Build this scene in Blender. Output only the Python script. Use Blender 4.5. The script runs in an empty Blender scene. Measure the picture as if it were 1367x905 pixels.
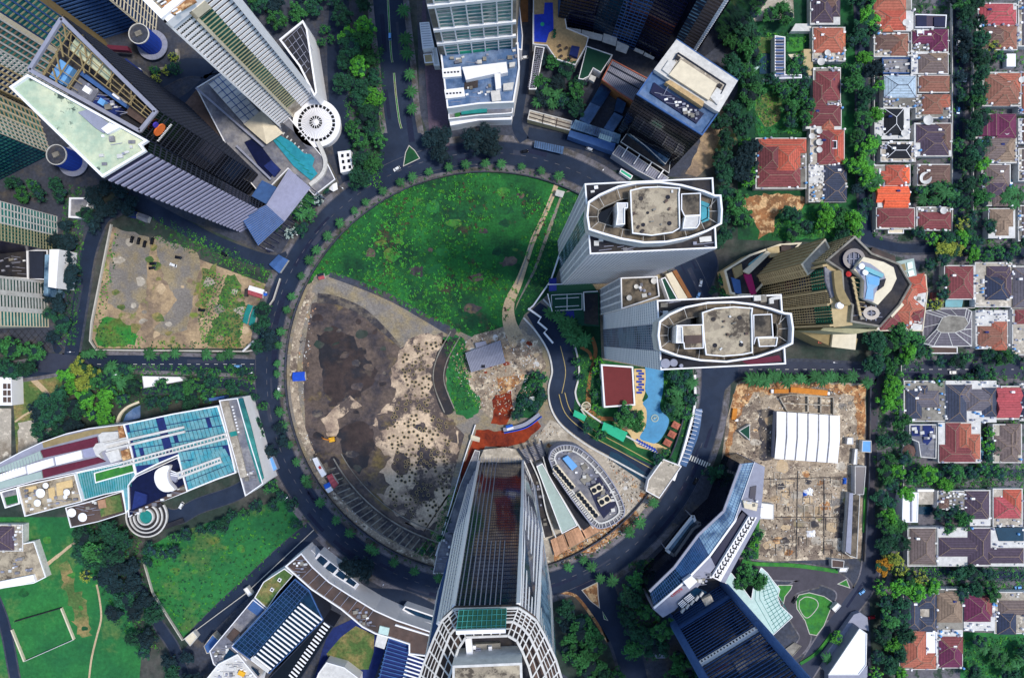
import bpy,math,random
import numpy as np
from math import sin,cos,pi,radians,hypot,atan2
from mathutils import Vector,noise
SC=bpy.context.scene
COL=SC.collection
R=random.Random(11)
# ---------------------------------------------------------------- camera, sky, sun
H,S,CX,CY=450.0,0.5,683.5,452.5      # drone height, metres per photo pixel on the ground
cam=bpy.data.cameras.new('camera'); camo=bpy.data.objects.new('camera',cam); COL.objects.link(camo)
cam.sensor_width=36; cam.lens=36*H/(2*CX*S); cam.clip_start=1; cam.clip_end=6000
camo.location=(0,0,H); SC.camera=camo
SUN_EL,SUN_AZ=63,92                       # azimuth clockwise from the top of the photograph
wd=bpy.data.worlds.new("World"); SC.world=wd; wd.use_nodes=True
nt=wd.node_tree; sky=nt.nodes.new('ShaderNodeTexSky'); sky.sky_type='NISHITA'; sky.sun_disc=False
sky.sun_elevation=radians(SUN_EL); sky.sun_rotation=radians(SUN_AZ); sky.air_density=1.4; sky.dust_density=.6; sky.ozone_density=2
bg=nt.nodes['Background']; nt.links.new(sky.outputs[0],bg.inputs[0]); bg.inputs[1].default_value=0.125
sl=bpy.data.lights.new('sun','SUN'); sl.energy=2.3; sl.angle=radians(10); sl.color=(1,.92,.8)
so=bpy.data.objects.new('sun',sl); COL.objects.link(so)
sd=Vector((cos(radians(SUN_EL))*sin(radians(SUN_AZ)),cos(radians(SUN_EL))*cos(radians(SUN_AZ)),sin(radians(SUN_EL))))
so.rotation_euler=sd.to_track_quat('Z','Y').to_euler()
SC.view_settings.view_transform='Standard'; SC.view_settings.look='None'; SC.view_settings.exposure=0.48
SC.view_settings.gamma=1
def W(x,y,h=0.0):
 k=(H-h)/H*S
 return Vector(((x-CX)*k,(CY-y)*k,h))
def WL(poly,h=0.0):return [W(x,y,h) for x,y in poly]
# ---------------------------------------------------------------- materials
def lin(c):
 if isinstance(c,str):
  c=c.lstrip('#'); c=[int(c[i:i+2],16)/255 for i in (0,2,4)]
 return tuple(x/12.92 if x <= .04045 else ((x+.055)/1.055) ** 2.4 for x in c)
MATS={}
def M(name,col,rough=.85,var=.3,scale=.35,bump=0.,metal=0.,spec=.3,col2=None,s2=.05,t2=(.45,.6),rows=0,island=0,col3=None,s3=.15,t3=(.5,.56),objvar=0,rowv=.25):
 m=bpy.data.materials.new(name); m.use_nodes=True; n=m.node_tree; N=n.nodes; L=n.links
 b=N['Principled BSDF']; b.inputs['Roughness'].default_value=rough; b.inputs['Metallic'].default_value=metal
 b.inputs['Specular IOR Level'].default_value=spec
 tc=N.new('ShaderNodeNewGeometry')
 def noise_(sc,det=5,rg=.6):
  t=N.new('ShaderNodeTexNoise'); t.inputs['Scale'].default_value=sc; t.inputs['Detail'].default_value=det; t.inputs['Roughness'].default_value=rg
  L.new(tc.outputs['Position'],t.inputs['Vector']); return t
 def mix(a,bb,f,mode='MIX'):
  x=N.new('ShaderNodeMix'); x.data_type='RGBA'; x.blend_type=mode
  if isinstance(f,float):x.inputs[0].default_value=f
  else:L.new(f,x.inputs[0])
  for i,q in ((6,a),(7,bb)):
   if isinstance(q,tuple):x.inputs[i].default_value=(*q,1)
   else:L.new(q,x.inputs[i])
  return x.outputs[2]
 def ramp(src,lo,hi,o0=0.,o1=1.):
  r=N.new('ShaderNodeMapRange'); r.inputs[1].default_value=lo; r.inputs[2].default_value=hi; r.inputs[3].default_value=o0; r.inputs[4].default_value=o1
  L.new(src,r.inputs[0]); return r.outputs[0]
 c=lin(col)
 if col2:c=mix(c,lin(col2),ramp(noise_(s2,8,.65).outputs['Fac'],*t2))
 if col3:c=mix(c,lin(col3),ramp(noise_(s3,6,.7).outputs['Fac'],*t3))
 nz=noise_(scale,6,.7)
 f=ramp(nz.outputs['Fac'],.28,.72,1-var,1+var); big=ramp(noise_(.045,7,.75).outputs['Fac'],.3,.7,1-var*.6,1+var*.6)
 def scale_by(c,f):
  v=N.new('ShaderNodeVectorMath'); v.operation='SCALE'
  if isinstance(c,tuple):v.inputs[0].default_value=c
  else:L.new(c,v.inputs[0])
  L.new(f,v.inputs['Scale']); return v.outputs[0]
 c=scale_by(scale_by(c,f),big)
 if rows:                                    # courses of roof tiles / ribs, by height
  sp=N.new('ShaderNodeSeparateXYZ'); L.new(tc.outputs['Position'],sp.inputs[0])
  w=N.new('ShaderNodeMath'); w.operation='SINE'; w2=N.new('ShaderNodeMath'); w2.operation='MULTIPLY'; w2.inputs[1].default_value=rows
  L.new(sp.outputs[2],w2.inputs[0]); L.new(w2.outputs[0],w.inputs[0])
  c=scale_by(c,ramp(w.outputs[0],-1,1,1-rowv,1+rowv*.4))
 if island:
  c=scale_by(c,ramp(tc.outputs['Random Per Island'],0,1,1-island,1+island))
 if objvar:
  oi=N.new('ShaderNodeObjectInfo'); c=scale_by(c,ramp(oi.outputs['Random'],0,1,1-objvar,1+objvar))
 if isinstance(c,tuple):b.inputs['Base Color'].default_value=(*c,1)
 else:L.new(c,b.inputs['Base Color'])
 if bump:
  bp=N.new('ShaderNodeBump'); bp.inputs['Strength'].default_value=bump; bp.inputs['Distance'].default_value=1
  L.new(nz.outputs['Fac'],bp.inputs['Height']); L.new(bp.outputs[0],b.inputs['Normal'])
 MATS[name]=m; return m
for a in [
('asphalt','#1a283f',dict(var=.2,scale=.12,col2='#263247',s2=.02)),('asphalt_sun','#343a4c',dict(var=.16,scale=.15)),  # asphalt_sun: asphalt with sunlight put into its colour; also used for patches
('asphalt_worn','#18203a',dict(var=.25,scale=.5)),('lane','#48454e',dict(var=.2,scale=.2)),('pavement','#6f6d75',dict(var=.35,scale=.5,col2='#4d4a48',s2=.1)),('pavement_dark','#3b404e',dict(var=.4,scale=.5,col2='#54504e',s2=.06,t2=(.5,.65))),
('kerb','#b9b5ae',dict(var=.15)),('paint','#d8d8d2',dict(var=.15)),('paint_yellow','#b3a06a',dict(var=.2)),
('soil','#2b3a34',dict(var=.4,scale=.2,col2='#4a4a47',s2=.03)),('yard','#66646c',dict(var=.35,scale=.4,col2='#2f4236',s2=.08,t2=(.5,.56))),
('grass','#2b7538',dict(var=.3,scale=.4,col2='#1a5a34',s2=.02,t2=(.35,.65),col3='#66703c',s3=.025,t3=(.54,.72))),
('grass_field','#23692f',dict(var=.5,scale=.7,col2='#0c3c26',s2=.03,t2=(.42,.6),col3='#403830',s3=.05,t3=(.57,.66))),
('grass_light','#2f7a33',dict(var=.45,scale=.5,col2='#5d6b34',s2=.05)),('grass_dark','#123f2a',dict(var=.4,scale=.5,col2='#1b5a2c',s2=.04)),
('grass_pale','#4a6636',dict(var=.45,scale=.6,col2='#8a7b50',s2=.06)),('lawn','#3a8030',dict(var=.4,scale=.8,col2='#2a6a34',s2=.2)),
('dirt','#a58f72',dict(var=.35,scale=.5,col2='#7a6a5c',s2=.06,col3='#6f7d3b',s3=.05,t3=(.55,.62))),
('dirt_path','#b8a284',dict(var=.3,scale=.8)),('gravel','#7b7672',dict(var=.4,scale=.9,col2='#8f8268',s2=.06)),
('mud','#5d5049',dict(var=.5,scale=.4,col2='#37333a',s2=.04,t2=(.45,.58),col3='#75643f',s3=.03,t3=(.56,.66),rough=.6)),
('sand','#c8b299',dict(var=.3,scale=.7,col2='#8f7c6e',s2=.06,t2=(.45,.6),col3='#564c4a',s3=.055,t3=(.5,.56))),
('murky_water','#262428',dict(var=.5,scale=.2,rough=.35,spec=.4,col2='#3d312d',s2=.04,t2=(.45,.55),col3='#4a4038',s3=.12,t3=(.58,.64))),
('red_clay','#8a3418',dict(var=.4,scale=.3,col2='#5c1f14',s2=.08)),('orange_soil','#9c6c46',dict(var=.45,scale=.7,col2='#77583e',s2=.08,col3='#c8a67c',s3=.2)),
('rubble','#a0917f',dict(var=.5,scale=.9,col2='#6f6258',s2=.06,t2=(.48,.6),col3='#cabca6',s3=.2,t3=(.54,.6))),
('dark_ground_and_shade','#3c3a40',dict(var=.4,scale=.4,col2='#6f665c',s2=.15)),  # dark ground tone, also painted as the marquee's shadow
('white','#ececf0',dict(var=.06,scale=.2)),('white_dirty','#c9c8c6',dict(var=.2,scale=.4)),('cream','#d8cdb6',dict(var=.12,scale=.3)),
('beige','#b5a27c',dict(var=.18,scale=.3)),('beige_dark','#8d7d5a',dict(var=.2,scale=.3)),('olive_wall','#9c997c',dict(var=.2,scale=.3)),
('concrete','#8c8880',dict(var=.25,scale=.4,col2='#6c6862',s2=.08)),('concrete_light','#a9a195',dict(var=.25,scale=.6,col2='#857b6e',s2=.06,t2=(.5,.62),col3='#c7beb0',s3=.2,t3=(.56,.6))),
('stained_roof','#aea28d',dict(var=.2,scale=.5,col2='#524a42',s2=.11,t2=(.5,.6),col3='#8f8474',s3=.25,t3=(.5,.55))),('stained_dark','#6f6558',dict(var=.35,scale=.5,col2='#33302e',s2=.12)),
('roof_grey','#6a6c78',dict(var=.3,scale=.4,col2='#8c8a8c',s2=.08)),('roof_blue_grey','#47638a',dict(var=.3,scale=.3,col2='#6f83a3',s2=.06)),
('roof_dark','#23252f',dict(var=.4,scale=.4,col2='#3a3636',s2=.06)),('roof_brown','#5b4b46',dict(var=.35,scale=.4,col2='#3c3636',s2=.05)),
('roof_green','#a5b8a2',dict(var=.14,scale=.3,col2='#cfd2b4',s2=.04,col3='#42524c',s3=.09,t3=(.62,.66))),
('roof_navy','#1c2c66',dict(var=.3,scale=.3)),('metal_blue','#3d5f95',dict(var=.2,scale=.3)),('metal_grey','#8f92a4',dict(var=.12)),('metal_dark','#262c3c',dict(var=.2)),
('lavender','#9597b2',dict(var=.12)),('navy','#10163a',dict(var=.3,rough=.3)),('blue','#1f4fc0',dict(var=.15)),('blue_deep','#2040a0',dict(var=.12)),
('sky_blue','#6aa3dc',dict(var=.1)),('cyan_glass','#6a9fa8',dict(var=.35,scale=.6,rough=.3,spec=.5,col2='#3f8f9f',s2=.15)),('teal','#1f7f7c',dict(var=.2)),
('cyan_dark','#0e2f4a',dict(var=.3,rough=.2)),('pale_teal','#9dafab',dict(var=.1)),('maroon','#5f2438',dict(var=.2,scale=.6)),('magenta','#a32462',dict(var=.1)),
('court_green','#134234',dict(var=.12)),('court_green_light','#2fae86',dict(var=.12)),('court_blue','#232f80',dict(var=.15)),('court_red','#6a2c2e',dict(var=.1)),
('tile_purple','#5a2346',dict(var=.35,scale=.4)),('pool','#3a86b4',dict(var=.2,scale=.15,rough=.35,spec=.2)),('pool_teal','#2f8fa3',dict(var=.25,scale=.3,rough=.35,spec=.2)),('pool_deep','#2440c4',dict(var=.2,rough=.35,spec=.2)),
('pool_dark','#12364a',dict(var=.25,rough=.08,spec=.5)),('deck','#cdb282',dict(var=.15)),('deck_beige','#b79c74',dict(var=.3,scale=.6)),('wood','#8d5e3a',dict(var=.3)),('plank','#b98f72',dict(var=.25,objvar=.25)),
('glass_dark','#0b1020',dict(rough=.08,spec=.6,var=.4,scale=.12)),('glass_navy','#12304a',dict(rough=.08,spec=.35,var=.5,scale=.15,col2='#0b1c30',s2=.03)),
('glass_blue','#1e3f66',dict(rough=.1,spec=.6,var=.45,scale=.15,col2='#0e1c38',s2=.04)),('glass_green','#1f5a50',dict(rough=.12,spec=.5,var=.45,scale=.2,col2='#0f2f33',s2=.05)),
('glass_teal','#3a827c',dict(rough=.12,spec=.5,var=.35,scale=.3,col2='#1d5c62',s2=.05)),('glass_pale','#b9d3cf',dict(rough=.12,spec=.5,var=.12,scale=.3)),('glass_steel','#7b9cb5',dict(rough=.15,spec=.5,var=.3,scale=.2,col2='#1e3c5c',s2=.06)),
('glass_black','#07090f',dict(rough=.12,spec=.5,var=.4,scale=.3)),('wall_pale_grey','#b6bac6',dict(var=.2)),  # last one: even pale grey behind the white tower bands
('orange_sign','#f07a3c',dict(var=.1)),('purple_sign','#4d3fb0',dict(var=.1)),('red_paint','#b02a2a',dict(var=.15)),('yellow_paint','#e0a92e',dict(var=.15)),('tarp_blue','#2a63c8',dict(var=.2)),
('orange_steel','#c07a30',dict(var=.25,scale=.4)),('orange_metal','#ec5f2c',dict(var=.08)),
('leaf_dark','#1d4a34',dict(var=.35,scale=.25,island=.4,objvar=.3)),('leaf_mid','#2f6634',dict(var=.35,scale=.25,island=.4,objvar=.3)),('leaf_bright','#4a8f2e',dict(var=.3,scale=.25,island=.35,objvar=.2)),
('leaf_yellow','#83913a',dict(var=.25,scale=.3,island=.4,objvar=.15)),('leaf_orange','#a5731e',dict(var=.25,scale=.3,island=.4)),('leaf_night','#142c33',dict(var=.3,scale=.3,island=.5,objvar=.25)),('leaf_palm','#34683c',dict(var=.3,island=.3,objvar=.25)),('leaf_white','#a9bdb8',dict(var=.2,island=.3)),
('leaf_field','#3c8c34',dict(var=.5,scale=.05,island=.5)),('bark','#4a3d30',dict(var=.3)),
('car_white','#e2e4e8',dict(rough=.25,var=.03)),('car_black','#15161c',dict(rough=.2,var=.03)),('car_blue','#6fa8e0',dict(rough=.25,var=.03)),('car_red','#9c1f2a',dict(rough=.25,var=.03)),('car_glass','#0d131c',dict(rough=.05,var=.05,spec=.6)),('tyre','#101010',dict(var=.1)),('lamp_glass','#e8e4cf',dict(rough=.1,var=.02)),
]:
 M(a[0],a[1],**a[2])
for n_,c_ in dict(terracotta='#ad6654',orange='#c27256',red='#7f4448',brightred='#b0535a',darkred='#6f3d42',purple='#504454',brown='#6c544e',rust='#8f6254',grey='#66626c',navy='#343c54',black='#1b1f27',
    maroon='#6b3050',paleblue='#a9bccd',tan='#8c7868',taupe='#736563',vivid='#e26644',slate='#3e4559',redorange='#b35a4a',whitemetal='#e6e6ea').items():
 M('tile_'+n_,c_,var=.3,scale=.7,rows=9.0,rough=.8,col3='#3d3a38',s3=.2,t3=(.62,.8))
def mt(x):return MATS[x]
# ---------------------------------------------------------------- mesh helpers
class MB:
 def __init__(s):s.v=[]; s.f=[]; s.mi=[]
 def add(s,vs,fs,mi=0):
  o=len(s.v); s.v += [tuple(q) for q in vs]
  for f in fs:s.f.append(tuple(i+o for i in f)); s.mi.append(mi)
  return s
 def poly(s,pts,mi=0):return s.add(pts,[tuple(range(len(pts)))],mi)
 def prism(s,pts,z0,z1,mi=0,mt_=None,top=True):      # pts: xy(z), z from arguments
  n=len(pts); a=[(p[0],p[1],z0) for p in pts]+[(p[0],p[1],z1) for p in pts]
  s.add(a,[(i,(i+1) % n,n+(i+1) % n,n+i) for i in range(n)],mi)
  if top:s.add([(p[0],p[1],z1) for p in pts],[tuple(range(n))],mi if mt_ is None else mt_)
  return s
 def loft(s,A,B,mi=0,top=None):
  n=len(A); s.add(list(A)+list(B),[(i,(i+1) % n,n+(i+1) % n,n+i) for i in range(n)],mi)
  if top is not None:s.add(B,[tuple(range(n))],top)
  return s
 def ext(s,q,nv,mi=0):                                     # quad pushed out by vector nv
  q=[Vector(p) for p in q]; r=[p+nv for p in q]; n=len(q)
  return s.add(q+r,[tuple(range(n,2*n))]+[(i,(i+1) % n,n+(i+1) % n,n+i) for i in range(n)],mi)
 def box(s,c,sx,sy,sz,rot=0,mi=0):                      # c = centre of the base
  cr,sr=cos(rot),sin(rot); p=[]
  for dx,dy in ((-1,-1),(1,-1),(1,1),(-1,1)):
   x,y=dx*sx/2,dy*sy/2; p.append((c[0]+x*cr-y*sr,c[1]+x*sr+y*cr))
  return s.prism(p,c[2],c[2]+sz,mi)
 def cyl(s,c,r,h,n=12,r1=None,mi=0,cap=True):
  r1=r if r1 is None else r1
  A=[(c[0]+r*cos(2*pi*i/n),c[1]+r*sin(2*pi*i/n),c[2]) for i in range(n)]
  B=[(c[0]+r1*cos(2*pi*i/n),c[1]+r1*sin(2*pi*i/n),c[2]+h) for i in range(n)]
  return s.loft(A,B,mi,mi if cap else None)
 def ring(s,c,r0,r1,h,n=32,mi=0,a0=0,a1=2*pi):      # flat ring with height
  full=abs(a1-a0-2*pi) < .01; m=n if full else n+1
  for i in range(n):
   a,b=a0+(a1-a0)*i/n,a0+(a1-a0)*(i+1)/n
   q=[(c[0]+r*cos(t),c[1]+r*sin(t)) for r,t in ((r0,a),(r1,a),(r1,b),(r0,b))]
   s.prism(q,c[2],c[2]+h,mi)
  return s
 def beam(s,a,b,w,h,mi=0):
  a,b=Vector(a),Vector(b); d=(b-a); l=d.length
  if l < 1e-6:return s
  d /= l; up=Vector((0,0,1)); sd_=d.cross(up)
  if sd_.length < 1e-3:sd_=Vector((1,0,0))
  sd_.normalize(); u=sd_.cross(d)
  q=[a+sd_*(w/2)*i+u*(h/2)*j for i,j in ((-1,-1),(1,-1),(1,1),(-1,1))]
  return s.ext(q,d*l,mi).add(q,[(3,2,1,0)],mi)
 def obj(s,name,mats,parent=None,loc=(0,0,0),smooth=False):
  me=bpy.data.meshes.new(name); lo=Vector(loc)
  me.from_pydata([(x-lo[0],y-lo[1],z-lo[2]) for x,y,z in s.v],[],s.f)
  for m_ in (mats if isinstance(mats,(list,tuple)) else [mats]):me.materials.append(mt(m_) if isinstance(m_,str) else m_)
  me.polygons.foreach_set('material_index',s.mi)
  if smooth:me.polygons.foreach_set('use_smooth',[True]*len(s.f))
  me.update(); o=bpy.data.objects.new(name,me); COL.objects.link(o)
  if parent:o.parent=parent
  return o
def ccw(p):
 a=sum(p[i][0]*p[(i+1) % len(p)][1]-p[(i+1) % len(p)][0]*p[i][1] for i in range(len(p)))
 return list(p) if a > 0 else list(p)[::-1]
def inset(p,d):
 p=ccw(p); n=len(p); out=[]
 for i in range(n):
  a,b,c=p[i-1],p[i],p[(i+1) % n]
  u=Vector((b[0]-a[0],b[1]-a[1])); v=Vector((c[0]-b[0],c[1]-b[1]))
  if u.length < 1e-6 or v.length < 1e-6:out.append((b[0],b[1])); continue
  u.normalize(); v.normalize(); n1=Vector((-u.y,u.x)); n2=Vector((-v.y,v.x)); m=n1+n2
  k=max(.35,m.dot(n1)); m=m*(d/k); out.append((b[0]+m.x,b[1]+m.y))
 return out
LOG=[]
class T:                                                     # a thing: an empty at its base, parts below it
 def __init__(s,name,label,cat,base,group=None,h=0):
  s.o=bpy.data.objects.new(name,None); COL.objects.link(s.o); s.loc=W(*base,h) if len(base) == 2 else Vector(base)
  s.o.location=s.loc; s.o['label']=label; s.o['category']=cat; s.o.empty_display_size=2
  if group:s.o['group']=group
 def part(s,name,mb,mats,parent=None,kind=None,label=None,smooth=False):
  o=mb.obj(name,mats,parent or s.o,s.loc,smooth)
  if kind:o['kind']=kind
  if label:o['label']=label
  return o
def single(name,label,cat,mb,mats,base,group=None,kind=None,smooth=False):
 loc=W(*base) if len(base) == 2 else Vector(base)
 o=mb.obj(name,mats,None,loc,smooth); o.location=loc; o['label']=label; o['category']=cat
 if group:o['group']=group
 if kind:o['kind']=kind
 return o
def struct(name,mb,mats,label=None):
 o=mb.obj(name,mats); o['kind']='structure'
 if label:o['label']=label
 return o
def block(t,poly,h,roof='roof_grey',wall='white',z0=0,par=1.,pw=.6,parm='white',rn='roof',wn='wall'):
 p=ccw([(q.x,q.y) for q in WL(poly,h)])
 w=t.part(wn,MB().prism(p,z0,h-.3,0,0),wall)
 r=t.part(rn,MB().prism(inset(p,pw*.5),h-.28,h,0),roof)
 if par:
  q=inset(p,pw); m=MB(); n=len(p)
  for i in range(n):
   j=(i+1) % n; m.prism([p[i],p[j],q[j],q[i]],h-.29,h+par)
  t.part('parapet',m,parm)
 return p
def zone(name,poly,mat,z=.02,px=True,amp=0,step=6,label=None,kind='structure'):
 if amp:poly=rough(poly,amp,step)
 o=MB().poly([(q.x,q.y,z) for q in WL(poly)]).obj(name,mat); o['kind']=kind
 if label:o['label']=label
 return o
def rough(poly,amp,step=6):
 out=[]; n=len(poly)
 for i in range(n):
  a,b=poly[i],poly[(i+1) % n]; l=hypot(b[0]-a[0],b[1]-a[1]); k=max(1,int(l/step))
  for j in range(k):
   x=a[0]+(b[0]-a[0])*j/k; y=a[1]+(b[1]-a[1])*j/k
   out.append((x+amp*2*noise.noise((x*.12,y*.12,1))+R.uniform(-.3,.3)*amp,y+amp*2*noise.noise((x*.12,y*.12,9))+R.uniform(-.3,.3)*amp))
 return out
def cat(pts,n=8):
 if len(pts) < 3:return list(pts)
 P=[pts[0]]+list(pts)+[pts[-1]]; out=[]
 for i in range(1,len(P)-2):
  for j in range(n):
   t=j/n; a,b,c,d=P[i-1],P[i],P[i+1],P[i+2]
   out.append(tuple(.5*(2*b[k]+(c[k]-a[k])*t+(2*a[k]-5*b[k]+4*c[k]-d[k])*t*t+(3*b[k]-a[k]-3*c[k]+d[k])*t ** 3) for k in range(len(a))))
 out.append(tuple(pts[-1])); return out
def ribbon(mb,pts,w,z0,z1=None,smooth=True,off=0.,close=False,mi=0):
 """strip along a px centreline; pts may be (x,y,w)"""
 pts=[(p[0],p[1],p[2] if len(p) > 2 else w) for p in pts]
 if smooth:pts=cat(pts)
 n=len(pts); L_=[]; R_=[]
 for i in range(n):
  a=pts[max(0,i-1)]; b=pts[min(n-1,i+1)]
  if close:a=pts[i-1]; b=pts[(i+1) % n]
  dx,dy=b[0]-a[0],b[1]-a[1]; l=hypot(dx,dy) or 1; nx,ny=-dy/l,dx/l; hw=pts[i][2]/2
  L_.append(W(pts[i][0]+nx*(off+hw),pts[i][1]+ny*(off+hw))); R_.append(W(pts[i][0]+nx*(off-hw),pts[i][1]+ny*(off-hw)))
 z1=z0 if z1 is None else z1
 for i in range(n if close else n-1):
  j=(i+1) % n; q=[L_[i],L_[j],R_[j],R_[i]]
  mb.add([(p.x,p.y,z1) for p in q],[(0,1,2,3)],mi)
  if z1 > z0+.01:
   for a,b in ((q[0],q[1]),(q[3],q[2])):mb.add([(a.x,a.y,z0),(b.x,b.y,z0),(b.x,b.y,z1),(a.x,a.y,z1)],[(0,1,2,3)],mi)
 return mb
def circ(cx,cy,r,a0=0,a1=360,n=24,ry=None):
 ry=ry or r
 return [(cx+r*cos(radians(a0+(a1-a0)*i/n)),cy+ry*sin(radians(a0+(a1-a0)*i/n))) for i in range(n+(0 if a1-a0 == 360 else 1))]
def inpoly(x,y,p):
 c=False; n=len(p)
 for i in range(n):
  x1,y1=p[i]; x2,y2=p[i-1]
  if (y1 > y) != (y2 > y) and x < (x2-x1)*(y-y1)/(y2-y1)+x1:c=not c
 return c
def scatter(poly,d,n=None,rnd=R,seed=None):
 rnd=random.Random(seed) if seed else rnd
 xs=[p[0] for p in poly]; ys=[p[1] for p in poly]; out=[]; fails=0
 while fails < 60 and (n is None or len(out) < n):
  x,y=rnd.uniform(min(xs),max(xs)),rnd.uniform(min(ys),max(ys))
  if not inpoly(x,y,poly) or any((x-a) ** 2+(y-b) ** 2 < d*d for a,b in out[-400:]):fails += 1; continue
  out.append((x,y)); fails=0
 return out
def lerp(a,b,t):return a+(b-a)*t
def wallface(pA,pB,h,z0,cen):
 """wall between two roof-level pixels; returns (A0,B0,A1,B1,normal)"""
 A,B=W(*pA,h),W(*pB,h); c=W(*cen,h); d=B-A; n=Vector((d.y,-d.x,0)).normalized()
 if n.dot(A-c) < 0:n=-n
 return Vector((A.x,A.y,z0)),Vector((B.x,B.y,z0)),A,B,n
def glazing(t,wf,nf,nb,glass='glass_dark',band='white',bh=.35,bd=.35,mw=.25,md=.3,u0=0.,u1=1.,mull=None,single_parts=False,bname='spandrel',mname='mullion',v0=0.,v1=1.,gname='glazing',gl=True):
 A0,B0,A1,B1,n=wf
 def P(u,v):return lerp(lerp(A0,B0,u),lerp(A1,B1,u),v)
 if gl:g=t.part(gname,MB().ext([P(u0,v0),P(u1,v0),P(u1,v1),P(u0,v1)],n*.06),glass)
 m=MB()
 if nf:
  dv=(v1-v0)/nf
  for i in range(nf+1):
   a=v0+dv*i; b=min(v1,a+dv*bh)
   if b <= a:continue
   mm=MB() if single_parts else m
   mm.ext([P(u0,a),P(u1,a),P(u1,b),P(u0,b)],n*bd)
   if single_parts:t.part(bname,mm,band)
  if not single_parts:t.part(bname,m,band,kind='stuff')
 if nb:
  m=MB(); ln=(B1-A1).length*(u1-u0)
  for i in range(nb+1):
   u=u0+(u1-u0)*i/nb; w_=mw/max(ln,1e-3)*(u1-u0)/2
   m.ext([P(max(u-w_,0),v0),P(min(1,u+w_),v0),P(min(1,u+w_),v1),P(max(0,u-w_),v1)],n*(md+.012))
  t.part(mname,m,mull or band,kind='stuff')
def pxbox(mb,x,y,w,d,h,z,rot=0,mi=0):     # box whose TOP shows at pixel x,y ; sizes in px
 k=(H-z)/H*S; c=W(x,y,z+h)
 return mb.box((c.x,c.y,z),w*k,d*k,h,-radians(rot),mi)
def clutter(t,poly,z,n,seed,kinds='abtd',par=None):
 r=random.Random(seed); pts=scatter(poly,3.2,n,seed=seed)
 for x,y in pts:
  k=r.choice(kinds); c=W(x,y,z)
  if k == 'a':t.part('ac_unit',MB().box((c.x,c.y,z),r.uniform(1,2),r.uniform(.8,1.4),r.uniform(.7,1.2),r.uniform(0,.3)),r.choice(['white','metal_grey','white_dirty']),par)
  elif k == 'b':t.part('roof_hatch',MB().box((c.x,c.y,z),r.uniform(1.5,3.2),r.uniform(1.2,2.4),r.uniform(.5,1.6),r.uniform(0,.2)),r.choice(['white_dirty','concrete','roof_grey']),par)
  elif k == 't':t.part('water_tank',MB().cyl((c.x,c.y,z),.8,1.5,10).cyl((c.x,c.y,z+1.5),.8,.35,10,.3),r.choice(['white','metal_grey','white_dirty']),par)
  elif k == 'd':dish(t,x,y,z,r.uniform(1.,1.8),par)
  elif k == 'p':t.part('pipe',MB().beam((c.x-r.uniform(1,4),c.y,z+.3),(c.x+r.uniform(1,4),c.y+r.uniform(-1,1),z+.3),.25,.25),'metal_grey',par)
def dish(t,x,y,z,r,par=None):
 c=W(x,y,z); m=MB(); n=18; rings=[]
 for k in range(4):
  f=k/3; rings.append([(c.x+r*f*cos(2*pi*i/n)+.12*f*r,c.y+r*f*sin(2*pi*i/n),z+.9+.35*r*f*f) for i in range(n)] if k else None)
 cc=(c.x,c.y,z+.9)
 m.add([cc]+rings[1],[(0,1+i,1+(i+1) % n) for i in range(n)])
 m.loft(rings[1],rings[2]).loft(rings[2],rings[3]); m.cyl((c.x,c.y,z),.12,.95,6)
 o=t.part('satellite_dish',m,'white_dirty',par)
 return o
ORD='first second third fourth fifth sixth seventh eighth ninth tenth eleventh twelfth thirteenth fourteenth fifteenth sixteenth seventeenth eighteenth nineteenth twentieth twenty-first twenty-second twenty-third twenty-fourth'.split()
def ordlabel(lb,i,n,end='from top'):return lb if n < 2 or i >= 24 or len(lb.split()) > 13 else lb+', '+ORD[i]+' '+end
# ================================================================ ground, roads, lots
def gsheet():
 m=MB(); m.poly([(-3000,-3000,0),(3000,-3000,0),(3000,3000,0),(-3000,3000,0)]); struct('ground',m,'soil')
gsheet()
RC=(650,498)
def ringpt(a,r):return (RC[0]+r*cos(radians(a)),RC[1]+r*sin(radians(a)))
def rr(a):a=a % 360; return 294 if 60 < a < 330 else 302
ring_in=[ringpt(a,272 if a > 50 and a < 330 else 276) for a in range(0,360,6)]
zone('site_ground',ring_in,'gravel',.02)
zone('block_ground',[(1145,-60),(1500,-60),(1500,905),(1500,980),(1190,980),(1165,500),(1145,320)],'yard',.02)
zone('block_ground',[(985,-30),(1145,-30),(1145,325),(985,320)],'grass_dark',.02)
zone('block_ground',[(690,-60),(985,-60),(985,120),(930,240),(800,225),(690,190)],'pavement_dark',.02)
zone('block_ground',[(555,-60),(700,-60),(700,190),(580,200),(560,150)],'pavement_dark',.024)
zone('block_ground',[(60,-60),(480,-60),(500,240),(440,280),(380,350),(150,250),(-60,260),(-60,0)],'pavement_dark',.02)
zone('block_ground',[(-60,240),(130,250),(90,470),(-60,470)],'pavement_dark',.022)
zone('block_ground',[(230,880),(420,705),(600,800),(760,905),(760,980),(230,980)],'pavement_dark',.02)
zone('block_ground',[(800,760),(985,600),(1160,760),(1165,980),(850,980)],'pavement_dark',.02)
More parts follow.
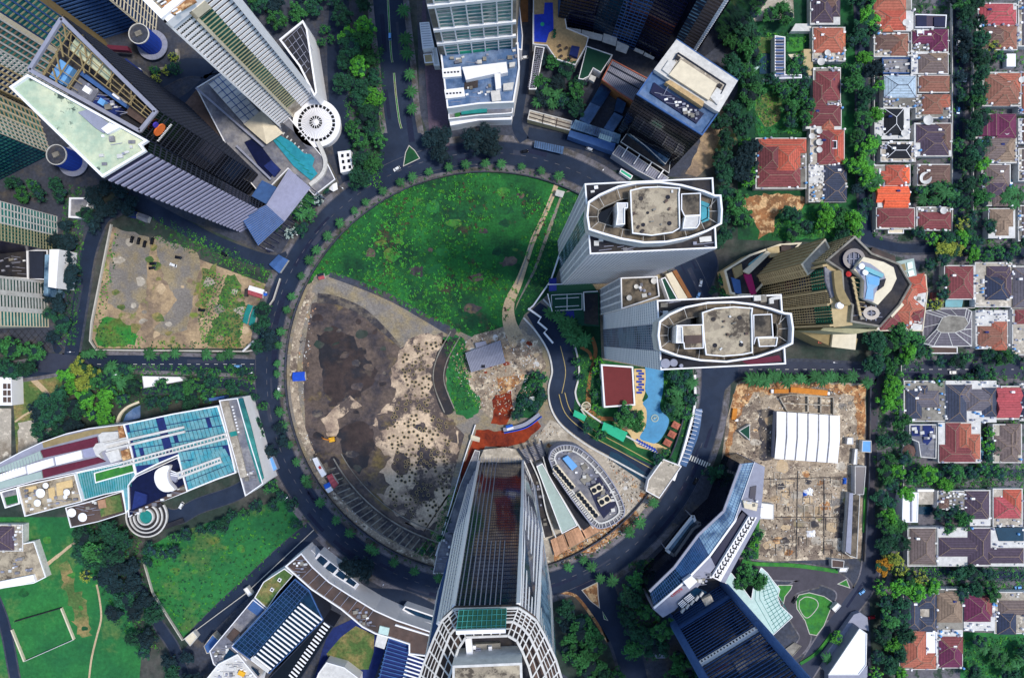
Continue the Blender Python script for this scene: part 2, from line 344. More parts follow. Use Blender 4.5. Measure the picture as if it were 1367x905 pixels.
# grass fields and bare lots
zone('lot_ground',[(148,302),(378,388),(345,465),(130,465),(122,450),(138,360)],'dirt',.03)
zone('lot_paving',rough([(155,305),(200,318),(195,395),(178,420),(143,405),(148,340)],2),'gravel',.034)
zone('lot_paving',rough([(205,315),(262,335),(268,350),(250,440),(225,450),(205,440),(235,400),(215,360)],2),'gravel',.034)
zone('lot_grass',rough([(126,452),(138,420),(160,425),(185,440),(180,460),(132,464)],3,5),'grass_light',.038,kind='stuff')
zone('lot_grass',rough([(262,412),(270,360),(290,352),(288,372),(268,432)],2.5,5),'grass_pale',.038,kind='stuff')
zone('lot_grass',rough([(286,430),(302,365),(316,370),(330,410),(320,462),(270,462)],3.5,5),'grass_pale',.038,kind='stuff')
zone('field',[(190,735),(225,715),(330,680),(382,665),(422,702),(245,850),(205,790)],'grass',.03,kind='stuff')
zone('field',[(-40,690),(115,690),(190,860),(180,980),(-40,980)],'grass',.03,kind='stuff')
zone('pitch_grass',[(20,828),(82,812),(99,854),(32,882)],'grass',.036,kind='stuff')
zone('dirt_path',rough([(60,752),(108,716),(108,719),(62,757)],.5),'dirt_path',.036)
m=MB(); ribbon(m,[(129,780),(133,800),(135,825),(129,850),(122,880),(118,915)],2.5,.037); struct('footpath',m,'dirt_path')
zone('worn_grass',rough([(78,752),(95,750),(100,790),(115,800),(120,850),(104,850),(90,800)],5),'grass_pale',.034,kind='stuff')
zone('lot_grass',[(16,505),(60,500),(84,500),(82,520),(70,545),(60,600),(22,610)],'grass_pale',.03,kind='stuff')
zone('bare_ground',rough([(24,565),(58,558),(70,575),(55,592),(24,610)],2),'concrete_light',.035)
zone('forecourt',[(-30,545),(15,545),(15,625),(-30,640)],'concrete_light',.035)
m=MB(); ribbon(m,[(40,503),(58,520),(72,538)],7,.036); ribbon(m,[(20,563),(40,550),(66,545)],2.5,.037); struct('footpath',m,'dirt_path')
# the circular site
gf=[ringpt(a,268) for a in range(206,292,4)]+[(762,252),(748,262),(733,300),(712,360),(690,405),(683,432),(655,442),(630,450),(600,436),(560,420),(520,400),(480,378),(440,366)]
zone('field',gf,'grass_field',.03,kind='stuff')
zone('field',[(765,255),(790,262),(750,350),(735,390),(700,420),(690,440),(683,425),(694,400),(715,362),(738,300),(752,258)],'grass_dark',.03,kind='stuff')
m=MB(); ribbon(m,[(745,238,6),(740,255,6),(728,285,6),(712,320,7),(702,350,7),(692,378,10),(680,405,14),(680,430,18),(690,455,22)],8,.045); struct('dirt_track',m,'dirt_path')
m=MB(); ribbon(m,[(739,258,1.6),(727,285,1.6),(711,320,1.6),(701,350,1.6),(690,380,2)],2,.05); struct('wheel_rut',m,'concrete')
inner=circ(660,492,68,-75,285)
zone('works_yard',rough([(620,455),(640,445),(672,440),(700,440),(720,455),(728,490),(722,530),(700,555),(660,562),(635,540),(615,500)],3),'rubble',.036)
zone('grass_patch',rough([(592,450),(615,446),(625,470),(616,490),(628,520),(645,535),(630,560),(600,545),(596,500)],3),'grass',.04,kind='stuff')
zone('grass_patch',rough([(700,500),(724,498),(726,535),(708,560),(684,560),(690,530)],3),'grass_dark',.042,kind='stuff')
zone('clay_patch',rough([(660,528),(682,522),(686,545),(676,566),(655,566),(657,545)],2),'red_clay',.044)
zone('clay_patch',rough([(662,505),(700,500),(690,515),(668,530)],2),'orange_soil',.041)
# excavated basin with pond and pile field
zone('basin_floor',[(416,405),(440,400),(500,425),(535,465),(565,445),(600,450),(580,480),(578,520),(600,560),(620,580),(598,660),(575,720),(545,725),(480,690),(430,640),(408,580),(404,480)],'mud',.03)
zone('pond',rough([(422,445),(445,436),(470,450),(488,478),(506,492),(492,520),(470,536),(444,540),(434,515),(426,480)],4,6),'murky_water',.034)
zone('pond',rough([(452,572),(480,560),(503,572),(500,605),(478,632),(455,606)],4,6),'murky_water',.034)
zone('sand_spit',rough([(430,560),(446,545),(468,530),(484,542),(468,548),(450,560),(455,572),(445,590),(438,582)],2),'sand',.04)
zone('sand_flat',rough([(532,470),(560,446),(590,446),(600,455),(582,475),(574,500),(576,525),(592,550),(612,572),(610,610),(602,650),(590,690),(570,710),(545,700),(520,680),(505,662),(520,648),(508,630),(522,612),(500,592),(492,568),(510,545),(528,530),(520,500)],4,5),'sand',.04)
r_=random.Random(21)
for x,y in scatter([(420,420),(500,430),(540,470),(520,560),(510,650),(470,660),(425,600),(415,500)],13,40,seed=77):
 s_=r_.uniform(3,9); zone('mud_patch',rough(circ(x,y,s_,n=10,ry=s_*r_.uniform(.4,.9)),1.6,3),r_.choice(['sand','mud','murky_water','murky_water','dark_ground_and_shade','dark_ground_and_shade','soil']),.036+r_.uniform(0,.002))
for q in ([(560,590),(585,600),(580,625),(556,622)],[(530,600),(548,610),(540,640),(522,628)],[(556,640),(580,645),(575,672),(548,660)],[(560,560),(572,566),(566,578),(556,572)],[(592,560),(608,566),(610,588),(598,584)],[(500,555),(525,548),(530,565),(508,574)]):
 zone('mud_patch',rough(q,3,4),'mud',.044)
m=MB(); r_=random.Random(5); cnt=0
sandp=[(538,468),(575,449),(594,452),(576,485),(572,525),(590,556),(606,580),(604,620),(590,680),(570,700),(540,688),(514,664),(528,640),(526,610),(516,575),(535,530)]
for x,y in [p for p in scatter(sandp,4.3,420,seed=4) if noise.noise((p[0]*.07,p[1]*.07,2)) >-.12][:290]:
 c=W(x,y); q=r_.uniform(.5,.85); m.cyl((c.x,c.y,.048),q,.03,8,mi=0); m.ring((c.x,c.y,.048),q,q*1.5,.05,8,mi=1)
o=m.obj('pile_heads',['roof_dark','beige_dark']); o['kind']='stuff'; o['label']='dark pile heads dotted across the sandy basin floor';
zone('canal',cat([(601,452),(612,452),(604,470),(595,500),(598,525),(606,548),(592,552),(580,525),(577,500),(583,470)],5),'murky_water',.046)
m=MB(); ribbon(m,[(440,366,8),(490,384,9),(530,402,9),(570,425,9),(608,446,12)],9,.045); struct('drain',m,'pavement_dark')
m=MB()
for off in (-7,7):ribbon(m,[(608,446),(590,480),(586,510),(600,548)],1.4,.04,.7,off=off)
struct('canal_wall',m,'concrete')
# ramp of grey concrete on the north west rim of the basin and the stepped retaining slabs
m=MB(); ribbon(m,[(418,380,22),(450,385,20),(490,402,20),(520,430,18),(540,458,12)],18,.05,.5); struct('access_ramp',m,'gravel')
m=MB(); ribbon(m,[(424,398,14),(455,402,12),(490,420,12),(520,446,9),(535,462,5)],12,.04,.35); struct('retaining_slab',m,'dark_ground_and_shade')
m=MB()
for a0,a1,r0,w_ in ((100,152,262,8),(155,215,258,10)):
 ribbon(m,[ringpt(a,r0) for a in range(a0,a1,5)],w_,.04,.3)
struct('perimeter_slab',m,'rubble')
m=MB()
for a in range(96,150,2):
 p,q=ringpt(a,238),ringpt(a+1.2,256); m.beam(W(*p,.5),W(*q,.5),.7,.7)
ribbon(m,[ringpt(a,234) for a in range(95,152,4)],1.5,.04,.8); ribbon(m,[ringpt(a,222) for a in range(95,152,4)],1,.04,.6)
struct('retaining_beams',m,'concrete')
m=MB(); ribbon(m,[ringpt(a,246) for a in range(95,152,4)],20,.036); struct('trench',m,'dark_ground_and_shade')
zone('clay_patch',rough([(637,572),(660,575),(690,572),(716,560),(722,568),(700,590),(680,597),(648,595),(625,640),(608,660),(618,620)],1.5),'red_clay',.046)
zone('concrete_apron',[(640,600),(680,600),(715,585),(735,560),(800,595),(870,655),(895,650),(890,680),(830,730),(745,765),(640,765),(600,765),(590,740),(620,660)],'concrete_light',.05)
zone('building_yard',rough([(735,725),(790,705),(835,690),(850,680),(856,690),(830,716),(790,740),(742,758)],2),'orange_soil',.054)
# pavement of the ring, then roads
def ringrib(mb,r,w,z0,z1=None,a0=0,a1=360,step=4):
 full=a1-a0 == 360
 pts=[ringpt(a,(r(a) if callable(r) else r)) for a in range(a0,a1+(0 if full else 1),step)]
 return ribbon(mb,pts,w,z0,z1,smooth=False,close=full)
struct('pavement',ringrib(MB(),lambda a:rr(a)-20,9,.02,.14,step=3),'pavement')
struct('pavement',ringrib(MB(),lambda a:rr(a)+20,8,.02,.14,step=3),'pavement')
road=ringrib(MB(),rr,32,.155,step=3)
struct('ring_road',road,'asphalt')
def roadr(name,pts,w,mat='asphalt',z=.158,pv=5,pm='pavement',sm=True):
 if pv:struct('pavement',ribbon(MB(),pts,w+2*pv,.03,.145,sm) if len(pts[0]) < 3 else ribbon(MB(),[(x,y,q+2*pv) for x,y,q in pts],0,.03,.145,sm),pm)
 struct(name,ribbon(MB(),pts,w,z,None,sm),mat)
roadr('avenue',[(515,-40),(518,0),(522,40),(528,90),(532,140),(538,180),(545,206)],40,z=.166,pv=8)
zone('junction',[(512,178),(562,178),(585,208),(640,222),(560,236),(500,250),(505,215)],'asphalt',.172)
roadr('street',[(-40,505),(50,492),(90,486),(160,484),(250,486),(352,490)],20,z=.162)
zone('junction',[(60,470),(112,476),(125,492),(88,510),(78,498),(48,496)],'asphalt_sun',.174)
roadr('street',[(195,252),(160,275),(136,292),(120,330),(112,370),(104,420),(94,482)],19,z=.168,pv=3,pm='pavement_dark')
roadr('street',[(795,755),(805,790),(822,830),(838,870),(855,940)],34,z=.170,pv=4,pm='pavement_dark')
roadr('street',[(748,778,20),(775,785,20),(800,815,20),(822,850,20)],20,z=.176,pv=4,pm='orange_soil')
roadr('east_street',[(950,506),(990,494),(1060,491),(1130,494),(1200,497),(1280,492),(1400,494)],17,'asphalt_sun',z=.180,pv=4,pm='pavement_dark')
zone('junction',[(945,495),(985,487),(985,503),(968,520),(955,560),(930,600),(915,640),(905,600),(935,540)],'asphalt',.190)
roadr('lane',[(1180,500),(1168,530),(1162,600),(1160,700),(1158,760),(1150,790)],11,'lane',z=.184,pv=2,pm='pavement_dark')
roadr('service_road',[(1168,700),(1160,770),(1135,810),(1105,850),(1070,905),(1050,940)],24,'asphalt_sun',z=.194,pv=2)
roadr('street',[(1146,-40),(1150,60),(1150,160),(1152,260),(1160,322)],12,'asphalt',z=.182,pv=3,pm='pavement_dark')
roadr('street',[(1278,-40),(1280,60),(1279,160),(1278,250),(1282,320)],12,'asphalt',z=.182,pv=3,pm='pavement_dark')
roadr('street',[(1150,318),(1200,331),(1260,331),(1320,336),(1400,338)],12,'asphalt',z=.188,pv=3,pm='pavement_dark')
roadr('street',[(1240,634),(1300,627),(1340,631),(1400,631)],11,'asphalt_sun',z=.188,pv=4)
roadr('street',[(1225,764),(1300,766),(1400,768)],10,'asphalt',z=.188,pv=3,pm='pavement_dark')
roadr('driveway',[(985,756),(1030,762),(1080,765),(1120,778),(1128,800),(1110,830)],22,'lane',z=.186,pv=2)
roadr('driveway',[(1092,776),(1060,785),(1052,800),(1062,825),(1075,850),(1062,870),(1045,875)],14,'lane',z=.200,pv=2)
roadr('driveway',[(172,745),(185,780),(210,830),(235,870),(255,930)],13,z=.160,pv=2,pm='pavement_dark')
roadr('driveway',[(182,668),(230,690),(265,675),(320,655),(360,625)],20,z=.160,pv=1,pm='pavement_dark')
roadr('driveway',[(190,520),(230,518),(300,512),(335,520),(345,560),(365,610)],12,z=.164,pv=2,pm='pavement_dark')
roadr('driveway',[(418,706),(380,738),(340,775),(300,812),(262,850)],22,z=.160,pv=1,pm='pavement_dark')
roadr('driveway',[(-20,770),(5,830),(20,905),(30,960)],12,z=.160,pv=2,pm='pavement_dark')
roadr('driveway',[(455,-20),(450,60),(452,130),(458,200),(470,240)],26,z=.152,pv=0)
roadr('driveway',[(205,110),(250,90),(285,100),(262,130),(230,150)],24,z=.154,pv=2,pm='pavement_dark')
roadr('driveway',[(935,335),(945,350),(938,375),(928,400),(915,420)],26,z=.160,pv=2,pm='pavement_dark')
roadr('driveway',[(700,60),(698,110),(690,165),(700,188)],14,z=.160,pv=2,pm='pavement_dark')
roadr('driveway',[(705,178),(745,186),(790,196),(830,215)],16,z=.160,pv=2,pm='pavement_dark')
roadr('driveway',[(180,268),(240,300),(300,330),(360,350),(385,345)],20,z=.150,pv=0)
roadr('driveway',[(905,700),(930,650),(960,635)],16,'pavement_dark',z=.150,pv=0)
roadr('driveway',[(0,445),(60,455),(80,470)],10,z=.150,pv=0)
roadr('driveway',[(430,745),(480,790),(540,800),(590,825)],22,z=.150,pv=1,pm='pavement_dark')
# sunken ramp road inside the circle
ip=[(712,412,24),(730,432,34),(748,462,36),(755,495,36),(750,525,34),(760,552,32),(792,578,32),(832,600,32),(872,622,30)]
struct('ramp_road',ribbon(MB(),ip,0,.21),'asphalt')
m=MB()
m2=MB()
for off in (-18,18):ribbon(m,[(x,y,2.2) for x,y,_ in ip],2.2,.1,1.2,off=off)
struct('ramp_wall',m,'white_dirty')
m=MB()
for off in (-4,4):ribbon(m,[(x,y,.9) for x,y,_ in ip[4:]],.9,.2,.5,off=off)
ribbon(m,[(x,y,.8) for x,y,_ in ip[2:5]],.8,.22,.24); struct('lane_divider',m,'paint_yellow')
zone('water_channel',[(815,602),(826,606),(875,640),(866,648),(812,612)],'pool_dark',.23)
# markings
m=MB()
for a in range(0,360,3):
 p=ringpt(a,rr(a)); q=ringpt(a+1.2,rr(a)); ribbon(m,[p,q],.5,.178,smooth=False)
struct('lane_marking',m,'pavement')
m=MB()
for y in range(486,487):
 for x in range(130,345,12):ribbon(m,[(x,y),(x+5,y+.1)],.5,.18,smooth=False)
for x in range(1000,1360,12):ribbon(m,[(x,493),(x+5,493)],.5,.2,smooth=False)
struct('lane_marking',m,'paint')
def crossing(x0,y0,x1,y1,w,n,z=.2):
 m=MB()
 for i in range(n):
  t=(i+.5)/n; x,y=lerp(x0,x1,t),lerp(y0,y1,t); dx,dy=x1-x0,y1-y0; l=hypot(dx,dy)
  ribbon(m,[(x-dy/l*w/2,y+dx/l*w/2),(x+dy/l*w/2,y-dx/l*w/2)],l/n*.5,z,smooth=False)
 struct('zebra_crossing',m,'paint')
crossing(920,610,948,622,7,9)
def patches(name,poly,d,n,seed,mats_,z,s0,s1,asp=.5):
 q_=random.Random(seed)
 for x,y in scatter(poly,d,n,seed=seed):
  s_=q_.uniform(s0,s1); zone(name,rough(circ(x,y,s_,n=9,ry=s_*q_.uniform(asp,1)),s_*.28,3),q_.choice(mats_),z+q_.uniform(0,.0035))
patches('ground_patch',[(1015,512),(1150,520),(1140,600),(1125,740),(1015,740),(1025,620),(995,600)],9,60,5,['concrete_light','gravel','dirt_path','dark_ground_and_shade','orange_soil','dirt'],.046,3,9)
patches('lot_patch',[(160,320),(250,340),(330,385),(330,455),(190,455),(140,410)],10,46,6,['gravel','dirt_path','dirt','grass_pale','concrete_light'],.041,3,9)
patches('field_patch',[(200,745),(300,700),(390,680),(260,820)],16,8,7,['grass_light','grass_light','grass_pale','grass_dark'],.036,3,9)
patches('field_patch',[(470,330),(560,260),(700,250),(700,330),(640,420),(560,400)],16,30,8,['grass_light','grass_dark','grass','mud'],.036,4,12)
patches('field_patch',[(30,700),(110,700),(170,880),(30,800)],16,8,9,['grass_light','grass_light','grass_pale','grass_dark'],.0342,3,10)
patches('works_patch',[(620,455),(700,445),(722,480),(715,530),(650,540),(615,500)],8,26,10,['concrete_light','white_dirty','dirt_path','gravel','red_clay'],.0375,2,6)
patches('apron_patch',[(720,585),(800,605),(870,655),(840,700),(740,750),(745,650)],10,26,11,['dirt_path','gravel','white_dirty','orange_soil'],.0545,2,7)
m=MB(); q_=random.Random(31)
for k in range(30):
 x,y=q_.uniform(1014,1125),q_.uniform(625,735); w_,h_=q_.uniform(6,24),q_.uniform(5,18)
 for a,b in (((x,y),(x+w_,y)),((x,y),(x,y+h_)),((x+w_,y),(x+w_,y+h_))):m.beam(W(*a,.25),W(*b,.25),.35,.4,q_.choice([0,1]))
for a,b in (((1065,628),(1063,745)),((1012,640),(1135,636)),((1014,690),(1130,690)),((1030,720),(1062,720)),((1100,640),(1100,740))):m.beam(W(*a,.25),W(*b,.25),.5,.4,1)
o=m.obj('foundation_trace',['concrete_light','dark_ground_and_shade']); o['kind']='stuff'; o['label']='low rows of broken foundation walls on the demolition lot'
q_=random.Random(3)
for k in range(46):
 a=q_.uniform(0,360); w_=q_.uniform(2,7); l_=q_.uniform(2,9); r_0=rr(a)+q_.uniform(-11,11); struct('road_patch',ribbon(MB(),[ringpt(a+l_*f,r_0) for f in (0,.35,.7,1)],w_,.1765+k*.00001),q_.choice(['asphalt_sun','asphalt_worn','asphalt_worn']))
for pts in ([(510,20),(514,70)],[(530,30),(535,80)],[(515,120),(520,160)],[(545,150),(550,190)],[(150,490),(210,491)],[(250,482),(300,482)],[(1020,489),(1080,488)],[(1180,500),(1230,499)],[(1300,490),(1350,490)],[(108,380),(100,420)],[(830,820),(838,850)],[(1150,780),(1130,810)]):struct('road_patch',ribbon(MB(),pts,q_.uniform(3,8),.2035),q_.choice(['asphalt_sun','asphalt_worn']))
m=MB()
for r_0 in (-15.2,15.2):ringrib(m,lambda a:rr(a)+r_0,.35,.1795,step=3)
struct('edge_line',m,'pavement')
# medians and islands
def island(poly,mat='grass_dark',z=.17,h=.14,kerb='kerb'):
 p=ccw([(q.x,q.y) for q in WL(poly)])
 struct('traffic_island',MB().prism(p,z,z+h),kerb)
 q=inset(p,.5); o=MB().poly([(a[0],a[1],z+h+.01) for a in q]).obj('island_grass',mat); o['kind']='stuff'
m=MB(); ribbon(m,[(516,-40),(519,20),(522,70),(524,84)],2.6,.17,.32); ribbon(m,[(526,98),(529,130),(533,160),(536,172)],2.6,.17,.32); struct('median',m,'kerb')
m=MB(); ribbon(m,[(516,-40),(519,20),(522,70),(524,84)],1.8,.33); ribbon(m,[(526,98),(529,130),(533,160),(536,172)],1.8,.33); o=m.obj('median_grass','grass_light'); o['kind']='stuff'
island([(538,223),(561,212),(554,201),(546,194),(541,204)])
island([(776,787),(798,776),(799,796),(801,812),(788,802)],'orange_soil')
island([(804,815),(812,828),(806,826)],'grass',z=.19)
island([(1117,779),(1130,772),(1135,785)],'lawn',z=.21)
island([(1062,800),(1066,793),(1080,790),(1100,795),(1112,803),(1108,815),(1100,835),(1090,848),(1080,846),(1074,828),(1063,812)],'lawn',z=.215)
island([(1038,780),(1058,780),(1056,786),(1048,796),(1046,806),(1038,795)],'lawn',z=.215)
m=MB(); ribbon(m,[(1067,801),(1076,796),(1089,800),(1091,810),(1077,824),(1067,812),(1067,801)],1,.36,.5); struct('lawn_edging',m,'kerb')
m=MB(); ribbon(m,[(990,748),(1010,752),(1060,754),(1118,762)],5,.05,.9); ribbon(m,[(1010,745),(1011,700),(1016,680)],4,.05,.9); ribbon(m,[(1110,845),(1090,870),(1068,885)],4,.22,.8); ribbon(m,[(1155,650),(1153,710)],4,.05,.8)
o=m.obj('clipped_hedge','lawn'); o['kind']='stuff'
# yards in the housing blocks
zone('bare_yard',rough([(990,262),(1050,258),(1075,262),(1068,285),(1040,285),(1030,312),(1012,318),(1008,295),(990,290)],2.5),'orange_soil',.034)
zone('bare_yard',rough([(1008,130),(1030,122),(1045,135),(1040,165),(1020,170),(1008,150)],3),'grass_pale',.034)
zone('grass_patch',rough([(1005,112),(1065,112),(1070,175),(1010,180)],3),'grass',.03,kind='stuff')
zone('grass_patch',rough([(1040,285),(1075,275),(1130,285),(1135,318),(1050,320)],3),'grass',.03,kind='stuff')
zone('car_park',[(995,-20),(1058,-20),(1060,25),(1000,30)],'concrete_light',.034)
zone('dirt_path',rough([(925,140),(955,125),(985,190),(960,215),(930,236),(915,232),(935,190)],2),'dirt',.034)
zone('grass_patch',[(1285,843),(1367,846),(1400,930),(1280,930)],'grass',.034,kind='stuff')
zone('purple_paving',[(566,-20),(572,60),(590,70),(597,150),(600,195),(574,195),(568,100),(563,20)],'tile_purple',.16)
zone('paving',[(690,-20),(705,-20),(705,30),(692,30)],'terracotta' if 'terracotta' in MATS else 'wood',.16)
# demolition lot in the east
zone('demolition_lot',[(984,512),(1000,506),(1155,512),(1157,600),(1150,745),(1010,750),(1012,690),(1020,625),(1000,615),(962,625),(970,560)],'rubble',.04)
zone('soil_and_shade_patch',rough([(984,512),(1010,510),(1155,514),(1154,590),(1146,590),(1140,530),(1100,522),(1005,524),(985,560),(972,610),(966,610),(974,560)],2),'orange_soil',.044)
zone('soil_and_shade_patch',rough([(1012,548),(1035,545),(1033,614),(1014,614)],2),'dark_ground_and_shade',.044)  # the marquee's cast shadow, painted on the ground as a dark patch
zone('soil_and_shade_patch',rough([(1115,680),(1138,660),(1140,735),(1112,735)],3),'dark_ground_and_shade',.044)
# ================================================================ towers and large buildings
def mid(p):return (sum(a[0] for a in p)/len(p),sum(a[1] for a in p)/len(p))
# ---- twin towers with lens-shaped roof decks
def twin(name,label,rect,lens,slab,openings,boxes,hr,hl,stains,westglass,south_rows,seed):
 cen=mid(rect); t=T(name,label,'tower',(0,0)); t.loc=W(*cen,hr); t.loc.z=0; t.o.location=t.loc
 p=block(t,rect,hr,'roof_dark','white',par=1.2,pw=.6,rn='lower_roof')
 lp=[(q.x,q.y) for q in WL(lens,hl)]; lp=ccw(lp)
 t.part('crown_wall',MB().prism(lp,hr+.02,hl-2,0,0,top=False),'white_dirty')
 q=inset(lp,.75); m=MB(); n=len(lp)
 for i in range(n):
  j=(i+1) % n; m.prism([lp[i],lp[j],q[j],q[i]],hl-4,hl)
 t.part('crown_rim',m,'white')
 q2=inset(lp,4.8); m=MB()
 for i in range(n):
  j=(i+1) % n; m.prism([q[i],q[j],q2[j],q2[i]],hl-6,hl-4.6)
 t.part('walkway',m,'stained_dark')
 m=MB()
 for i in range(0,n,1):
  a=Vector((*q[i],hl-3)); b=Vector((*q2[i],hl-3)); m.beam(a,b,.15,.2)
 t.part('walkway_beam',m,'white_dirty',kind='stuff')
 # inner well floor, blackened for the shade of a deep void, and slab
 t.part('well_floor',MB().prism(q2,hr+.05,hr+3.),'glass_black'); m=MB(); q5=inset(q2,.4)
 for i in range(n):j=(i+1) % n; m.prism([q2[i],q2[j],q5[j],q5[i]],hl-6,hl-4)
 t.part('well_kerb',m,'concrete')
 sp=ccw([(w.x,w.y) for w in WL(slab,hl)]); t.part('roof_slab',MB().prism(sp,hr+1,hl-.6),'stained_roof')
 q3=inset(sp,.45); m=MB(); n=len(sp)
 for i in range(n):
  j=(i+1) % n; m.prism([sp[i],sp[j],q3[j],q3[i]],hl-.58,hl+.3)
 t.part('slab_kerb',m,'white')
 for i,(poly,mat,dz) in enumerate(boxes):
  bp=ccw([(w.x,w.y) for w in WL(poly,hl+dz)]); t.part('plant_room',MB().prism(bp,hr+1,hl+dz),mat)
  q4=inset(bp,.35); m=MB(); n=len(bp)
  for k in range(n):
   j=(k+1) % n; m.prism([bp[k],bp[j],q4[j],q4[k]],hl+dz+.01,hl+dz+.6)
  t.part('plant_room_rim',m,'white')
 for x,y,r in stains:
  c=W(x,y,hl); t.part('roof_drain',MB().cyl((c.x,c.y,hl-.59),r,.25,12),'roof_dark')
 sr=random.Random(seed+50)
 for x,y in scatter([(a+(cen[0]-a)*.12,b+(cen[1]-b)*.12) for a,b in slab],5,9,seed=seed):
  c=W(x,y,hl); t.part(sr.choice(['roof_vent','roof_box']),MB().box((c.x,c.y,hl-.6),sr.uniform(.6,1.6),sr.uniform(.5,1.2),sr.uniform(.4,.9),sr.uniform(0,1)),sr.choice(['concrete','white_dirty','roof_brown']))
 m=MB()
 for i in range(0,n,2):m.beam((*q2[i],hr+3.2),(lerp(q2[i][0],p[0][0],.0)*.94+.06*sum(a[0] for a in q2)/n,q2[i][1]*.85+.15*sum(a[1] for a in q2)/n,hr+3.2),.4,.4)
 t.part('well_beam',m,'concrete',kind='stuff')
 return t,cen
A_rect=[(780,246),(951,238),(952,262),(957,332),(787,340)]
A_rect=[(780,246),(951,238),(956,332),(787,340)]
A_lens=[(785,269),(800,259),(825,248),(850,243),(880,242),(910,246),(940,254),(955,260),(963,260),(965,280),(964,299),(945,309),(920,318),(890,324),(860,325),(830,320),(805,313),(786,307),(783,288)]
A_slab=[(841,254),(858,250),(880,249),(908,251),(907,259),(908,305),(898,311),(870,315),(844,312),(842,280)]
A_boxes=[([(909,259),(935,258),(935,288),(913,289),(909,280)],'stained_dark',-.2),([(914,289),(935,288),(934,299),(930,305),(911,306),(912,298)],'white_dirty',1.5),([(823,271),(838,271),(838,278),(834,279),(834,300),(822,301),(824,285)],'white_dirty',2)]
A,cenA=twin('office_tower','white slab tower with lens shaped roof deck, the northern of the two',A_rect,A_lens,A_slab,[],A_boxes,166,178,[(856,265,.9),(892,263,.9),(894,298,.9),(859,300,.8),(865,284,.6)],0,0,1)
A.part('well_pool',MB().prism([(p.x,p.y) for p in WL([(936,268),(947,272),(947,294),(936,298)],174)],170,174),'pool_teal')
glazing(A,wallface((787,340),(956,332),166,0,cenA),44,30,'wall_pale_grey','white',bh=.6,bd=.06,mw=.9,md=.1,gl=True)
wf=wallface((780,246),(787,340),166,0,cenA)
glazing(A,wf,44,3,'wall_pale_grey','white',bh=.65,bd=.06,mw=.8,md=.1,u0=0,u1=.32)
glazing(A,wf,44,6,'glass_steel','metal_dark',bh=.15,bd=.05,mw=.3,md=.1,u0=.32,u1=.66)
glazing(A,wf,44,3,'wall_pale_grey','white',bh=.65,bd=.06,mw=.8,md=.1,u0=.66,u1=1)
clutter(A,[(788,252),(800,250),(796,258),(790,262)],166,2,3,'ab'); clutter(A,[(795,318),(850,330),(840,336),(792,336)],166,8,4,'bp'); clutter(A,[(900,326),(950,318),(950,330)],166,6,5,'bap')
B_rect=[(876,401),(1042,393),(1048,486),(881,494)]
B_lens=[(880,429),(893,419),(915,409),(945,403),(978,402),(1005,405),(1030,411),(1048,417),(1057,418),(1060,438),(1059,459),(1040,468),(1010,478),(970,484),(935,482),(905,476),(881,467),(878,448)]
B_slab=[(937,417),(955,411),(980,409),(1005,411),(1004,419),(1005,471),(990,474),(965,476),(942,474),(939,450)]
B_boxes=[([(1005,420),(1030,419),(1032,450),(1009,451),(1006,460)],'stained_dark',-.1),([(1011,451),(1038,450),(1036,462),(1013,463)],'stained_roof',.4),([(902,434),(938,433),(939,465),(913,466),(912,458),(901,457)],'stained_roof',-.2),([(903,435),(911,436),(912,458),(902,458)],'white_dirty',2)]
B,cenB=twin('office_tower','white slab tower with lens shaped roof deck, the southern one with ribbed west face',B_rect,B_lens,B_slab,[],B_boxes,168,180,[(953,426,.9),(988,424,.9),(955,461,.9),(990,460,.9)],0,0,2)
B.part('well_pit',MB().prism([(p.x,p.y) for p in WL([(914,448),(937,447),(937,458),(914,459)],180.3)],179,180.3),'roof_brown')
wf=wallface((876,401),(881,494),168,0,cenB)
glazing(B,wf,34,8,'wall_pale_grey','white',bh=.55,bd=.12,mw=.2,md=.1,u0=0,u1=.34,single_parts=True,bname='spandrel')
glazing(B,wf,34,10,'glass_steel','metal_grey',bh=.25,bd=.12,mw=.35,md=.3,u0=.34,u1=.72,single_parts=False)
glazing(B,wf,34,8,'wall_pale_grey','white',bh=.55,bd=.12,mw=.2,md=.1,u0=.72,u1=1,single_parts=True,bname='spandrel')
glazing(B,wallface((876,401),(1042,393),168,0,cenB),44,30,'wall_pale_grey','white',bh=.6,bd=.06,mw=.9,md=.1)
c=W(885,488,168)
for x,y,r in ((887,485,2),(898,484,1.6),(908,488,.8)):
 c=W(x,y,168); B.part('water_tank',MB().cyl((c.x,c.y,168.05),r,2,16),'metal_grey')
B.part('roof_patch',MB().prism([(p.x,p.y) for p in WL([(990,482),(1040,474),(1044,482),(1000,487)],168.1)],168,168.1),'maroon')
clutter(B,[(882,404),(930,402),(892,414),(882,424)],168,5,8,'bp'); clutter(B,[(1000,397),(1040,397),(1040,408)],168,6,9,'ab')
t=T('link_block','brown stained roof of the low white block between the two slab towers','building',(815,425))
block(t,[(828,371),(877,369),(880,396),(829,413)],88,'stained_dark','white',par=1.5)
glazing(t,wallface((828,371),(829,413),88,0,(850,390)),24,4,'wall_pale_grey','white',bh=.7,bd=.06,mw=1)
clutter(t,[(835,375),(872,374),(872,394),(834,405)],88,9,10,'abtd')
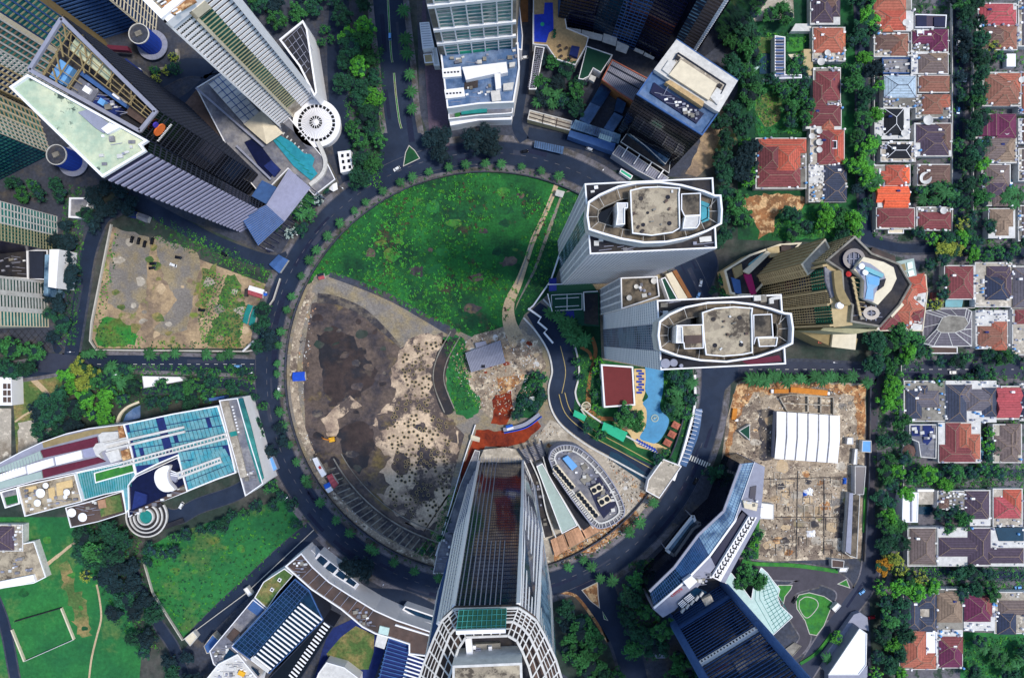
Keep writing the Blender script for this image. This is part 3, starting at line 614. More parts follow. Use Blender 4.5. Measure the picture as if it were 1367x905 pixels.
# podium beside the twin towers
t=T('tennis_court','green tennis court with white lines on a blue deck west of the slab towers','court',(755,410))
pz=7
t.part('deck',MB().prism([(p.x,p.y) for p in WL([(731,380),(790,378),(800,392),(800,436),(768,434),(737,414)],pz)],0,pz),'court_green'); t.part('blue_surround',MB().prism([(p.x,p.y) for p in WL([(740,417),(766,415),(768,433),(752,424)],pz+.05)],pz,pz+.05),'court_blue'); t.part('blue_roof',MB().prism([(p.x,p.y) for p in WL([(733,372),(743,371),(743,388),(733,389)],pz+1)],pz,pz+1),'court_blue'); t.part('dark_court',MB().prism([(p.x,p.y) for p in WL([(780,392),(798,392),(799,434),(780,432)],pz+.05)],pz,pz+.06),'roof_dark')
t.part('playing_surface',MB().prism([(p.x,p.y) for p in WL([(735,393),(778,391),(778,414),(737,416)],pz+.1)],pz,pz+.1),'court_green')
m=MB()
for a,b in (((736,394),(777,392)),((737,415),(777,413)),((736,394),(737,415)),((777,392),(777,413)),((741,399),(773,397)),((741,410),(773,408)),((757,393),(757,414))):m.beam(W(*a,pz+.2),W(*b,pz+.2),.35,.05)
t.part('court_line',m,'white',kind='stuff')
m=MB()
for q in ([(731,380),(768,379)],[(731,392),(737,416)],[(779,390),(780,415)],[(779,390),(798,389)]):m.beam(W(*q[0],pz+1),W(*q[1],pz+1),.5,2)
t.part('fence',m,'white')
zone('garden_ground',[(760,400),(800,400),(803,480),(858,490),(925,490),(924,560),(900,640),(870,620),(790,585),(765,550),(772,500),(765,450)],'grass_dark',.25,kind='stuff')
m=MB(); ribbon(m,[(790,450,5),(795,470,5),(788,500,4),(785,530,6),(788,550,10),(800,558,6),(820,560,5),(835,575,5)],5,.27); ribbon(m,[(775,463),(786,470),(790,480)],4,.275); struct('garden_path',m,'wood')
t=T('ballroom_block','low block with dark red roof framed in white beside the pool','building',(824,515))
block(t,[(802,486),(845,489),(848,541),(806,544)],9,'court_red','white',par=.8,pw=1)
zone('pool_deck',rough([(847,492),(862,492),(862,520),(857,535),(868,545),(870,570),(862,585),(895,600),(890,607),(850,596),(838,575),(820,566),(822,552),(840,545),(848,540)],.6),'deck',.30)
zone('swimming_pool',cat([(861,490),(884,490),(885,520),(881,545),(893,560),(886,580),(876,591),(866,590),(854,584),(862,568),(863,548),(858,538),(865,530),(861,520),(862,505),(861,490)],5),'pool',.34)
c=W(874,558); single('pool_island','small round fountain island standing in the blue hotel pool','fountain',MB().ring((c.x,c.y,.3),1.8,2.6,.4).cyl((c.x-.4,c.y,.3),.8,.8,8).cyl((c.x+.8,c.y+.5,.3),.5,.6,8),'pale_teal',(874,558))
for i,(x,y) in enumerate([(901,567),(896,579),(890,590)]):
 c=W(x,y); t=T('pool_cabana',['brown square cabana furthest north beside the pool','brown square cabana in the middle of three by the pool','brown square cabana nearest the loungers by the pool'][i],'cabana',(x,y),'cabanas by the pool')
 m=MB(); m.box((c.x,c.y,2.4),5,4.2,.2,-.5); r4=[(-2.6,-2.2),(2.6,-2.2),(2.6,2.2),(-2.6,2.2)]
 v=[(c.x+a*cos(-.5)-b*sin(-.5),c.y+a*sin(-.5)+b*cos(-.5),2.6) for a,b in r4]+[(c.x,c.y,3.7)]
 t.part('roof',MB().add(v,[(0,1,4),(1,2,4),(2,3,4),(3,0,4)]),'tile_terracotta')
 for a,b in r4:t.part('post',MB().cyl((v[r4.index((a,b))][0]*.9+c.x*.1,v[r4.index((a,b))][1]*.9+c.y*.1,.3),.12,2.3,6),'wood')
def lounger(x,y,rot,label,group,col='blue_deep',src=[]):
 c=W(x,y)
 if not src:
  t=T('sun_lounger',label,'sun lounger',(x,y),group); t.o.location=(0,0,0); t.loc=Vector((0,0,0))
  t.part('seat',MB().box((0,.3,.3),.9,1.7,.15),col); t.part('backrest',MB().ext([(-.45,-.5,.4),(.45,-.5,.4),(.45,-1.1,.85),(-.45,-1.1,.85)],Vector((0,0,.1))),col)
  m=MB(); [m.box((a,b,.0),.08,.08,.3) for a in (-.4,.4) for b in (-.4,1)]; t.part('frame',m,'white')
  o=t.o; src.append(o)
 else:
  o=src[0].copy(); COL.objects.link(o)
  for ch in src[0].children:
   k=ch.copy(); COL.objects.link(k); k.parent=o
 o.location=(c.x,c.y,.32); o.rotation_euler=(0,0,radians(rot)); o.scale=(1.5,1.5,1.5); o['label']=label; o['group']=group
for i in range(8):lounger(851.5+i*3.3,589+i*1.7,25,ordlabel('blue sun lounger in the row south of the pool',i,8,'from left'),'loungers south of the pool')
for i in range(9):lounger(853+(i % 2)*3,495+i*3.6,90,ordlabel('blue sun lounger between red roof and pool',i,9),'loungers west of the pool')
for i,q in enumerate([[(806,563),(838,577),(832,590),(803,574)],[(767,547),(783,555),(780,562),(765,555)]]):
 p=ccw([(w.x,w.y) for w in WL(q,4)]); t=T('garden_canopy',['bright green flat canopy roof beside the ramp road','small pale green canopy roof at the bend of the ramp'][i],'canopy',mid(q))
 t.part('roof',MB().prism(p,3.7,4),'court_green_light'); m=MB(); [m.cyl((a,b,0),.2,3.7,6) for a,b in inset(p,.6)]; t.part('post',m,'metal_grey')
c=W(782,542); t=T('garden_pergola','round pergola with slats on the brown garden path','pergola',(782,542)); t.part('rim',MB().ring((c.x,c.y,2.5),2.6,3.2,.3,24),'cream')
for k in range(3):t.part('slat',MB().beam((c.x-2.4,c.y-1+k,2.7),(c.x+2.4,c.y-.6+k,2.7),.4,.2),'cream')
t.part('post',MB().cyl((c.x,c.y,0),.3,2.6,8),'cream')
m=MB(); ribbon(m,[(926,500),(926,540),(918,575),(908,610),(898,640)],3,.1,3.2); single('garden_wall','curved white boundary wall east of the hotel pool garden','wall',m,'white',(920,560))
t=T('covered_walkway','glass roofed walkway between the garden wall and the road','walkway',(925,590)); m=MB(); ribbon(m,[(931,545),(927,575),(918,600),(910,620)],9,3.4,3.6); t.part('roof',m,'roof_blue_grey')
m=MB()
for i in range(14):a=(934-i*1.5,548+i*5.2); m.beam(W(a[0]-5,a[1]-1,3.7),W(a[0]+4,a[1]+1.5,3.7),.3,.2)
t.part('roof_rib',m,'white',kind='stuff')
t=T('gatehouse','pale concrete gate structure at the end of the ramp road','gatehouse',(890,640)); block(t,[(865,640),(885,612),(910,622),(880,665),(862,655)],6,'concrete_light','white',par=.6)
t=T('court_terrace','curved green and cream terraces behind the northern slab tower','building',(893,385))
block(t,[(882,372),(888,370),(905,400),(893,402)],8,'court_green','white',par=.6); t.part('cream_step',MB().prism([(p.x,p.y) for p in WL([(889,366),(897,363),(918,398),(906,400)],6)],0,6),'cream'); t.part('brown_step',MB().prism([(p.x,p.y) for p in WL([(898,362),(903,360),(924,397),(919,398)],4)],0,4),'wood')
# ---- glass tower with lattice crown, bottom centre
HC=230
G=[(640,616),(698,614),(713,645),(720,700),(716,790),(622,790),(610,720),(626,645)]
K=[(606,813),(692,811),(716,832),(738,872),(752,990),(552,990),(566,900),(586,832)]
t=T('glass_tower','tall dark glass tower with white lattice crown at the bottom centre','tower',(665,640))
A0=WL(G,0); A1=WL(K,HC); n8=len(G)
AM=WL([(628,679),(697,677),(723,712),(736,790),(733,900),(590,900),(586,790),(608,712)],110)
t.part('core',MB().loft(A0,AM,0).loft(AM,A1,0,0),'glass_navy')
cc=sum(A0,Vector())/n8
def face(i,lo=True):
 P0,P1=(A0,AM) if lo else (AM,A1)
 j=(i+1) % n8; d=P0[j]-P0[i]; n=Vector((d.y,-d.x,0)).normalized()
 if n.dot(P0[i]-cc) < 0:n=-n
 return P0[i],P0[j],P1[i],P1[j],n
def PP(wf,u,v):return lerp(lerp(wf[0],wf[1],u),lerp(wf[2],wf[3],u),v)
FT=((1,6,'glass_blue','metal_grey',.1,.5,'white'),(2,10,'glass_steel','metal_grey',.2,.35,'white_dirty'),(3,8,'glass_steel','metal_blue',.2,.35,'white_dirty'),(7,5,'glass_blue','metal_blue',.1,.8,'white'),(6,6,'glass_blue','metal_blue',.12,.3,None),(5,6,'glass_blue','metal_blue',.12,.3,None))
for lo in (True,False):
 for i_,nb_,g_,b_,bh_,mw_,mu_ in FT:glazing(t,face(i_,lo),29,nb_,g_,b_,bh=bh_,bd=.25,mw=mw_,md=.4,mull=mu_)
 wf=face(0,lo); glazing(t,wf,29,26,'glass_navy','navy',bh=.05,bd=.2,mw=.1,md=.15,mull='metal_dark',bname='floor_band')
 for u in (.07,.15,.23,.31,.39):t.part('white_fin',MB().ext([PP(wf,u,0),PP(wf,u+.014,0),PP(wf,u+.014,1),PP(wf,u,1)],wf[4]*.9),'metal_grey')
 if not lo:
  for u in (.47,.55,.63,.71):t.part('white_fin',MB().ext([PP(wf,u,.45),PP(wf,u+.012,.45),PP(wf,u+.012,1),PP(wf,u,1)],wf[4]*.9),'metal_grey')
 for u0,u1 in ((-.03,.02),(.975,1.03)):t.part('corner_fin',MB().ext([PP(wf,u0,0),PP(wf,u1,0),PP(wf,u1,1),PP(wf,u0,1)],wf[4]*1.6),'white')
for i in (7,1,2,6):
 t.part('edge_fin',MB().beam(A0[i],AM[i],1.3,1.3).beam(AM[i],A1[i],1.3,1.3),'white')
# crown: stepped lattice of white frames round a roof well
crown=[(606,813),(692,811),(703,818),(716,828),(727,848),(742,880),(756,925),(765,990),(545,990),(552,930),(566,885),(580,850),(590,828)]
cin=[(622,850),(678,848),(690,855),(697,868),(706,890),(714,920),(720,950),(722,990),(592,990),(592,950),(596,915),(604,890),(612,865)]
hb,ht=HC+.05,HC+6
co=WL(crown,HC+3); ci=WL(cin,HC+6); mo=[lerp(a,b,.5) for a,b in zip(co,ci)]
t.part('roof_well',MB().prism(ccw([(p.x,p.y) for p in ci]),HC-8,HC+.3),'roof_dark')
fr=MB()
nn=len(co)
for i in range(nn):
 j=(i+1) % nn
 for L0,z in ((co,0),(mo,1.5),(ci,0)):fr.beam(L0[i],L0[j],.7,.7)
 k=max(2,int((co[j]-co[i]).length/3.6))
 for q in range(k):
  f=q/k; fr.beam(lerp(co[i],co[j],f),lerp(mo[i],mo[j],f),.4,.4); fr.beam(lerp(mo[i],mo[j],f),lerp(ci[i],ci[j],f),.4,.4)
 for f in (.12,.25,.37,.75):fr.beam(lerp(co[i],ci[i],f),lerp(co[j],ci[j],f),.28,.28)
t.part('crown_lattice',fr,'white_dirty',kind='stuff')
us=[i for i in range(nn)]
m=MB()
for i in range(nn):
 j=(i+1) % nn; m.add([co[i]-Vector((0,0,3)),co[j]-Vector((0,0,3)),ci[j]-Vector((0,0,5)),ci[i]-Vector((0,0,5))],[(0,1,2,3)])
t.part('crown_deck',m,'roof_brown')
gp=WL([(613,813),(676,811),(675,840),(609,843)],HC+7)
m=MB(); m.add(gp,[(0,1,2,3)]); t.part('green_screen',MB().ext(gp,Vector((0,0,.4))),'court_green')
m=MB()
for i in range(11):
 m.beam(lerp(gp[0],gp[1],i/10)+Vector((0,0,.6)),lerp(gp[3],gp[2],i/10)+Vector((0,0,.6)),.25,.25)
for i in range(5):m.beam(lerp(gp[0],gp[3],i/4)+Vector((0,0,.6)),lerp(gp[1],gp[2],i/4)+Vector((0,0,.6)),.2,.2)
t.part('screen_bar',m,'glass_teal',kind='stuff')
t.part('crown_beam',MB().beam(W(609,843,HC+8),W(675,841,HC+8),1.2,1.2),'white')
pr=[(q.x,q.y) for q in WL([(604,888),(697,884),(700,990),(602,990)],HC+12)]
t.part('penthouse',MB().prism(ccw(pr),HC,HC+12),'white_dirty'); t.part('penthouse_roof',MB().prism(inset(ccw(pr),.8),HC+12.01,HC+12.1),'stained_roof')
t.part('service_floor',MB().prism(ccw([(q.x,q.y) for q in WL([(630,860),(668,858),(668,888),(630,888)],HC+2)]),HC,HC+2),'concrete')
t.part('service_duct',MB().beam(W(625,847,HC+4),W(629,888,HC+4),2,2),'white')
m=MB(); clutter(t,[(632,862),(666,860),(666,884),(632,884)],HC+2,10,31,'abp'); clutter(t,[(672,862),(690,866),(694,884),(670,884)],HC+.4,6,32,'abp')
# podium strips west of tower
t=T('tower_podium','long grey podium strip on the west side of the central glass tower','building',(600,720))
block(t,[(634,600),(641,602),(632,650),(611,720),(600,765),(578,765),(584,735),(600,690),(615,645)],4,'roof_grey','pavement_dark',par=.9,parm='white_dirty',pw=.5)
clutter(t,[(590,725),(604,700),(600,740),(588,752)],4,10,33,'abtp')
t=T('entrance_plaza_canopy','pale curved entrance apron with glazed canopy north of the central glass tower','canopy',(670,608))
t.part('roof',MB().prism(ccw([(q.x,q.y) for q in WL([(640,612),(646,600),(672,597),(694,600),(702,612),(700,618),(640,618)],6)]),5.6,6),'concrete_light')
m=MB()
for i in range(16):m.beam(W(642+i*3.7,611,6.1),W(640+i*3.9,620,6.1),.3,.2)
t.part('canopy_rib',m,'metal_grey',kind='stuff'); t.part('column',MB().cyl((*W(670,605)[:2],0),.6,5.6,8),'white')
# ---- oval plant roof podium
def slab(t,name,poly,z0,z1,mat):return t.part(name,MB().prism(ccw([(q.x,q.y) for q in WL(poly,z1)]),z0,z1),mat)
t=T('oval_podium','oval podium with rooftop plant and rows of fans east of the central tower','building',(780,650)); hz=14
ov=cat([(732,612),(737,600),(752,593),(773,597),(800,620),(822,650),(834,680),(826,695),(804,705),(788,698),(762,665),(742,635),(732,612)],4)[:-1]
block(t,ov,hz,'roof_grey','metal_grey',par=1.2,pw=.7,parm='metal_grey')
op=ccw([(q.x,q.y) for q in WL(ov,hz)]); i3=inset(op,3.2); i4=inset(op,4.2); m=MB(); n=len(op)
for i in range(n):
 j=(i+1) % n; m.prism([i3[i],i3[j],i4[j],i4[i]],hz+.01,hz+1.2)
 m.beam((*op[i],hz+1),(*i3[i],hz+1),.35,.3)
t.part('gantry_frame',m,'white_dirty',kind='stuff')
def fanrow(x0,y0,x1,y1,w,n):
 a,b=W(x0,y0,hz+2.4),W(x1,y1,hz+2.4); t.part('cooling_tower',MB().beam(a-Vector((0,0,1.2)),b-Vector((0,0,1.2)),w,2.4),'cream')
 for i in range(n):
  p=lerp(a,b,(i+.5)/n); t.part('fan',MB().cyl((p.x,p.y,hz+2.41),w*.3,.35,12,w*.34),'glass_black')
fanrow(741,623,765,652,4.4,7); fanrow(771,658,797,690,4.4,7); fanrow(790,656,803,649,4.8,2); fanrow(800,672,814,664,4.8,2)
t.part('blue_plant_room',MB().prism(ccw([(q.x,q.y) for q in WL([(751,612),(758,608),(771,622),(764,628)],hz+3)]),hz,hz+3),'sky_blue')
for q in ([(774,640),(784,632),(790,640),(780,647)],[(775,622),(781,618),(785,624),(779,628)]):t.part('plant_block',MB().prism(ccw([(w.x,w.y) for w in WL(q,hz+1)]),hz,hz+1),'concrete')
clutter(t,[(765,630),(790,628),(812,660),(800,665),(780,650)],hz,14,34,'abp'); clutter(t,[(738,612),(750,600),(766,602),(748,612)],hz,12,35,'abp'); clutter(t,[(768,606),(800,630),(826,670),(815,690),(790,650)],hz,24,37,'abp'); slab(t,'dark_deck',[(784,646),(800,636),(824,672),(806,692),(798,680)],hz,hz+.3,'navy'); clutter(t,[(700,640),(712,632),(730,700)],.1,1,38,'p')
for k in range(26):
 f=k/25; a=W(lerp(738,787,f),lerp(632,694,f),hz+.6); b=W(lerp(743,792,f),lerp(629,690,f),hz+.6); t.part('louvre',MB().beam(a,b,.9,.5),'white_dirty')
t=T('wedge_roof','long pale green wedge roof between the central tower and the oval podium','building',(745,665))
block(t,[(716,622),(724,618),(771,701),(750,712)],9,'pale_teal','white',par=.7,pw=.5)
t=T('curved_walkway','curved dark walkway with white parapets beside the oval podium','walkway',(735,650)); m=MB(); ribbon(m,[(703,612,7),(715,640,8),(724,680,9),(732,712,11)],8,.1,7); t.part('west_deck',m,'roof_dark')
m=MB(); ribbon(m,[(727,606,6),(736,632,8),(755,660,9),(782,700,12)],8,.1,8); t.part('east_deck',m,'roof_dark')
for i,(pts) in enumerate(([(699,612),(711,642),(719,682),(726,712)],[(707,610),(720,640),(729,680),(741,712)],[(724,606),(732,632),(750,662),(774,702)],[(731,606),(740,630),(760,658),(790,700)])):
 m=MB(); ribbon(m,pts,1.5,6,9.3); t.part('parapet',m,'white_dirty')
clutter(t,[(716,640),(722,640),(730,700),(724,700)],7,8,36,'abt')
t=T('timber_deck','row of pale timber planks laid over the site south of the wedge roof','deck',(765,718))
for k in range(34):
 f=k/33; a=W(lerp(736,792,f),lerp(720,693,f),3); b=W(lerp(742,802,f),lerp(742,708,f),3)
 if k in (10,22):continue
 t.part('plank',MB().beam(a,b,1.05,.3),'plank')
t.part('frame',MB().beam(W(735,722,2.6),W(793,692,2.6),.6,.5).beam(W(741,741,2.6),W(801,710,2.6),.6,.5),'concrete')
t=T('dark_truss','dark trusses spanning north of the wedge roof','truss',(715,600))
for q in ([(691,598),(705,618)],[(712,590),(722,612)],[(722,588),(730,610)],[(703,594),(714,616)]):t.part('girder',MB().beam(W(*q[0],8),W(*q[1],8),1.2,1.2),'metal_dark')
m=MB()
for k in range(9):m.beam(W(694+k*.9,602+k*2,7.4),W(722+k*.9,592+k*2.1,7.4),.35,.4)
t.part('cross_member',m,'metal_grey',kind='stuff'); t.part('support',MB().cyl((*W(712,604)[:2],0),.5,7.4,8),'concrete')
# ---- white striped hotel tower, top left
hh=155; R1=(218,28); R2=(294,-35); ft=[R1,R2,(236,-110),(150,-40)]
t=T('hotel_tower','tall white hotel tower with stripes of balconies and a green glass strip','tower',(400,150))
block(t,ft,hh,'stained_roof','white',par=2,pw=3)
wf=wallface(R1,R2,hh,0,mid(ft))
t.part('corner_pier',MB().ext([PP(wf,-.0,0),PP(wf,.03,0),PP(wf,.03,1),PP(wf,0,1)],wf[4]*1.5),'white')
glazing(t,wf,40,0,'glass_dark','white',bh=.5,bd=.4,u0=.03,u1=.33,v1=.965,single_parts=True,bname='balcony')
m=MB()
for i in range(9):
 u=.03+.3*(i+.5)/9; m.ext([PP(wf,u,0),PP(wf,u+.004,0),PP(wf,u+.004,.965),PP(wf,u,.965)],wf[4]*.45)
t.part('balcony_divider',m,'white',kind='stuff')
t.part('beige_pier',MB().ext([PP(wf,.33,0),PP(wf,.375,0),PP(wf,.375,.97),PP(wf,.33,.97)],wf[4]*1.8),'cream')
glazing(t,wf,40,10,'glass_green','olive_wall',bh=.15,bd=.5,mw=.15,md=.2,mull='glass_teal',u0=.375,u1=.6,v0=.14,v1=.93)
t.part('recess_floor',MB().ext([PP(wf,.375,.0),PP(wf,.62,0),PP(wf,.62,.14),PP(wf,.375,.14)],wf[4]*.3),'concrete_light')
glazing(t,wf,40,0,'roof_brown','white',bh=.62,bd=.35,u0=.6,u1=.9,v0=.0,v1=.965,single_parts=True,bname='balcony')
t.part('corner_pier',MB().ext([PP(wf,.9,0),PP(wf,1.,0),PP(wf,1.,1),PP(wf,.9,1)],wf[4]*2.2),'white')
t.part('beige_pier',MB().ext([PP(wf,.33,.93),PP(wf,.6,.93),PP(wf,.6,.97),PP(wf,.33,.97)],wf[4]*1.8),'cream')
t.part('parapet_band',MB().ext([PP(wf,0,.965),PP(wf,1,.965),PP(wf,1,1),PP(wf,0,1)],wf[4]*1.5),'white')
t.part('roof_terrace',MB().prism(ccw([(q.x,q.y) for q in WL([(214,8),(232,20),(262,2),(240,-20)],hh+1)]),hh,hh+1),'orange_soil')
m=MB()
for k in range(7):m.beam(W(205+k*5,8+k*3.2-8,hh+2.2),W(212+k*5,18+k*3.2-22,hh+2.2),.5,.5)
t.part('roof_pergola',m,'white',kind='stuff')
t=T('rotunda','round white rotunda with a ring of dark windows beside the hotel pool','rotunda',(427,168)); hq=10; c=W(422,164,hq)
k_=(H-hq)/H*S
t.part('drum',MB().cyl((c.x,c.y,0),29*k_,hq-3,48),'white'); t.part('outer_roof',MB().ring((c.x,c.y,hq-3),25*k_,32*k_,2,48),'white')
t.part('window_ring',MB().cyl((c.x,c.y,hq-2.9),26*k_,1.6,48),'glass_black')
for i in range(26):
 a=2*pi*i/26; t.part('radial_rib',MB().beam((c.x+20*k_*cos(a),c.y+20*k_*sin(a),hq-.9),(c.x+27*k_*cos(a),c.y+27*k_*sin(a),hq-.9),.5,.9),'white')
t.part('dome',MB().cyl((c.x,c.y,hq-1.2),21*k_,1.8,48,9*k_),'white',smooth=False)
t.part('inner_window_ring',MB().ring((c.x,c.y,hq+.7),4.6*k_,8.5*k_,.25,32),'glass_black')
for i in range(14):
 a=2*pi*i/14; t.part('hub_rib',MB().beam((c.x+4*k_*cos(a),c.y+4*k_*sin(a),hq+1),(c.x+9*k_*cos(a),c.y+9*k_*sin(a),hq+1),.3,.4),'white')
t.part('hub',MB().cyl((c.x,c.y,hq+.6),4.6*k_,1,24,2*k_),'white')
m=MB()
for i in range(48):
 a=2*pi*i/48; m.beam((c.x+9*k_*cos(a),c.y+9*k_*sin(a),hq+.75),(c.x+21*k_*cos(a),c.y+21*k_*sin(a),hq-1.1),.12,.12)
t.part('roof_seam',m,'metal_grey',kind='stuff')
t=T('hotel_podium','hotel podium with pool deck and pale gridded roofs below the striped tower','building',(370,190)); hp=9
block(t,[(262,118),(300,95),(352,146),(380,150),(436,215),(448,240),(420,262),(385,226),(350,262),(318,225)],hp,'roof_grey','concrete',par=.8)
slab(t,'white_roof',[(278,112),(298,97),(348,152),(326,166)],hp,12,'white_dirty')
m=MB()
for k in range(9):f=k/8; m.beam(W(lerp(279,326,f),lerp(112,165,f),12.15),W(lerp(298,347,f),lerp(98,152,f),12.15),.3,.2)
for f in (.33,.66):m.beam(W(lerp(279,298,f),lerp(112,98,f),12.15),W(lerp(326,347,f),lerp(165,152,f),12.15),.5,.2)
t.part('roof_seam',m,'metal_blue',kind='stuff')
a=WL([(325,166),(349,148),(378,178),(356,193)],13); b=W(351,170,16)
t.part('tent_roof',MB().add(a+[b],[(0,1,4),(1,2,4),(2,3,4),(3,0,4)]),'cream')
slab(t,'pool',[(364,187),(372,180),(390,190),(406,205),(415,206),(420,212),(417,222),(424,232),(415,241),(392,222)],hp+.8,hp+.95,'pool_teal')
m=MB()
for k in range(8):m.beam(W(368+k*6,186+k*6.4,hp+1),W(375+k*6.2,192+k*6,hp+1),.7,.04)
t.part('pool_stripe',m,'teal',kind='stuff')  # flat teal stripes laid on the pool
m=MB()
for k in range(7):a=W(378+k*5,178+k*4.6,hp+1.2); m.box((a.x,a.y,hp),1.8,.9,.5,.9)
t.part('deck_chairs',m,'white_dirty',kind='stuff')
slab(t,'terrace',[(372,160),(392,176),(410,198),(400,200),(380,184)],hp,hp+.4,'pavement_dark')
for q,mm in (([(237,150),(262,120),(336,188),(312,210)],'roof_brown'),([(262,120),(275,110),(352,190),(337,188)],'roof_dark')):slab(t,'dark_roof',q,0,6 if mm == 'roof_brown' else 6.4,mm)
for a_,b_ in (((262,118),(352,196)),((316,195),(362,240))):t.part('roof_beam',MB().beam(W(*a_,12),W(*b_,12),1.3,1.6),'metal_grey')
for q in ([(312,205),(330,184),(338,190),(320,212)],):slab(t,'grey_landing',q,0,8,'metal_grey')
slab(t,'blue_skylight',[(352,222),(362,214),(374,226),(366,236)],hp,hp+2,'roof_navy')
slab(t,'navy_roof',[(326,190),(340,184),(372,226),(358,240),(345,222)],6.5,9.5,'navy')
m=MB(); ribbon(m,[(430,195),(440,220),(436,238),(420,252)],5,hp,hp+2); t.part('white_bridge',m,'white_dirty')
t=T('ribbed_canopy','v shaped lavender canopy with ribs pointing down beside the pool terrace','canopy',(360,290))
V=dict(a=W(322,290,16),b=W(356,274,20),c=W(386,226,20),d=W(415,251,20),e=W(345,328,14),f=W(380,296,18))
t.part('west_plane',MB().ext([V['a'],V['b'],V['f'],V['e']],Vector((0,0,.5))),'metal_blue'); t.part('east_plane',MB().ext([V['b'],V['c'],V['d'],V['f']],Vector((0,0,.5))),'lavender')
for k in range(13):
 f=k/12; p=lerp(V['d'],V['e'],f); t.part('rib',MB().beam(p,(p.x+4.2,p.y-3.0,5),.5,.6),'navy')
m=MB()
for k in range(16):
 f=k/15; m.beam(lerp(V['c'],V['d'],f)+Vector((0,0,.6)),lerp(V['b'],V['f'],f)+Vector((0,0,.6)),.18,.1); m.beam(lerp(V['a'],V['e'],f)+Vector((0,0,.6)),lerp(V['b'],V['f'],f)+Vector((0,0,.6)),.18,.1)
t.part('seam',m,'metal_grey',kind='stuff')
for k in 'acdeb':t.part('column',MB().cyl((V[k].x*.97,V[k].y*.97,0),.4,V[k].z-.2,8),'metal_grey')
t=T('blue_pavilion','small blue flat roof pavilion between black tower and lavender canopy','building',(352,255)); block(t,[(336,262),(350,241),(371,251),(356,273)],14,'metal_blue','metal_dark',par=.4,parm='metal_blue')
t=T('triangular_annex','white framed triangular roof with dark panels right of the hotel tower','building',(410,80)); tri=[(373,54),(405,28),(411,40),(424,125),(420,130),(400,90)]
block(t,tri,24,'roof_dark','white',par=1,pw=1.1)
m=MB()
for k in range(6):m.beam(W(380+k*5,56+k*9,24.3),W(401+k*2.5,36+k*11,24.3),.25,.2)
for k in range(5):m.beam(W(378+k*6,56-k*5,24.3),W(408+k*2.4,100-k*8,24.3),.25,.2)
t.part('roof_grid',m,'metal_grey',kind='stuff')
t=T('courtyard_building','small white flat roof building with six square skylights near the ring road','building',(462,216)); block(t,[(451,203),(468,201),(471,228),(455,231)],6,'white','white',par=.5)
for i in range(2):
 for j in range(3):pass
for (x,y) in ((457,208),(464.5,207),(458,216),(465.5,215),(459.5,224),(467,223)):
 m=MB(); pxbox(m,x,y,3,4.2,.7,6); t.part('skylight',m,'glass_dark')
t=T('tent_canopy','small white tensile canopy beside the hotel gate','canopy',(444,247)); v=WL([(439,240),(449,238),(451,253),(445,256),(438,252)],3.5); t.part('fabric',MB().add(v+[W(444,247,5.5)],[(i,(i+1) % 5,5) for i in range(5)]),'white'); t.part('mast',MB().cyl((*W(444,247)[:2],0),.15,5.5,6),'metal_grey')
# ---- bronze roofed tower with ribs, and its steel crowned neighbour
h3=150; gr=[(15,118),(40,101),(200,189),(191,195),(197,203),(139,238)]
t=T('office_tower','tower with pale green stained roof and lavender horizontal louvres','tower',(330,300))
block(t,gr,h3,'roof_green','glass_black',par=1.5,pw=1)
wf=wallface((139,238),(197,203),h3,0,mid(gr)); glazing(t,wf,30,0,'navy','lavender',bh=.42,bd=.7,single_parts=True,bname='louvre')
wf=wallface((200,189),(191,195),h3,0,mid(gr)); glazing(t,wallface((197,203),(200,189),h3,0,mid(gr)),30,4,'glass_black','metal_dark',bh=.15,bd=.4,mw=.3)
glazing(t,wallface((15,118),(139,238),h3,0,mid(gr)),30,20,'glass_black','metal_dark',bh=.15,bd=.4,mw=.3)
t.part('metal_roof_patch',MB().prism(ccw([(q.x,q.y) for q in WL([(104,150),(118,146),(146,165),(138,178),(126,170)],h3+1)]),h3,h3+1),'metal_grey'); t.part('white_hatch',MB().prism(ccw([(q.x,q.y) for q in WL([(135,172),(146,164),(160,170),(143,179)],h3+2)]),h3,h3+2),'white')
clutter(t,[(130,175),(185,190),(180,200),(140,225)],h3,10,41,'abp')
h2=132; fr2=[(82,20),(213,149),(188,180),(35,95)]
t=T('office_tower','tower crowned by an open rusty steel frame and an orange emblem on black','tower',(320,240))
p2=ccw([(q.x,q.y) for q in WL(fr2,h2)]); t.part('wall',MB().prism(p2,0,h2-9),'glass_black'); t.part('roof',MB().prism(inset(p2,.5),h2-8.99,h2-8.5),'roof_dark')
m=MB(); q=inset(p2,1.2)
for i in range(4):j=(i+1) % 4; m.beam((*q[i],h2),(*q[j],h2),1.8,1.4); m.beam((*q[i],h2-9),(*q[i],h2),1.2,1.2)
t.part('crown_frame',m,'metal_grey')
P4=[Vector((*a.to_2d(),h2-1)) for a in WL(fr2,h2)]
def Q(u,v):return lerp(lerp(P4[0],P4[1],u),lerp(P4[3],P4[2],u),v)
m=MB()
for k in range(1,9):m.beam(Q(k/9,0),Q(k/9,1 if k < 4 else .45),.45,.45)
for v in (.11,.22,.33,.44,.7,.85):m.beam(Q(0,v),Q(.95 if v < .5 else .4,v),.4,.4)
for k in range(4):m.beam(Q(.02+k*.1,.5),Q(.02+k*.1,1),.4,.4); m.beam(Q(.1+k*.2,0),Q(.2+k*.2,.45),.4,.4)
for k in range(6):m.beam(Q(.05*k,0.25*(k % 4)),Q(.05*k+.12,.25*(k % 4)+.25),.6,.6)
t.part('crown_truss',m,'beige_dark',kind='stuff')
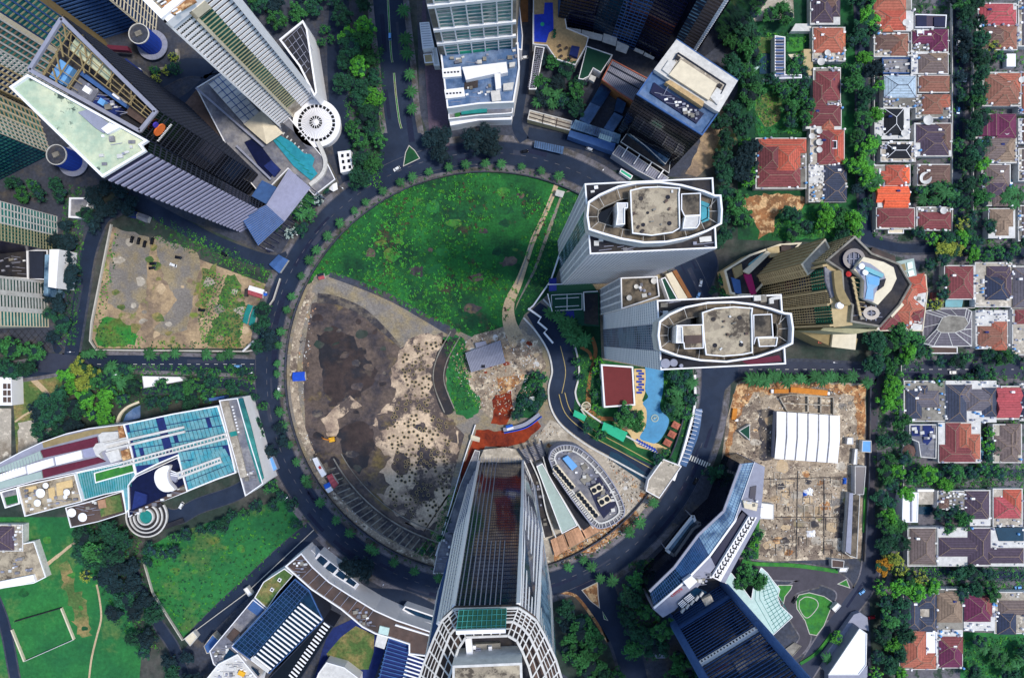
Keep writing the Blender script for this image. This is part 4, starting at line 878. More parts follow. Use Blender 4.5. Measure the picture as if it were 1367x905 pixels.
for (u0,u1,v0,v1,mm,dz) in ((.12,.5,.06,.34,'roof_green',-5),(.5,.75,.06,.34,'stained_dark',-5),(.12,.24,.56,.9,'sky_blue',-4),(.3,.75,.5,.58,'metal_blue',-3),(.32,.5,.62,.92,'roof_grey',-4),(.5,.7,.66,.95,'roof_navy',-5),(.4,.46,.68,.8,'white',-3),(.55,.6,.72,.85,'sky_blue',-3),(.62,.68,.45,.52,'white',-2),(.75,.9,.5,.7,'roof_brown',-5)):
 t.part('plant_room',MB().prism(ccw([(Q(a,b).x,Q(a,b).y) for a,b in ((u0,v0),(u1,v0),(u1,v1),(u0,v1))]),h2-8.5,h2+dz),mm)
clutter(t,[(115,110),(160,140),(170,160),(120,130)],h2-5,16,42,'abpt')
wf=wallface((213,149),(188,180),h2,0,mid(fr2)); glazing(t,wf,30,12,'glass_black','metal_dark',bh=.12,bd=.4,mw=.2,md=.2)
glazing(t,wallface((82,20),(213,149),h2,0,mid(fr2)),30,30,'glass_black','metal_dark',bh=.15,bd=.4,mw=.3)
def onwall(u,v,d=1.6):return PP(wf,u,v)+wf[4]*d
def emblem(name,cu,cv,ru,rv,mat,n=20,rot=0):
 pts=[]
 for i in range(n):
  a=2*pi*i/n; x,y=ru*cos(a),rv*sin(a); pts.append(onwall(cu+x*cos(rot)-y*sin(rot)*.8,cv+x*sin(rot)*1.2+y*cos(rot)))
 t.part(name,MB().ext(pts,wf[4]*.6),mat)
emblem('emblem_flame',.52,.955,.24,.022,'orange_sign'); emblem('emblem_petal',.44,.992,.1,.012,'purple_sign')
for k in range(14):u=.14+k*.055; t.part('sign_letter',MB().ext([onwall(u,.915),onwall(u+.035,.915),onwall(u+.035,.915+.006+.003*(k % 2)),onwall(u,.921)],wf[4]*.5),'white')
# ---- residential towers beyond the frame, top left
def tower_out(name,label,foot,h,faces,wall='beige_dark'):
 t=T(name,label,'tower',mid(foot)); p=ccw([(q.x,q.y) for q in WL(foot)]); t.part('wall',MB().prism(p,0,h),wall)
 for (a,b,*kw) in faces:
  A,B=W(*a),W(*b); c=W(*mid(foot)); d=B-A; n=Vector((d.y,-d.x,0)).normalized()
  if n.dot(A-c) < 0:n=-n
  wf=(A,B,Vector((A.x,A.y,h)),Vector((B.x,B.y,h)),n)
  for k in kw:glazing(t,wf,**k)
 return t,p
tower_out('apartment_tower','beige and teal apartment tower at the left edge below the steel crowned tower',[(68,206),(38,120),(-90,110),(-90,240),(0,240)],150,
[((68,206),(38,120),dict(nf=40,nb=3,glass='glass_teal',band='beige',bh=.3,bd=.2,mw=1.2,md=.9,u0=.3,u1=.62,mull='cream'),dict(nf=40,nb=6,glass='glass_blue',band='beige',bh=.35,bd=.2,mw=.8,md=.7,u0=.62,u1=1,mull='cream'),dict(nf=40,nb=5,glass='glass_teal',band='white_dirty',bh=.3,bd=.2,mw=.8,md=.6,u0=0,u1=.3,mull='cream')),
((68,206),(0,240),dict(nf=40,nb=14,glass='glass_teal',band='cyan_dark',bh=.25,bd=.3,mw=.4,md=.3))])
tower_out('apartment_tower','beige and blue apartment tower in the top left corner',[(152,72),(62,150),(-40,130),(-60,20),(90,-20)],150,
[((152,72),(62,150),dict(nf=42,nb=4,glass='glass_teal',band='olive_wall',bh=.3,bd=.2,mw=.8,md=.7,u0=0,u1=.3,mull='metal_blue'),dict(nf=42,nb=2,glass='cream',band='cream',bh=.9,bd=.7,mw=.8,md=.7,u0=.3,u1=.36),dict(nf=42,nb=4,glass='glass_teal',band='tile_tan',bh=.35,bd=.2,mw=.9,md=.8,u0=.36,u1=.62,mull='white_dirty'),dict(nf=42,nb=4,glass='glass_teal',band='white_dirty',bh=.4,bd=.5,mw=.5,md=.7,u0=.62,u1=.76),dict(nf=42,nb=4,glass='glass_blue',band='cream',bh=.35,bd=.2,mw=.8,md=.8,u0=.76,u1=1,mull='beige'))])
tower_out('apartment_tower','dark navy apartment tower behind the blue cylinder stair, top left',[(192,34),(128,54),(96,30),(60,-60),(160,-60)],120,
[((192,34),(128,54),dict(nf=34,nb=14,glass='glass_navy',band='metal_blue',bh=.4,bd=.9,mw=.4,md=.4,mull='navy')),((128,54),(96,30),dict(nf=34,nb=8,glass='glass_navy',band='navy',bh=.4,bd=.6,mw=.4))],'navy')
tower_out('apartment_tower','narrow beige tower with teal windows at the top edge left of the hotel',[(207,50),(186,30),(176,-40),(215,-40)],80,
[((207,50),(186,30),dict(nf=22,nb=3,glass='glass_teal',band='beige',bh=.25,bd=.2,mw=1.2,md=.8,mull='cream')),((207,50),(215,-40),dict(nf=22,nb=8,glass='glass_blue',band='cream',bh=.2,bd=.4,mw=.6))],'cream')
for i,(bx,by) in enumerate([(208,64),(103,218)]):
 t=T('stair_drum',['blue glazed cylinder with white ring canopy near the top left','blue glazed cylinder with white ring canopy beside the green roof'][i],'stair tower',(bx,by),'blue cylinder stairs'); c=W(bx,by)
 t.part('drum',MB().cyl((c.x,c.y,0),6.4,20,28),'blue_deep'); t.part('ring_canopy',MB().ring((c.x,c.y,4),6.5,10,.5,32),'metal_grey')
 m=MB(); [m.beam((c.x+6.5*cos(a),c.y+6.5*sin(a),0),(c.x+6.5*cos(a),c.y+6.5*sin(a),20),.2,.2) for a in [2*pi*k/20 for k in range(20)]]; t.part('glazing_bar',m,'blue',kind='stuff')
 t.part('top_ring',MB().ring((c.x,c.y,20),6.1,6.6,.8,28),'white_dirty'); t.part('roof',MB().cyl((c.x,c.y,20),6.1,.2,24),'pavement_dark'); t.part('roof_box',MB().box((c.x,c.y,20.2),4,3,1.2,.4),'concrete')
 m=MB(); [m.beam((c.x+6.6*cos(a),c.y+6.6*sin(a),4.6),(c.x+9.8*cos(a),c.y+9.8*sin(a),4.6),.25,.2) for a in [2*pi*k/16 for k in range(16)]]; t.part('canopy_rib',m,'metal_grey',kind='stuff')
t=T('podium_block','brown and blue flat podium roofs below the blue cylinder stair','building',(180,100)); block(t,[(150,80),(188,92),(196,112),(232,140),(205,165),(150,120)],8,'roof_brown','concrete',par=.7)
slab(t,'blue_roof',[(160,85),(168,78),(190,95),(178,104)],8,9,'roof_navy'); slab(t,'red_strip',[(142,60),(170,62),(172,68),(145,66)],8,12,'maroon')
m=MB(); ribbon(m,[(238,68),(238,80),(228,92),(205,95)],4,.2,2.5); single('curved_wall','curved pale wall round the planted corner below the hotel tower','wall',m,'concrete_light',(230,85))
t=T('trapezoid_skylight','white framed trapezoid skylight on the dark forecourt at the left','skylight',(107,277)); block(t,[(93,264),(123,264),(112,292),(92,291)],5,'roof_grey','white',par=.6,pw=1.2)
# ---- left edge towers
t,_=tower_out('office_tower','teal glass office block at the left edge with vertical white fins',[(76,289),(77,336),(-60,350),(-60,262)],110,
[((76,289),(77,336),dict(nf=40,nb=3,glass='glass_teal',band='white_dirty',bh=.25,bd=.3,mw=.8,md=.4,u0=0,u1=.55,v1=1,single_parts=True,bname='fin'),dict(nf=40,nb=5,glass='glass_green',band='olive_wall',bh=.25,bd=.4,mw=.3,md=.3,u0=.55,u1=1))],'navy')
t,_=tower_out('office_tower','pale beige office block with rows of slim windows at the left edge',[(63,376),(65,437),(-60,440),(-60,366)],100,
[((63,376),(65,437),dict(nf=36,nb=2,glass='glass_green',band='white_dirty',bh=.5,bd=.2,mw=3,md=.75,u0=0,u1=.66),dict(nf=36,nb=1,glass='glass_teal',band='cream',bh=.35,bd=.2,mw=.8,md=.4,u0=.66,u1=1))],'cream')
t=T('podium_block','dark podium with a white roof strip between the two left edge blocks','building',(40,355)); block(t,[(-30,334),(64,334),(64,374),(-30,368)],12,'roof_dark','metal_dark',par=.5)
slab(t,'divider',[(35,334),(37,334),(38,376),(36,376)],12,13,'white'); slab(t,'white_roof',[(66,333),(79,333),(75,385),(64,383)],0,18,'white'); slab(t,'glass_strip',[(60,340),(66,340),(64,396),(58,394)],0,16,'glass_steel')
slab(t,'navy_panel',[(39,336),(58,336),(58,372),(39,372)],12,12.8,'metal_dark'); clutter(t,[(0,340),(34,340),(34,366),(0,362)],12,14,50,'abp')
t=T('footbridge','short bridge with a teal rail east of the white roof strip','bridge',(86,352)); slab(t,'deck',[(79,342),(94,342),(94,364),(79,364)],3,3.6,'roof_dark'); slab(t,'teal_rail',[(90,340),(94,340),(94,364),(90,364)],3.6,4.6,'sky_blue')
for k in range(4):t.part('beam',MB().beam(W(79,344+k*6,4),W(91,344+k*6,4),.4,.4),'metal_grey')
for x in (80,93):t.part('support',MB().cyl((*W(x,352)[:2],0),.4,3,8),'concrete')
t=T('plaza','dark tiled plaza with crossed paving lines below the beige block','plaza',(40,450)); slab(t,'paving',[(-30,440),(65,440),(72,470),(-30,480)],0,.3,'pavement_dark')
m=MB()
for k in range(-2,9):m.beam(W(k*9,440,.35),W(k*9+22,466,.35),.3,.05); m.beam(W(k*9+22,440,.35),W(k*9,466,.35),.3,.05)
t.part('paving_line',m,'roof_dark',kind='stuff')
# ---- top centre: glass tower and its podium
t,_=tower_out('office_tower','pale tower with teal window bays at the top edge left of centre',[(593,96),(688,86),(700,-60),(600,-60)],150,
[((593,96),(688,86),dict(nf=36,nb=0,glass='glass_teal',band='white_dirty',bh=.2,bd=.35,u0=.08,u1=.95,single_parts=True,bname='spandrel'),dict(nf=0,nb=5,gl=False,band='white',mw=.8,md=.9,u0=.08,u1=.95),dict(nf=0,nb=0,glass='concrete',band='concrete',u0=0,u1=.08),dict(nf=0,nb=0,glass='concrete',u0=.95,u1=1)),
((593,96),(600,-60),dict(nf=36,nb=10,glass='glass_green',band='metal_grey',bh=.25,bd=.2,mw=.4))],'concrete')
A_,B_=W(593,96),W(688,86); d_=(B_-A_); n_=Vector((d_.y,-d_.x,0)).normalized(); n_=n_ if n_.y < 0 else -n_
for z in (42,60,88):t.part('sky_lobby_band',MB().ext([A_+Vector((0,0,z)),B_+Vector((0,0,z)),B_+Vector((0,0,z+3)),A_+Vector((0,0,z+3))],n_*1.4),'white')
t=T('office_podium','blue grey podium roof with an l shaped white plant room at the top centre','building',(645,130)); hp=26
pod=[(588,72),(692,58),(694,92),(686,138),(640,140),(597,146)]
block(t,pod,hp,'roof_blue_grey','white',par=1.2,pw=1)
slab(t,'plant_room',[(617,90),(676,83),(678,97),(668,99),(668,97),(622,107)],hp,hp+5,'white'); slab(t,'plant_room',[(660,99),(668,98),(669,118),(662,120)],hp,hp+4.5,'white')
for q in ([(590,92),(615,89),(616,102),(591,104)],[(593,120),(619,117),(621,129),(595,132)]):
 slab(t,'vent_house',q,hp,hp+3,'white'); x0,y0=q[0]
 for k in range(5):m=MB(); pxbox(m,x0+4+k*4.4,y0+5.2-k*.3,2.6,2,.4,hp+3); t.part('vent',m,'metal_dark')
for q in ([(672,112),(686,110),(684,120),(672,121)],[(655,122),(667,120),(669,134),(657,136)],[(680,84),(688,83),(687,89),(680,90)]):slab(t,'cooling_unit',q,hp,hp+2.5,'white_dirty')
slab(t,'green_strip',[(614,66),(650,60),(664,61),(650,66),(614,70)],hp,hp+3,'court_green_light'); slab(t,'roof_slab',[(620,110),(638,107),(638,117),(620,120)],hp,hp+.5,'roof_brown')
clutter(t,[(595,76),(688,66),(690,80),(596,88)],hp,16,51,'abp'); clutter(t,[(625,118),(655,114),(655,132),(600,138)],hp,14,52,'abp')
t2=T('stepped_terrace','stepped terrace with a teal canopy on the south face of the office podium','building',(645,155)); block(t2,[(598,140),(686,132),(684,152),(675,153),(640,155),(599,160)],16,'roof_grey','white',par=1)
slab(t2,'teal_canopy',[(615,144),(650,140),(650,150),(616,153)],16,18,'teal'); slab(t2,'planter',[(607,152),(614,150),(614,155),(608,157)],16,17,'lawn'); slab(t2,'front_step',[(600,158),(640,153),(684,153),(683,160),(640,161),(601,168)],0,11,'white')
m=MB(); [m.beam(W(602,160+0.1*k,11.5+k),W(682,156,11.5+k),.3,.2) for k in range(1)]; t2.part('rail',m,'metal_dark')
t=T('side_hall','narrow white ribbed roof hall west of the top centre tower','building',(571,48)); block(t,[(560,31),(573,30),(580,64),(564,66)],9,'white','white',par=.4)
m=MB(); [m.beam(W(561+k*.5,33+k*3.2,9.2),W(574+k*.6,32+k*3.2,9.2),.2,.15) for k in range(10)]; t.part('roof_seam',m,'metal_grey',kind='stuff')
t=T('gate_pavilion','tan gate pavilion below the narrow white hall','building',(575,80)); block(t,[(565,73),(577,72),(579,84),(567,85)],4,'beige','beige',par=.3); block(t,[(577,64),(583,64),(587,88),(579,88)],7,'white_dirty','white_dirty',par=.3,rn='side_roof',wn='side_wall')
t=T('side_annex','slim blue and white annex on the east side of the office podium','building',(693,55)); block(t,[(690,10),(694,10),(698,48),(697,68),(690,66)],16,'metal_blue','white',par=.5)
# ---- navy tower, top right of centre
NF=[(744,33),(757,36),(790,44),(815,55),(846,66),(878,82),(912,99),(1010,20),(960,-70),(744,-70)]
t,_=tower_out('office_tower','huge dark navy glass tower at the top edge right of centre',NF,140,
[(NF[i],NF[i+1],dict(nf=36,nb=max(3,int(hypot(NF[i+1][0]-NF[i][0],NF[i+1][1]-NF[i][1])/5)),glass='glass_dark' if i != 2 else 'glass_navy',band=['metal_dark','navy','metal_dark','metal_blue','navy'][i],bh=.16,bd=.4,mw=.3,md=.3)) for i in range(5)]
+[(NF[5],NF[6],dict(nf=40,nb=0,glass='glass_steel',band='metal_dark',bh=.4,bd=.5,u0=.18,u1=.45),dict(nf=40,nb=0,glass='roof_brown',band='tile_taupe',bh=.4,bd=.4,u0=.45,u1=.84),dict(nf=60,nb=0,glass='roof_dark',band='white',bh=.5,bd=.8,u0=.84,u1=.95)),(NF[0],(744,-70),dict(nf=36,nb=10,glass='glass_navy',band='metal_blue',bh=.16,bd=.4,mw=.3))],'glass_dark')
t=T('arcade_canopy','curved row of pale grey canopy panels at the foot of the navy tower','canopy',(790,55))
for q in ([(757,37),(776,40),(775,48),(756,46)],[(777,40),(805,47),(803,55),(776,49)],[(806,45),(824,50),(822,62),(804,56)],[(824,55),(840,62),(836,72),(822,67)],[(848,64),(860,69),(858,73),(846,68)],[(861,70),(874,77),(872,80),(859,74)]):slab(t,'canopy_panel',q,7.5,8,'white_dirty')
m=MB(); [m.cyl((*W(x,y)[:2],0),.35,7.5,6) for x,y in ((760,44),(790,50),(812,58),(832,66),(866,76))]; t.part('column',m,'concrete')
# west wing with pool
t=T('pool_podium','podium with a deep blue swimming pool and beige deck left of the navy tower','building',(730,40)); hp=10
block(t,[(712,-30),(745,-30),(757,38),(786,50),(783,62),(768,88),(742,80),(730,62),(711,60)],hp,'deck_beige','white_dirty',par=.7)
slab(t,'pool',[(713,20),(726,19),(727,4),(738,4),(739,40),(733,44),(729,57),(713,56)],hp,hp+.3,'pool_deep'); slab(t,'pool_edge',[(711,18),(713,18),(713,58),(711,58)],hp,hp+.8,'white')
c=W(724,33,hp); t.part('pool_mosaic',MB().cyl((c.x,c.y,hp+.3),1.3,.05,12),'court_green_light')
for (x,y) in ((740,43),(740.5,47),(739.5,51),(747,63),(748,69),(749,77),(756,66),(755,82),(761,79)):m=MB(); m.cyl((*W(x,y,hp)[:2],hp),.15,2,6).cyl((*W(x,y,hp)[:2],hp+2),1.1,.6,8,.1); t.part('parasol',m,'roof_brown' if y > 60 else 'leaf_dark')
slab(t,'blue_canopy',[(763,61),(774,63),(771,77),(760,73)],hp,hp+3,'roof_navy')
t=T('service_wing','dark slim wing with grid pergola along the west of the tree garden','building',(715,90)); block(t,[(714,62),(727,64),(716,120),(706,120)],9,'roof_dark','concrete',par=.5)
m=MB(); [m.beam(W(716-k*.55,66+k*2.4,9.4),W(725.5-k*.6,67+k*2.4,9.4),.3,.3) for k in range(22)]; [m.beam(W(x,66,9.4),W(x-11,118,9.4),.3,.3) for x in (718,721,724)]; t.part('pergola_grid',m,'metal_grey',kind='stuff')
t=T('garden_deck','green roof court with a notched white edge south of the beige deck','court',(793,82)); block(t,[(783,62),(818,74),(802,98),(792,92),(786,103),(778,107),(772,106)],9,'court_green','white',par=.6,pw=.5)
slab(t,'small_hut',[(789,100),(796,103),(793,110),(786,106)],6,9,'white_dirty')
t=T('brown_hall','brown grey ribbed hall roof between green court and cream roofed building','building',(835,108)); block(t,[(803,107),(817,80),(866,106),(847,138),(825,124)],12,'metal_grey','terracotta' if 'terracotta' in MATS else 'wood',par=.8,parm='tile_terracotta')
for (a,b) in (((811,95),(856,121)),((815,87),(862,112))):t.part('roof_rail',MB().beam(W(*a,12.6),W(*b,12.6),.6,.5),'metal_dark')
m=MB()
for k in range(22):f=k/21; m.beam(W(lerp(805,848,f),lerp(105,132,f),12.2),W(lerp(817,864,f),lerp(83,107,f),12.2),.2,.15)
t.part('roof_seam',m,'metal_dark',kind='stuff')
t=T('glass_gallery','blue glass gallery roofs forming a u around the planted court','building',(800,170)); hp=8
for q,mm in (([(788,137),(804,110),(817,120),(786,168),(773,160)],'glass_blue'),([(788,137),(801,143),(786,167),(774,159)],'roof_blue_grey'),([(820,150),(832,156),(818,177),(806,171)],'roof_blue_grey'),([(824,130),(836,138),(831,152),(820,148)],'glass_blue'),([(768,160),(829,180),(826,192),(762,171)],'glass_steel'),([(761,174),(822,192),(819,203),(758,182)],'metal_blue')):slab(t,'glass_roof',q,0,hp+R.uniform(0,.6),mm)
slab(t,'pale_panel',[(801,178),(818,184),(815,190),(799,184)],hp,hp+.9,'glass_pale')  # one paler glass panel on the gallery roof
m=MB(); [m.beam(W(765+k*3,161+k,hp+.9),W(762+k*3,171+k,hp+.9),.25,.2) for k in range(20)]; t.part('glazing_bar',m,'metal_blue',kind='stuff')
t=T('beige_arcade','long beige ribbed arcade roof below the tree garden','building',(733,160)); block(t,[(707,147),(764,162),(761,175),(704,160)],7,'concrete_light','beige',par=.5,parm='white_dirty')
m=MB(); [m.beam(W(707,151,7.3),W(763,167,7.3),.5,.4),m.beam(W(706,156,7.3),W(762,172,7.3),.5,.4)]; [m.beam(W(726+18*k,153+5*k,7.4),W(724+18*k,165+5*k,7.4),.5,.4) for k in range(2)]; t.part('roof_rib',m,'roof_brown')
t=T('bus_shelter','blue grey ribbed shelter roof beside the ring road at the top','shelter',(733,196))
slab(t,'roof',[(714,188),(753,196),(751,206),(713,197)],3.2,3.6,'roof_blue_grey'); [t.part('roof_rib',MB().beam(W(716+k*3,188.5+k*.6,3.7),W(715+k*3,197+k*.65,3.7),.3,.15),'metal_dark') for k in range(12)]
m=MB(); [m.cyl((*W(x,y)[:2],0),.2,3.2,6) for x,y in ((717,195),(733,199),(748,203))]; t.part('post',m,'metal_grey')
t=T('road_kiosk','small pale teal roofed kiosk near the top of the northern slab tower','kiosk',(836,232)); block(t,[(829,225),(845,235),(842,240),(827,230)],4,'court_green_light','white',par=.3)
# cream roofed block
t=T('office_block','block with a cream terrace roof and a blue equipment deck, right of the navy tower','building',(860,210)); h10=74
cr=[(903,53),(985,108),(957,154),(937,182),(849,127),(872,94)]
block(t,cr,h10,'roof_blue_grey','glass_black',par=1.2,pw=.8,parm='metal_blue')
slab(t,'cream_roof',[(903,53),(985,108),(960,150),(954,147),(873,93)],h10,h10+4,'white_dirty'); slab(t,'inner_terrace',[(906,70),(969,112),(955,138),(895,100)],h10+4,h10+4.6,'concrete_light'); slab(t,'cream_slab',[(909,80),(957,112),(946,134),(893,100)],h10+4.6,h10+6,'cream')
m=MB(); [m.beam(W(*a,h10+5),W(*b,h10+5),.6,.6) for a,b in (((905,71),(969,113)),((969,113),(962,126)),((905,71),(900,80)))]; t.part('terrace_rail',m,'metal_dark')
for q in ([(904,74),(909,77),(906,81),(902,78)],[(960,111),(965,114),(962,118),(957,115)]):slab(t,'stair_head',q,h10+4.7,h10+5.5,'roof_dark')
for q in ([(884,93),(893,80),(903,83),(893,100)],[(948,130),(957,117),(967,124),(958,140)]):slab(t,'side_room',q,h10+3.9,h10+5.2,'white_dirty')
slab(t,'equipment_deck',[(873,110),(884,118),(940,152),(930,165),(868,124)],h10,h10+1,'navy'); slab(t,'ramp_roof',[(888,110),(895,107),(940,136),(938,143)],h10+1,h10+5,'deck_beige')
clutter(t,[(875,118),(935,152),(930,163),(880,128)],h10+1,22,53,'aabp'); t.part('mast',MB().beam(W(886,127,h10+1),W(896,108,h10+5),.3,.3),'metal_grey')
glazing(t,wallface((849,127),(937,182),h10,0,(915,110)),16,18,'glass_black','glass_dark',bh=.2,bd=.3,mw=.3,v0=.03)
t.part('ledge',MB().beam(W(858,136,62),W(922,180,62),1,1),'metal_grey')
t=T('terraced_podium','curved terraces with glass roofs at the foot of the cream roofed block','building',(850,215))
for q,z,mm in (([(817,206),(826,194),(893,238),(882,245),(850,228)],10,'metal_grey'),([(828,190),(838,176),(862,183),(895,215),(893,232)],12,'roof_dark'),([(836,176),(842,172),(868,184),(894,212),(888,220),(862,196)],16,'glass_steel'),([(858,176),(876,188),(872,193),(856,182)],19,'glass_teal')):
 p=ccw([(w.x,w.y) for w in WL(q,z)]); t.part('terrace',MB().prism(p,0,z),mm); m=MB(); ii=inset(p,.4)
 for i in range(len(p)):m.prism([p[i],p[(i+1) % len(p)],ii[(i+1) % len(p)],ii[i]],z+.01,z+.6)
 t.part('terrace_rim',m,'white_dirty')
for k in range(4):t.part('party_wall',MB().beam(W(830+k*16,210+k*9.4,11.5),W(838+k*16,197+k*10,11.5),.7,1.5),'white')
m=MB(); [m.beam(W(820+k*2.6,205+k*1.7,10.2),W(827+k*2.6,195+k*1.7,10.2),.2,.2) for k in range(24)]; t.part('roof_seam',m,'roof_brown',kind='stuff')
# ---- beige hotel east of the slab towers
hb_=95; BR=[(1140,315),(1101,348),(1122,362),(1124,400),(1136,408),(1134,430),(1174,437),(1200,408),(1216,380),(1200,352),(1163,338)]
t=T('beige_hotel','beige hotel block with ringed rooftop pool and gridded windows facing the slab towers','hotel',(1085,385))
block(t,BR,hb_,'roof_dark','olive_wall',par=1.2,pw=1,parm='concrete'); cB=mid(BR)
W1=[(1069,353),(1101,319),(1112,340),(1078,368)]; block(t,W1,80,'concrete_light','beige_dark',par=.8,pw=.8,parm='cream',rn='wing_roof',wn='wing_wall')
glazing(t,wallface((1069,353),(1101,319),80,0,(1100,350)),26,6,'olive_wall','beige',bh=.3,bd=.15,mw=.5,md=.5,mull='beige_dark')
glazing(t,wallface((1069,353),(1078,368),80,0,(1100,350)),26,2,'beige_dark','beige',bh=.4,bd=.4,mw=1,md=.5)
glazing(t,wallface((1140,315),(1101,348),hb_,0,cB),30,8,'glass_dark','olive_wall',bh=.42,bd=.15,mw=.7,md=.5,mull='beige')
wf=wallface((1103,350),(1113,437),hb_-1,0,(1150,380))
t.part('west_wall',MB().ext([PP(wf,0,0),PP(wf,1,0),PP(wf,1,1),PP(wf,0,1)],-wf[4]*10),'beige')
for u0,u1,g,b_ in ((.1,.4,'glass_dark','beige_dark'),(.45,.62,'glass_dark','roof_brown'),(.66,.92,'glass_dark','beige_dark')):
 glazing(t,wf,28,6,g,'beige_dark',bh=.35,bd=.12,mw=.5,md=.5,u0=u0,u1=u1,mull='beige')
 glazing(t,wf,7,5,'glass_black','court_green_light',bh=.3,bd=.4,mw=.9,md=.9,u0=u0,u1=u1,v0=.8,v1=1,mull='court_green') if u0 != .45 else None
for u in (.03,.42,.63,.95):t.part('beige_pier',MB().ext([PP(wf,u,0),PP(wf,u+.035,0),PP(wf,u+.035,1),PP(wf,u,1)],wf[4]*2),'beige')
def hslab(name,poly,z0,z1,mat):return t.part(name,MB().prism(ccw([(q.x,q.y) for q in WL(poly,z1)]),z0,z1),mat)
hslab('curved_vault',cat([(1113,363),(1123,362),(1126,385),(1136,406),(1124,405),(1116,390),(1113,363)],3)[:-1],hb_,hb_+3,'beige_dark')
hslab('grey_deck',[(1101,356),(1112,364),(1114,395),(1110,398),(1102,375)],hb_-1,hb_+.4,'roof_grey'); c=W(1119,408,hb_); t.part('water_tank',MB().cyl((c.x,c.y,hb_),1.8,2.5,20),'white')
pr=[(1155,343),(1185,351),(1195,362),(1197,375),(1190,388),(1175,405),(1169,404),(1172,398),(1184,384),(1187,372),(1183,362),(1165,356),(1150,350)]
hslab('promenade',[(1153,343),(1180,350),(1193,357),(1197,372),(1190,387),(1172,407),(1166,404),(1152,397),(1154,372),(1140,360)],hb_+.1,hb_+5,'cream')
hslab('promenade_edge',[(1142,358),(1151,349),(1162,352),(1180,365),(1182,372),(1168,392),(1166,403),(1153,400),(1154,375)],hb_+5,hb_+5.3,'metal_grey')
hslab('pool',[(1156,367),(1163,364),(1175,369),(1174,380),(1166,386),(1166,400),(1155,399),(1158,384)],hb_+5.31,hb_+5.7,'pool')
hslab('pool_pale_floor',[(1158,370),(1174,369),(1172,381),(1160,379)],hb_+5.71,hb_+5.8,'sky_blue'); hslab('slide',[(1155,356),(1160,357),(1180,366),(1178,371),(1166,366),(1155,361)],hb_+5.31,hb_+7,'pool_teal')  # first slab: pale blue panel laid over part of the pool
hslab('pool_steps',[(1176,374),(1183,372),(1180,382),(1172,388)],hb_+5.31,hb_+6,'roof_dark')
for x,y in ((1148,356),(1153,364)):c=W(x,y,hb_+5); t.part('parasol',MB().cyl((c.x,c.y,hb_+5),.15,1.8,6).cyl((c.x,c.y,hb_+6.8),1.6,.6,10,.1),'white')
c=W(1132,366,hb_+1); t.part('red_parasol',MB().cyl((c.x,c.y,hb_),.15,1.8,6).cyl((c.x,c.y,hb_+1.8),1.5,.6,10,.1),'red_paint')
for cx_,cy_,rx,ry,z in ((1139,346,15,14,hb_+1.2),(1162,418,11,9,hb_+1.2)):
 m=MB(); ribbon(m,[],1,0) if 0 else None
 c=W(cx_,cy_,z); kk=(H-z)/H*S; a_=[(c.x+rx*kk*cos(2*pi*i/20),c.y+ry*kk*sin(2*pi*i/20)) for i in range(20)]; b_=[(c.x+(rx-5)*kk*cos(2*pi*i/20),c.y+(ry-5)*kk*sin(2*pi*i/20)) for i in range(20)]
 for i in range(20):j=(i+1) % 20; m.prism([a_[i],a_[j],b_[j],b_[i]],hb_,z+1)
 t.part('track_ring',m,'navy'); t.part('ring_floor',MB().prism(b_,hb_,z),'roof_grey')
 m=MB(); [m.beam((c.x+dx,c.y-4,z+.5),(c.x+dx,c.y+4,z+.5),.4,.4) for dx in (-2.5,0,2.5)]; m.beam((c.x-5,c.y,z+.5),(c.x+5,c.y,z+.5),.4,.4); t.part('ring_frame',m,'metal_grey')
m=MB(); ribbon(m,[(0,0)],1,0) if 0 else None
for i in range(8):
 a,b=W(1137+i*1.5,370+i*6.5,hb_+2),W(1139+(i+1)*1.2,376+i*6.5,hb_+2); m.beam(a,b,1.2,.6); m.beam(a,a+Vector((4,-.6,0)),.3,.3)
t.part('garden_screen',m,'beige')
hslab('green_strip',[(1141,372),(1150,375),(1155,398),(1146,402)],hb_,hb_+.9,'court_green')
hslab('east_terrace',[(1193,350),(1220,345),(1224,368),(1198,373)],20,66,'pale_teal')
for q in ([(1196,355),(1208,352),(1210,361),(1198,364)],[(1198,366),(1210,363),(1211,371),(1200,373)]):hslab('planter_bay',q,66,66.5,'beige_dark')
for q in ([(1211,351),(1218,349),(1219,358),(1212,360)],[(1212,362),(1219,360),(1221,367),(1214,369)]):hslab('roof_light',q,66,66.5,'glass_pale')
hslab('east_slope',[(1165,330),(1195,342),(1196,352),(1160,340)],0,78,'roof_brown'); hslab('low_terrace',[(1080,436),(1145,452),(1142,466),(1108,462),(1062,440)],0,24,'beige_dark')
hslab('white_terrace',[(1112,446),(1144,441),(1142,467),(1110,463)],24,26,'cream'); hslab('south_step',[(1100,437),(1174,440),(1140,446),(1095,441)],24,60,'olive_wall')
for k in range(7):m=MB(); pxbox(m,1093+k*2.8,455,1.5,7,.5,22); t.part('louvre',m,'tile_redorange')
clutter(t,[(1145,405),(1172,410),(1172,432),(1140,428)],hb_,8,61,'abp')
t=T('hotel_podium','beige walled podium with a magenta strip and teal glass at the hotel north west corner','building',(985,375))
block(t,[(966,361),(1000,340),(1040,326),(1070,324),(1050,345),(1005,395),(985,395),(974,392)],14,'roof_dark','beige',par=1,pw=1.3,parm='cream')
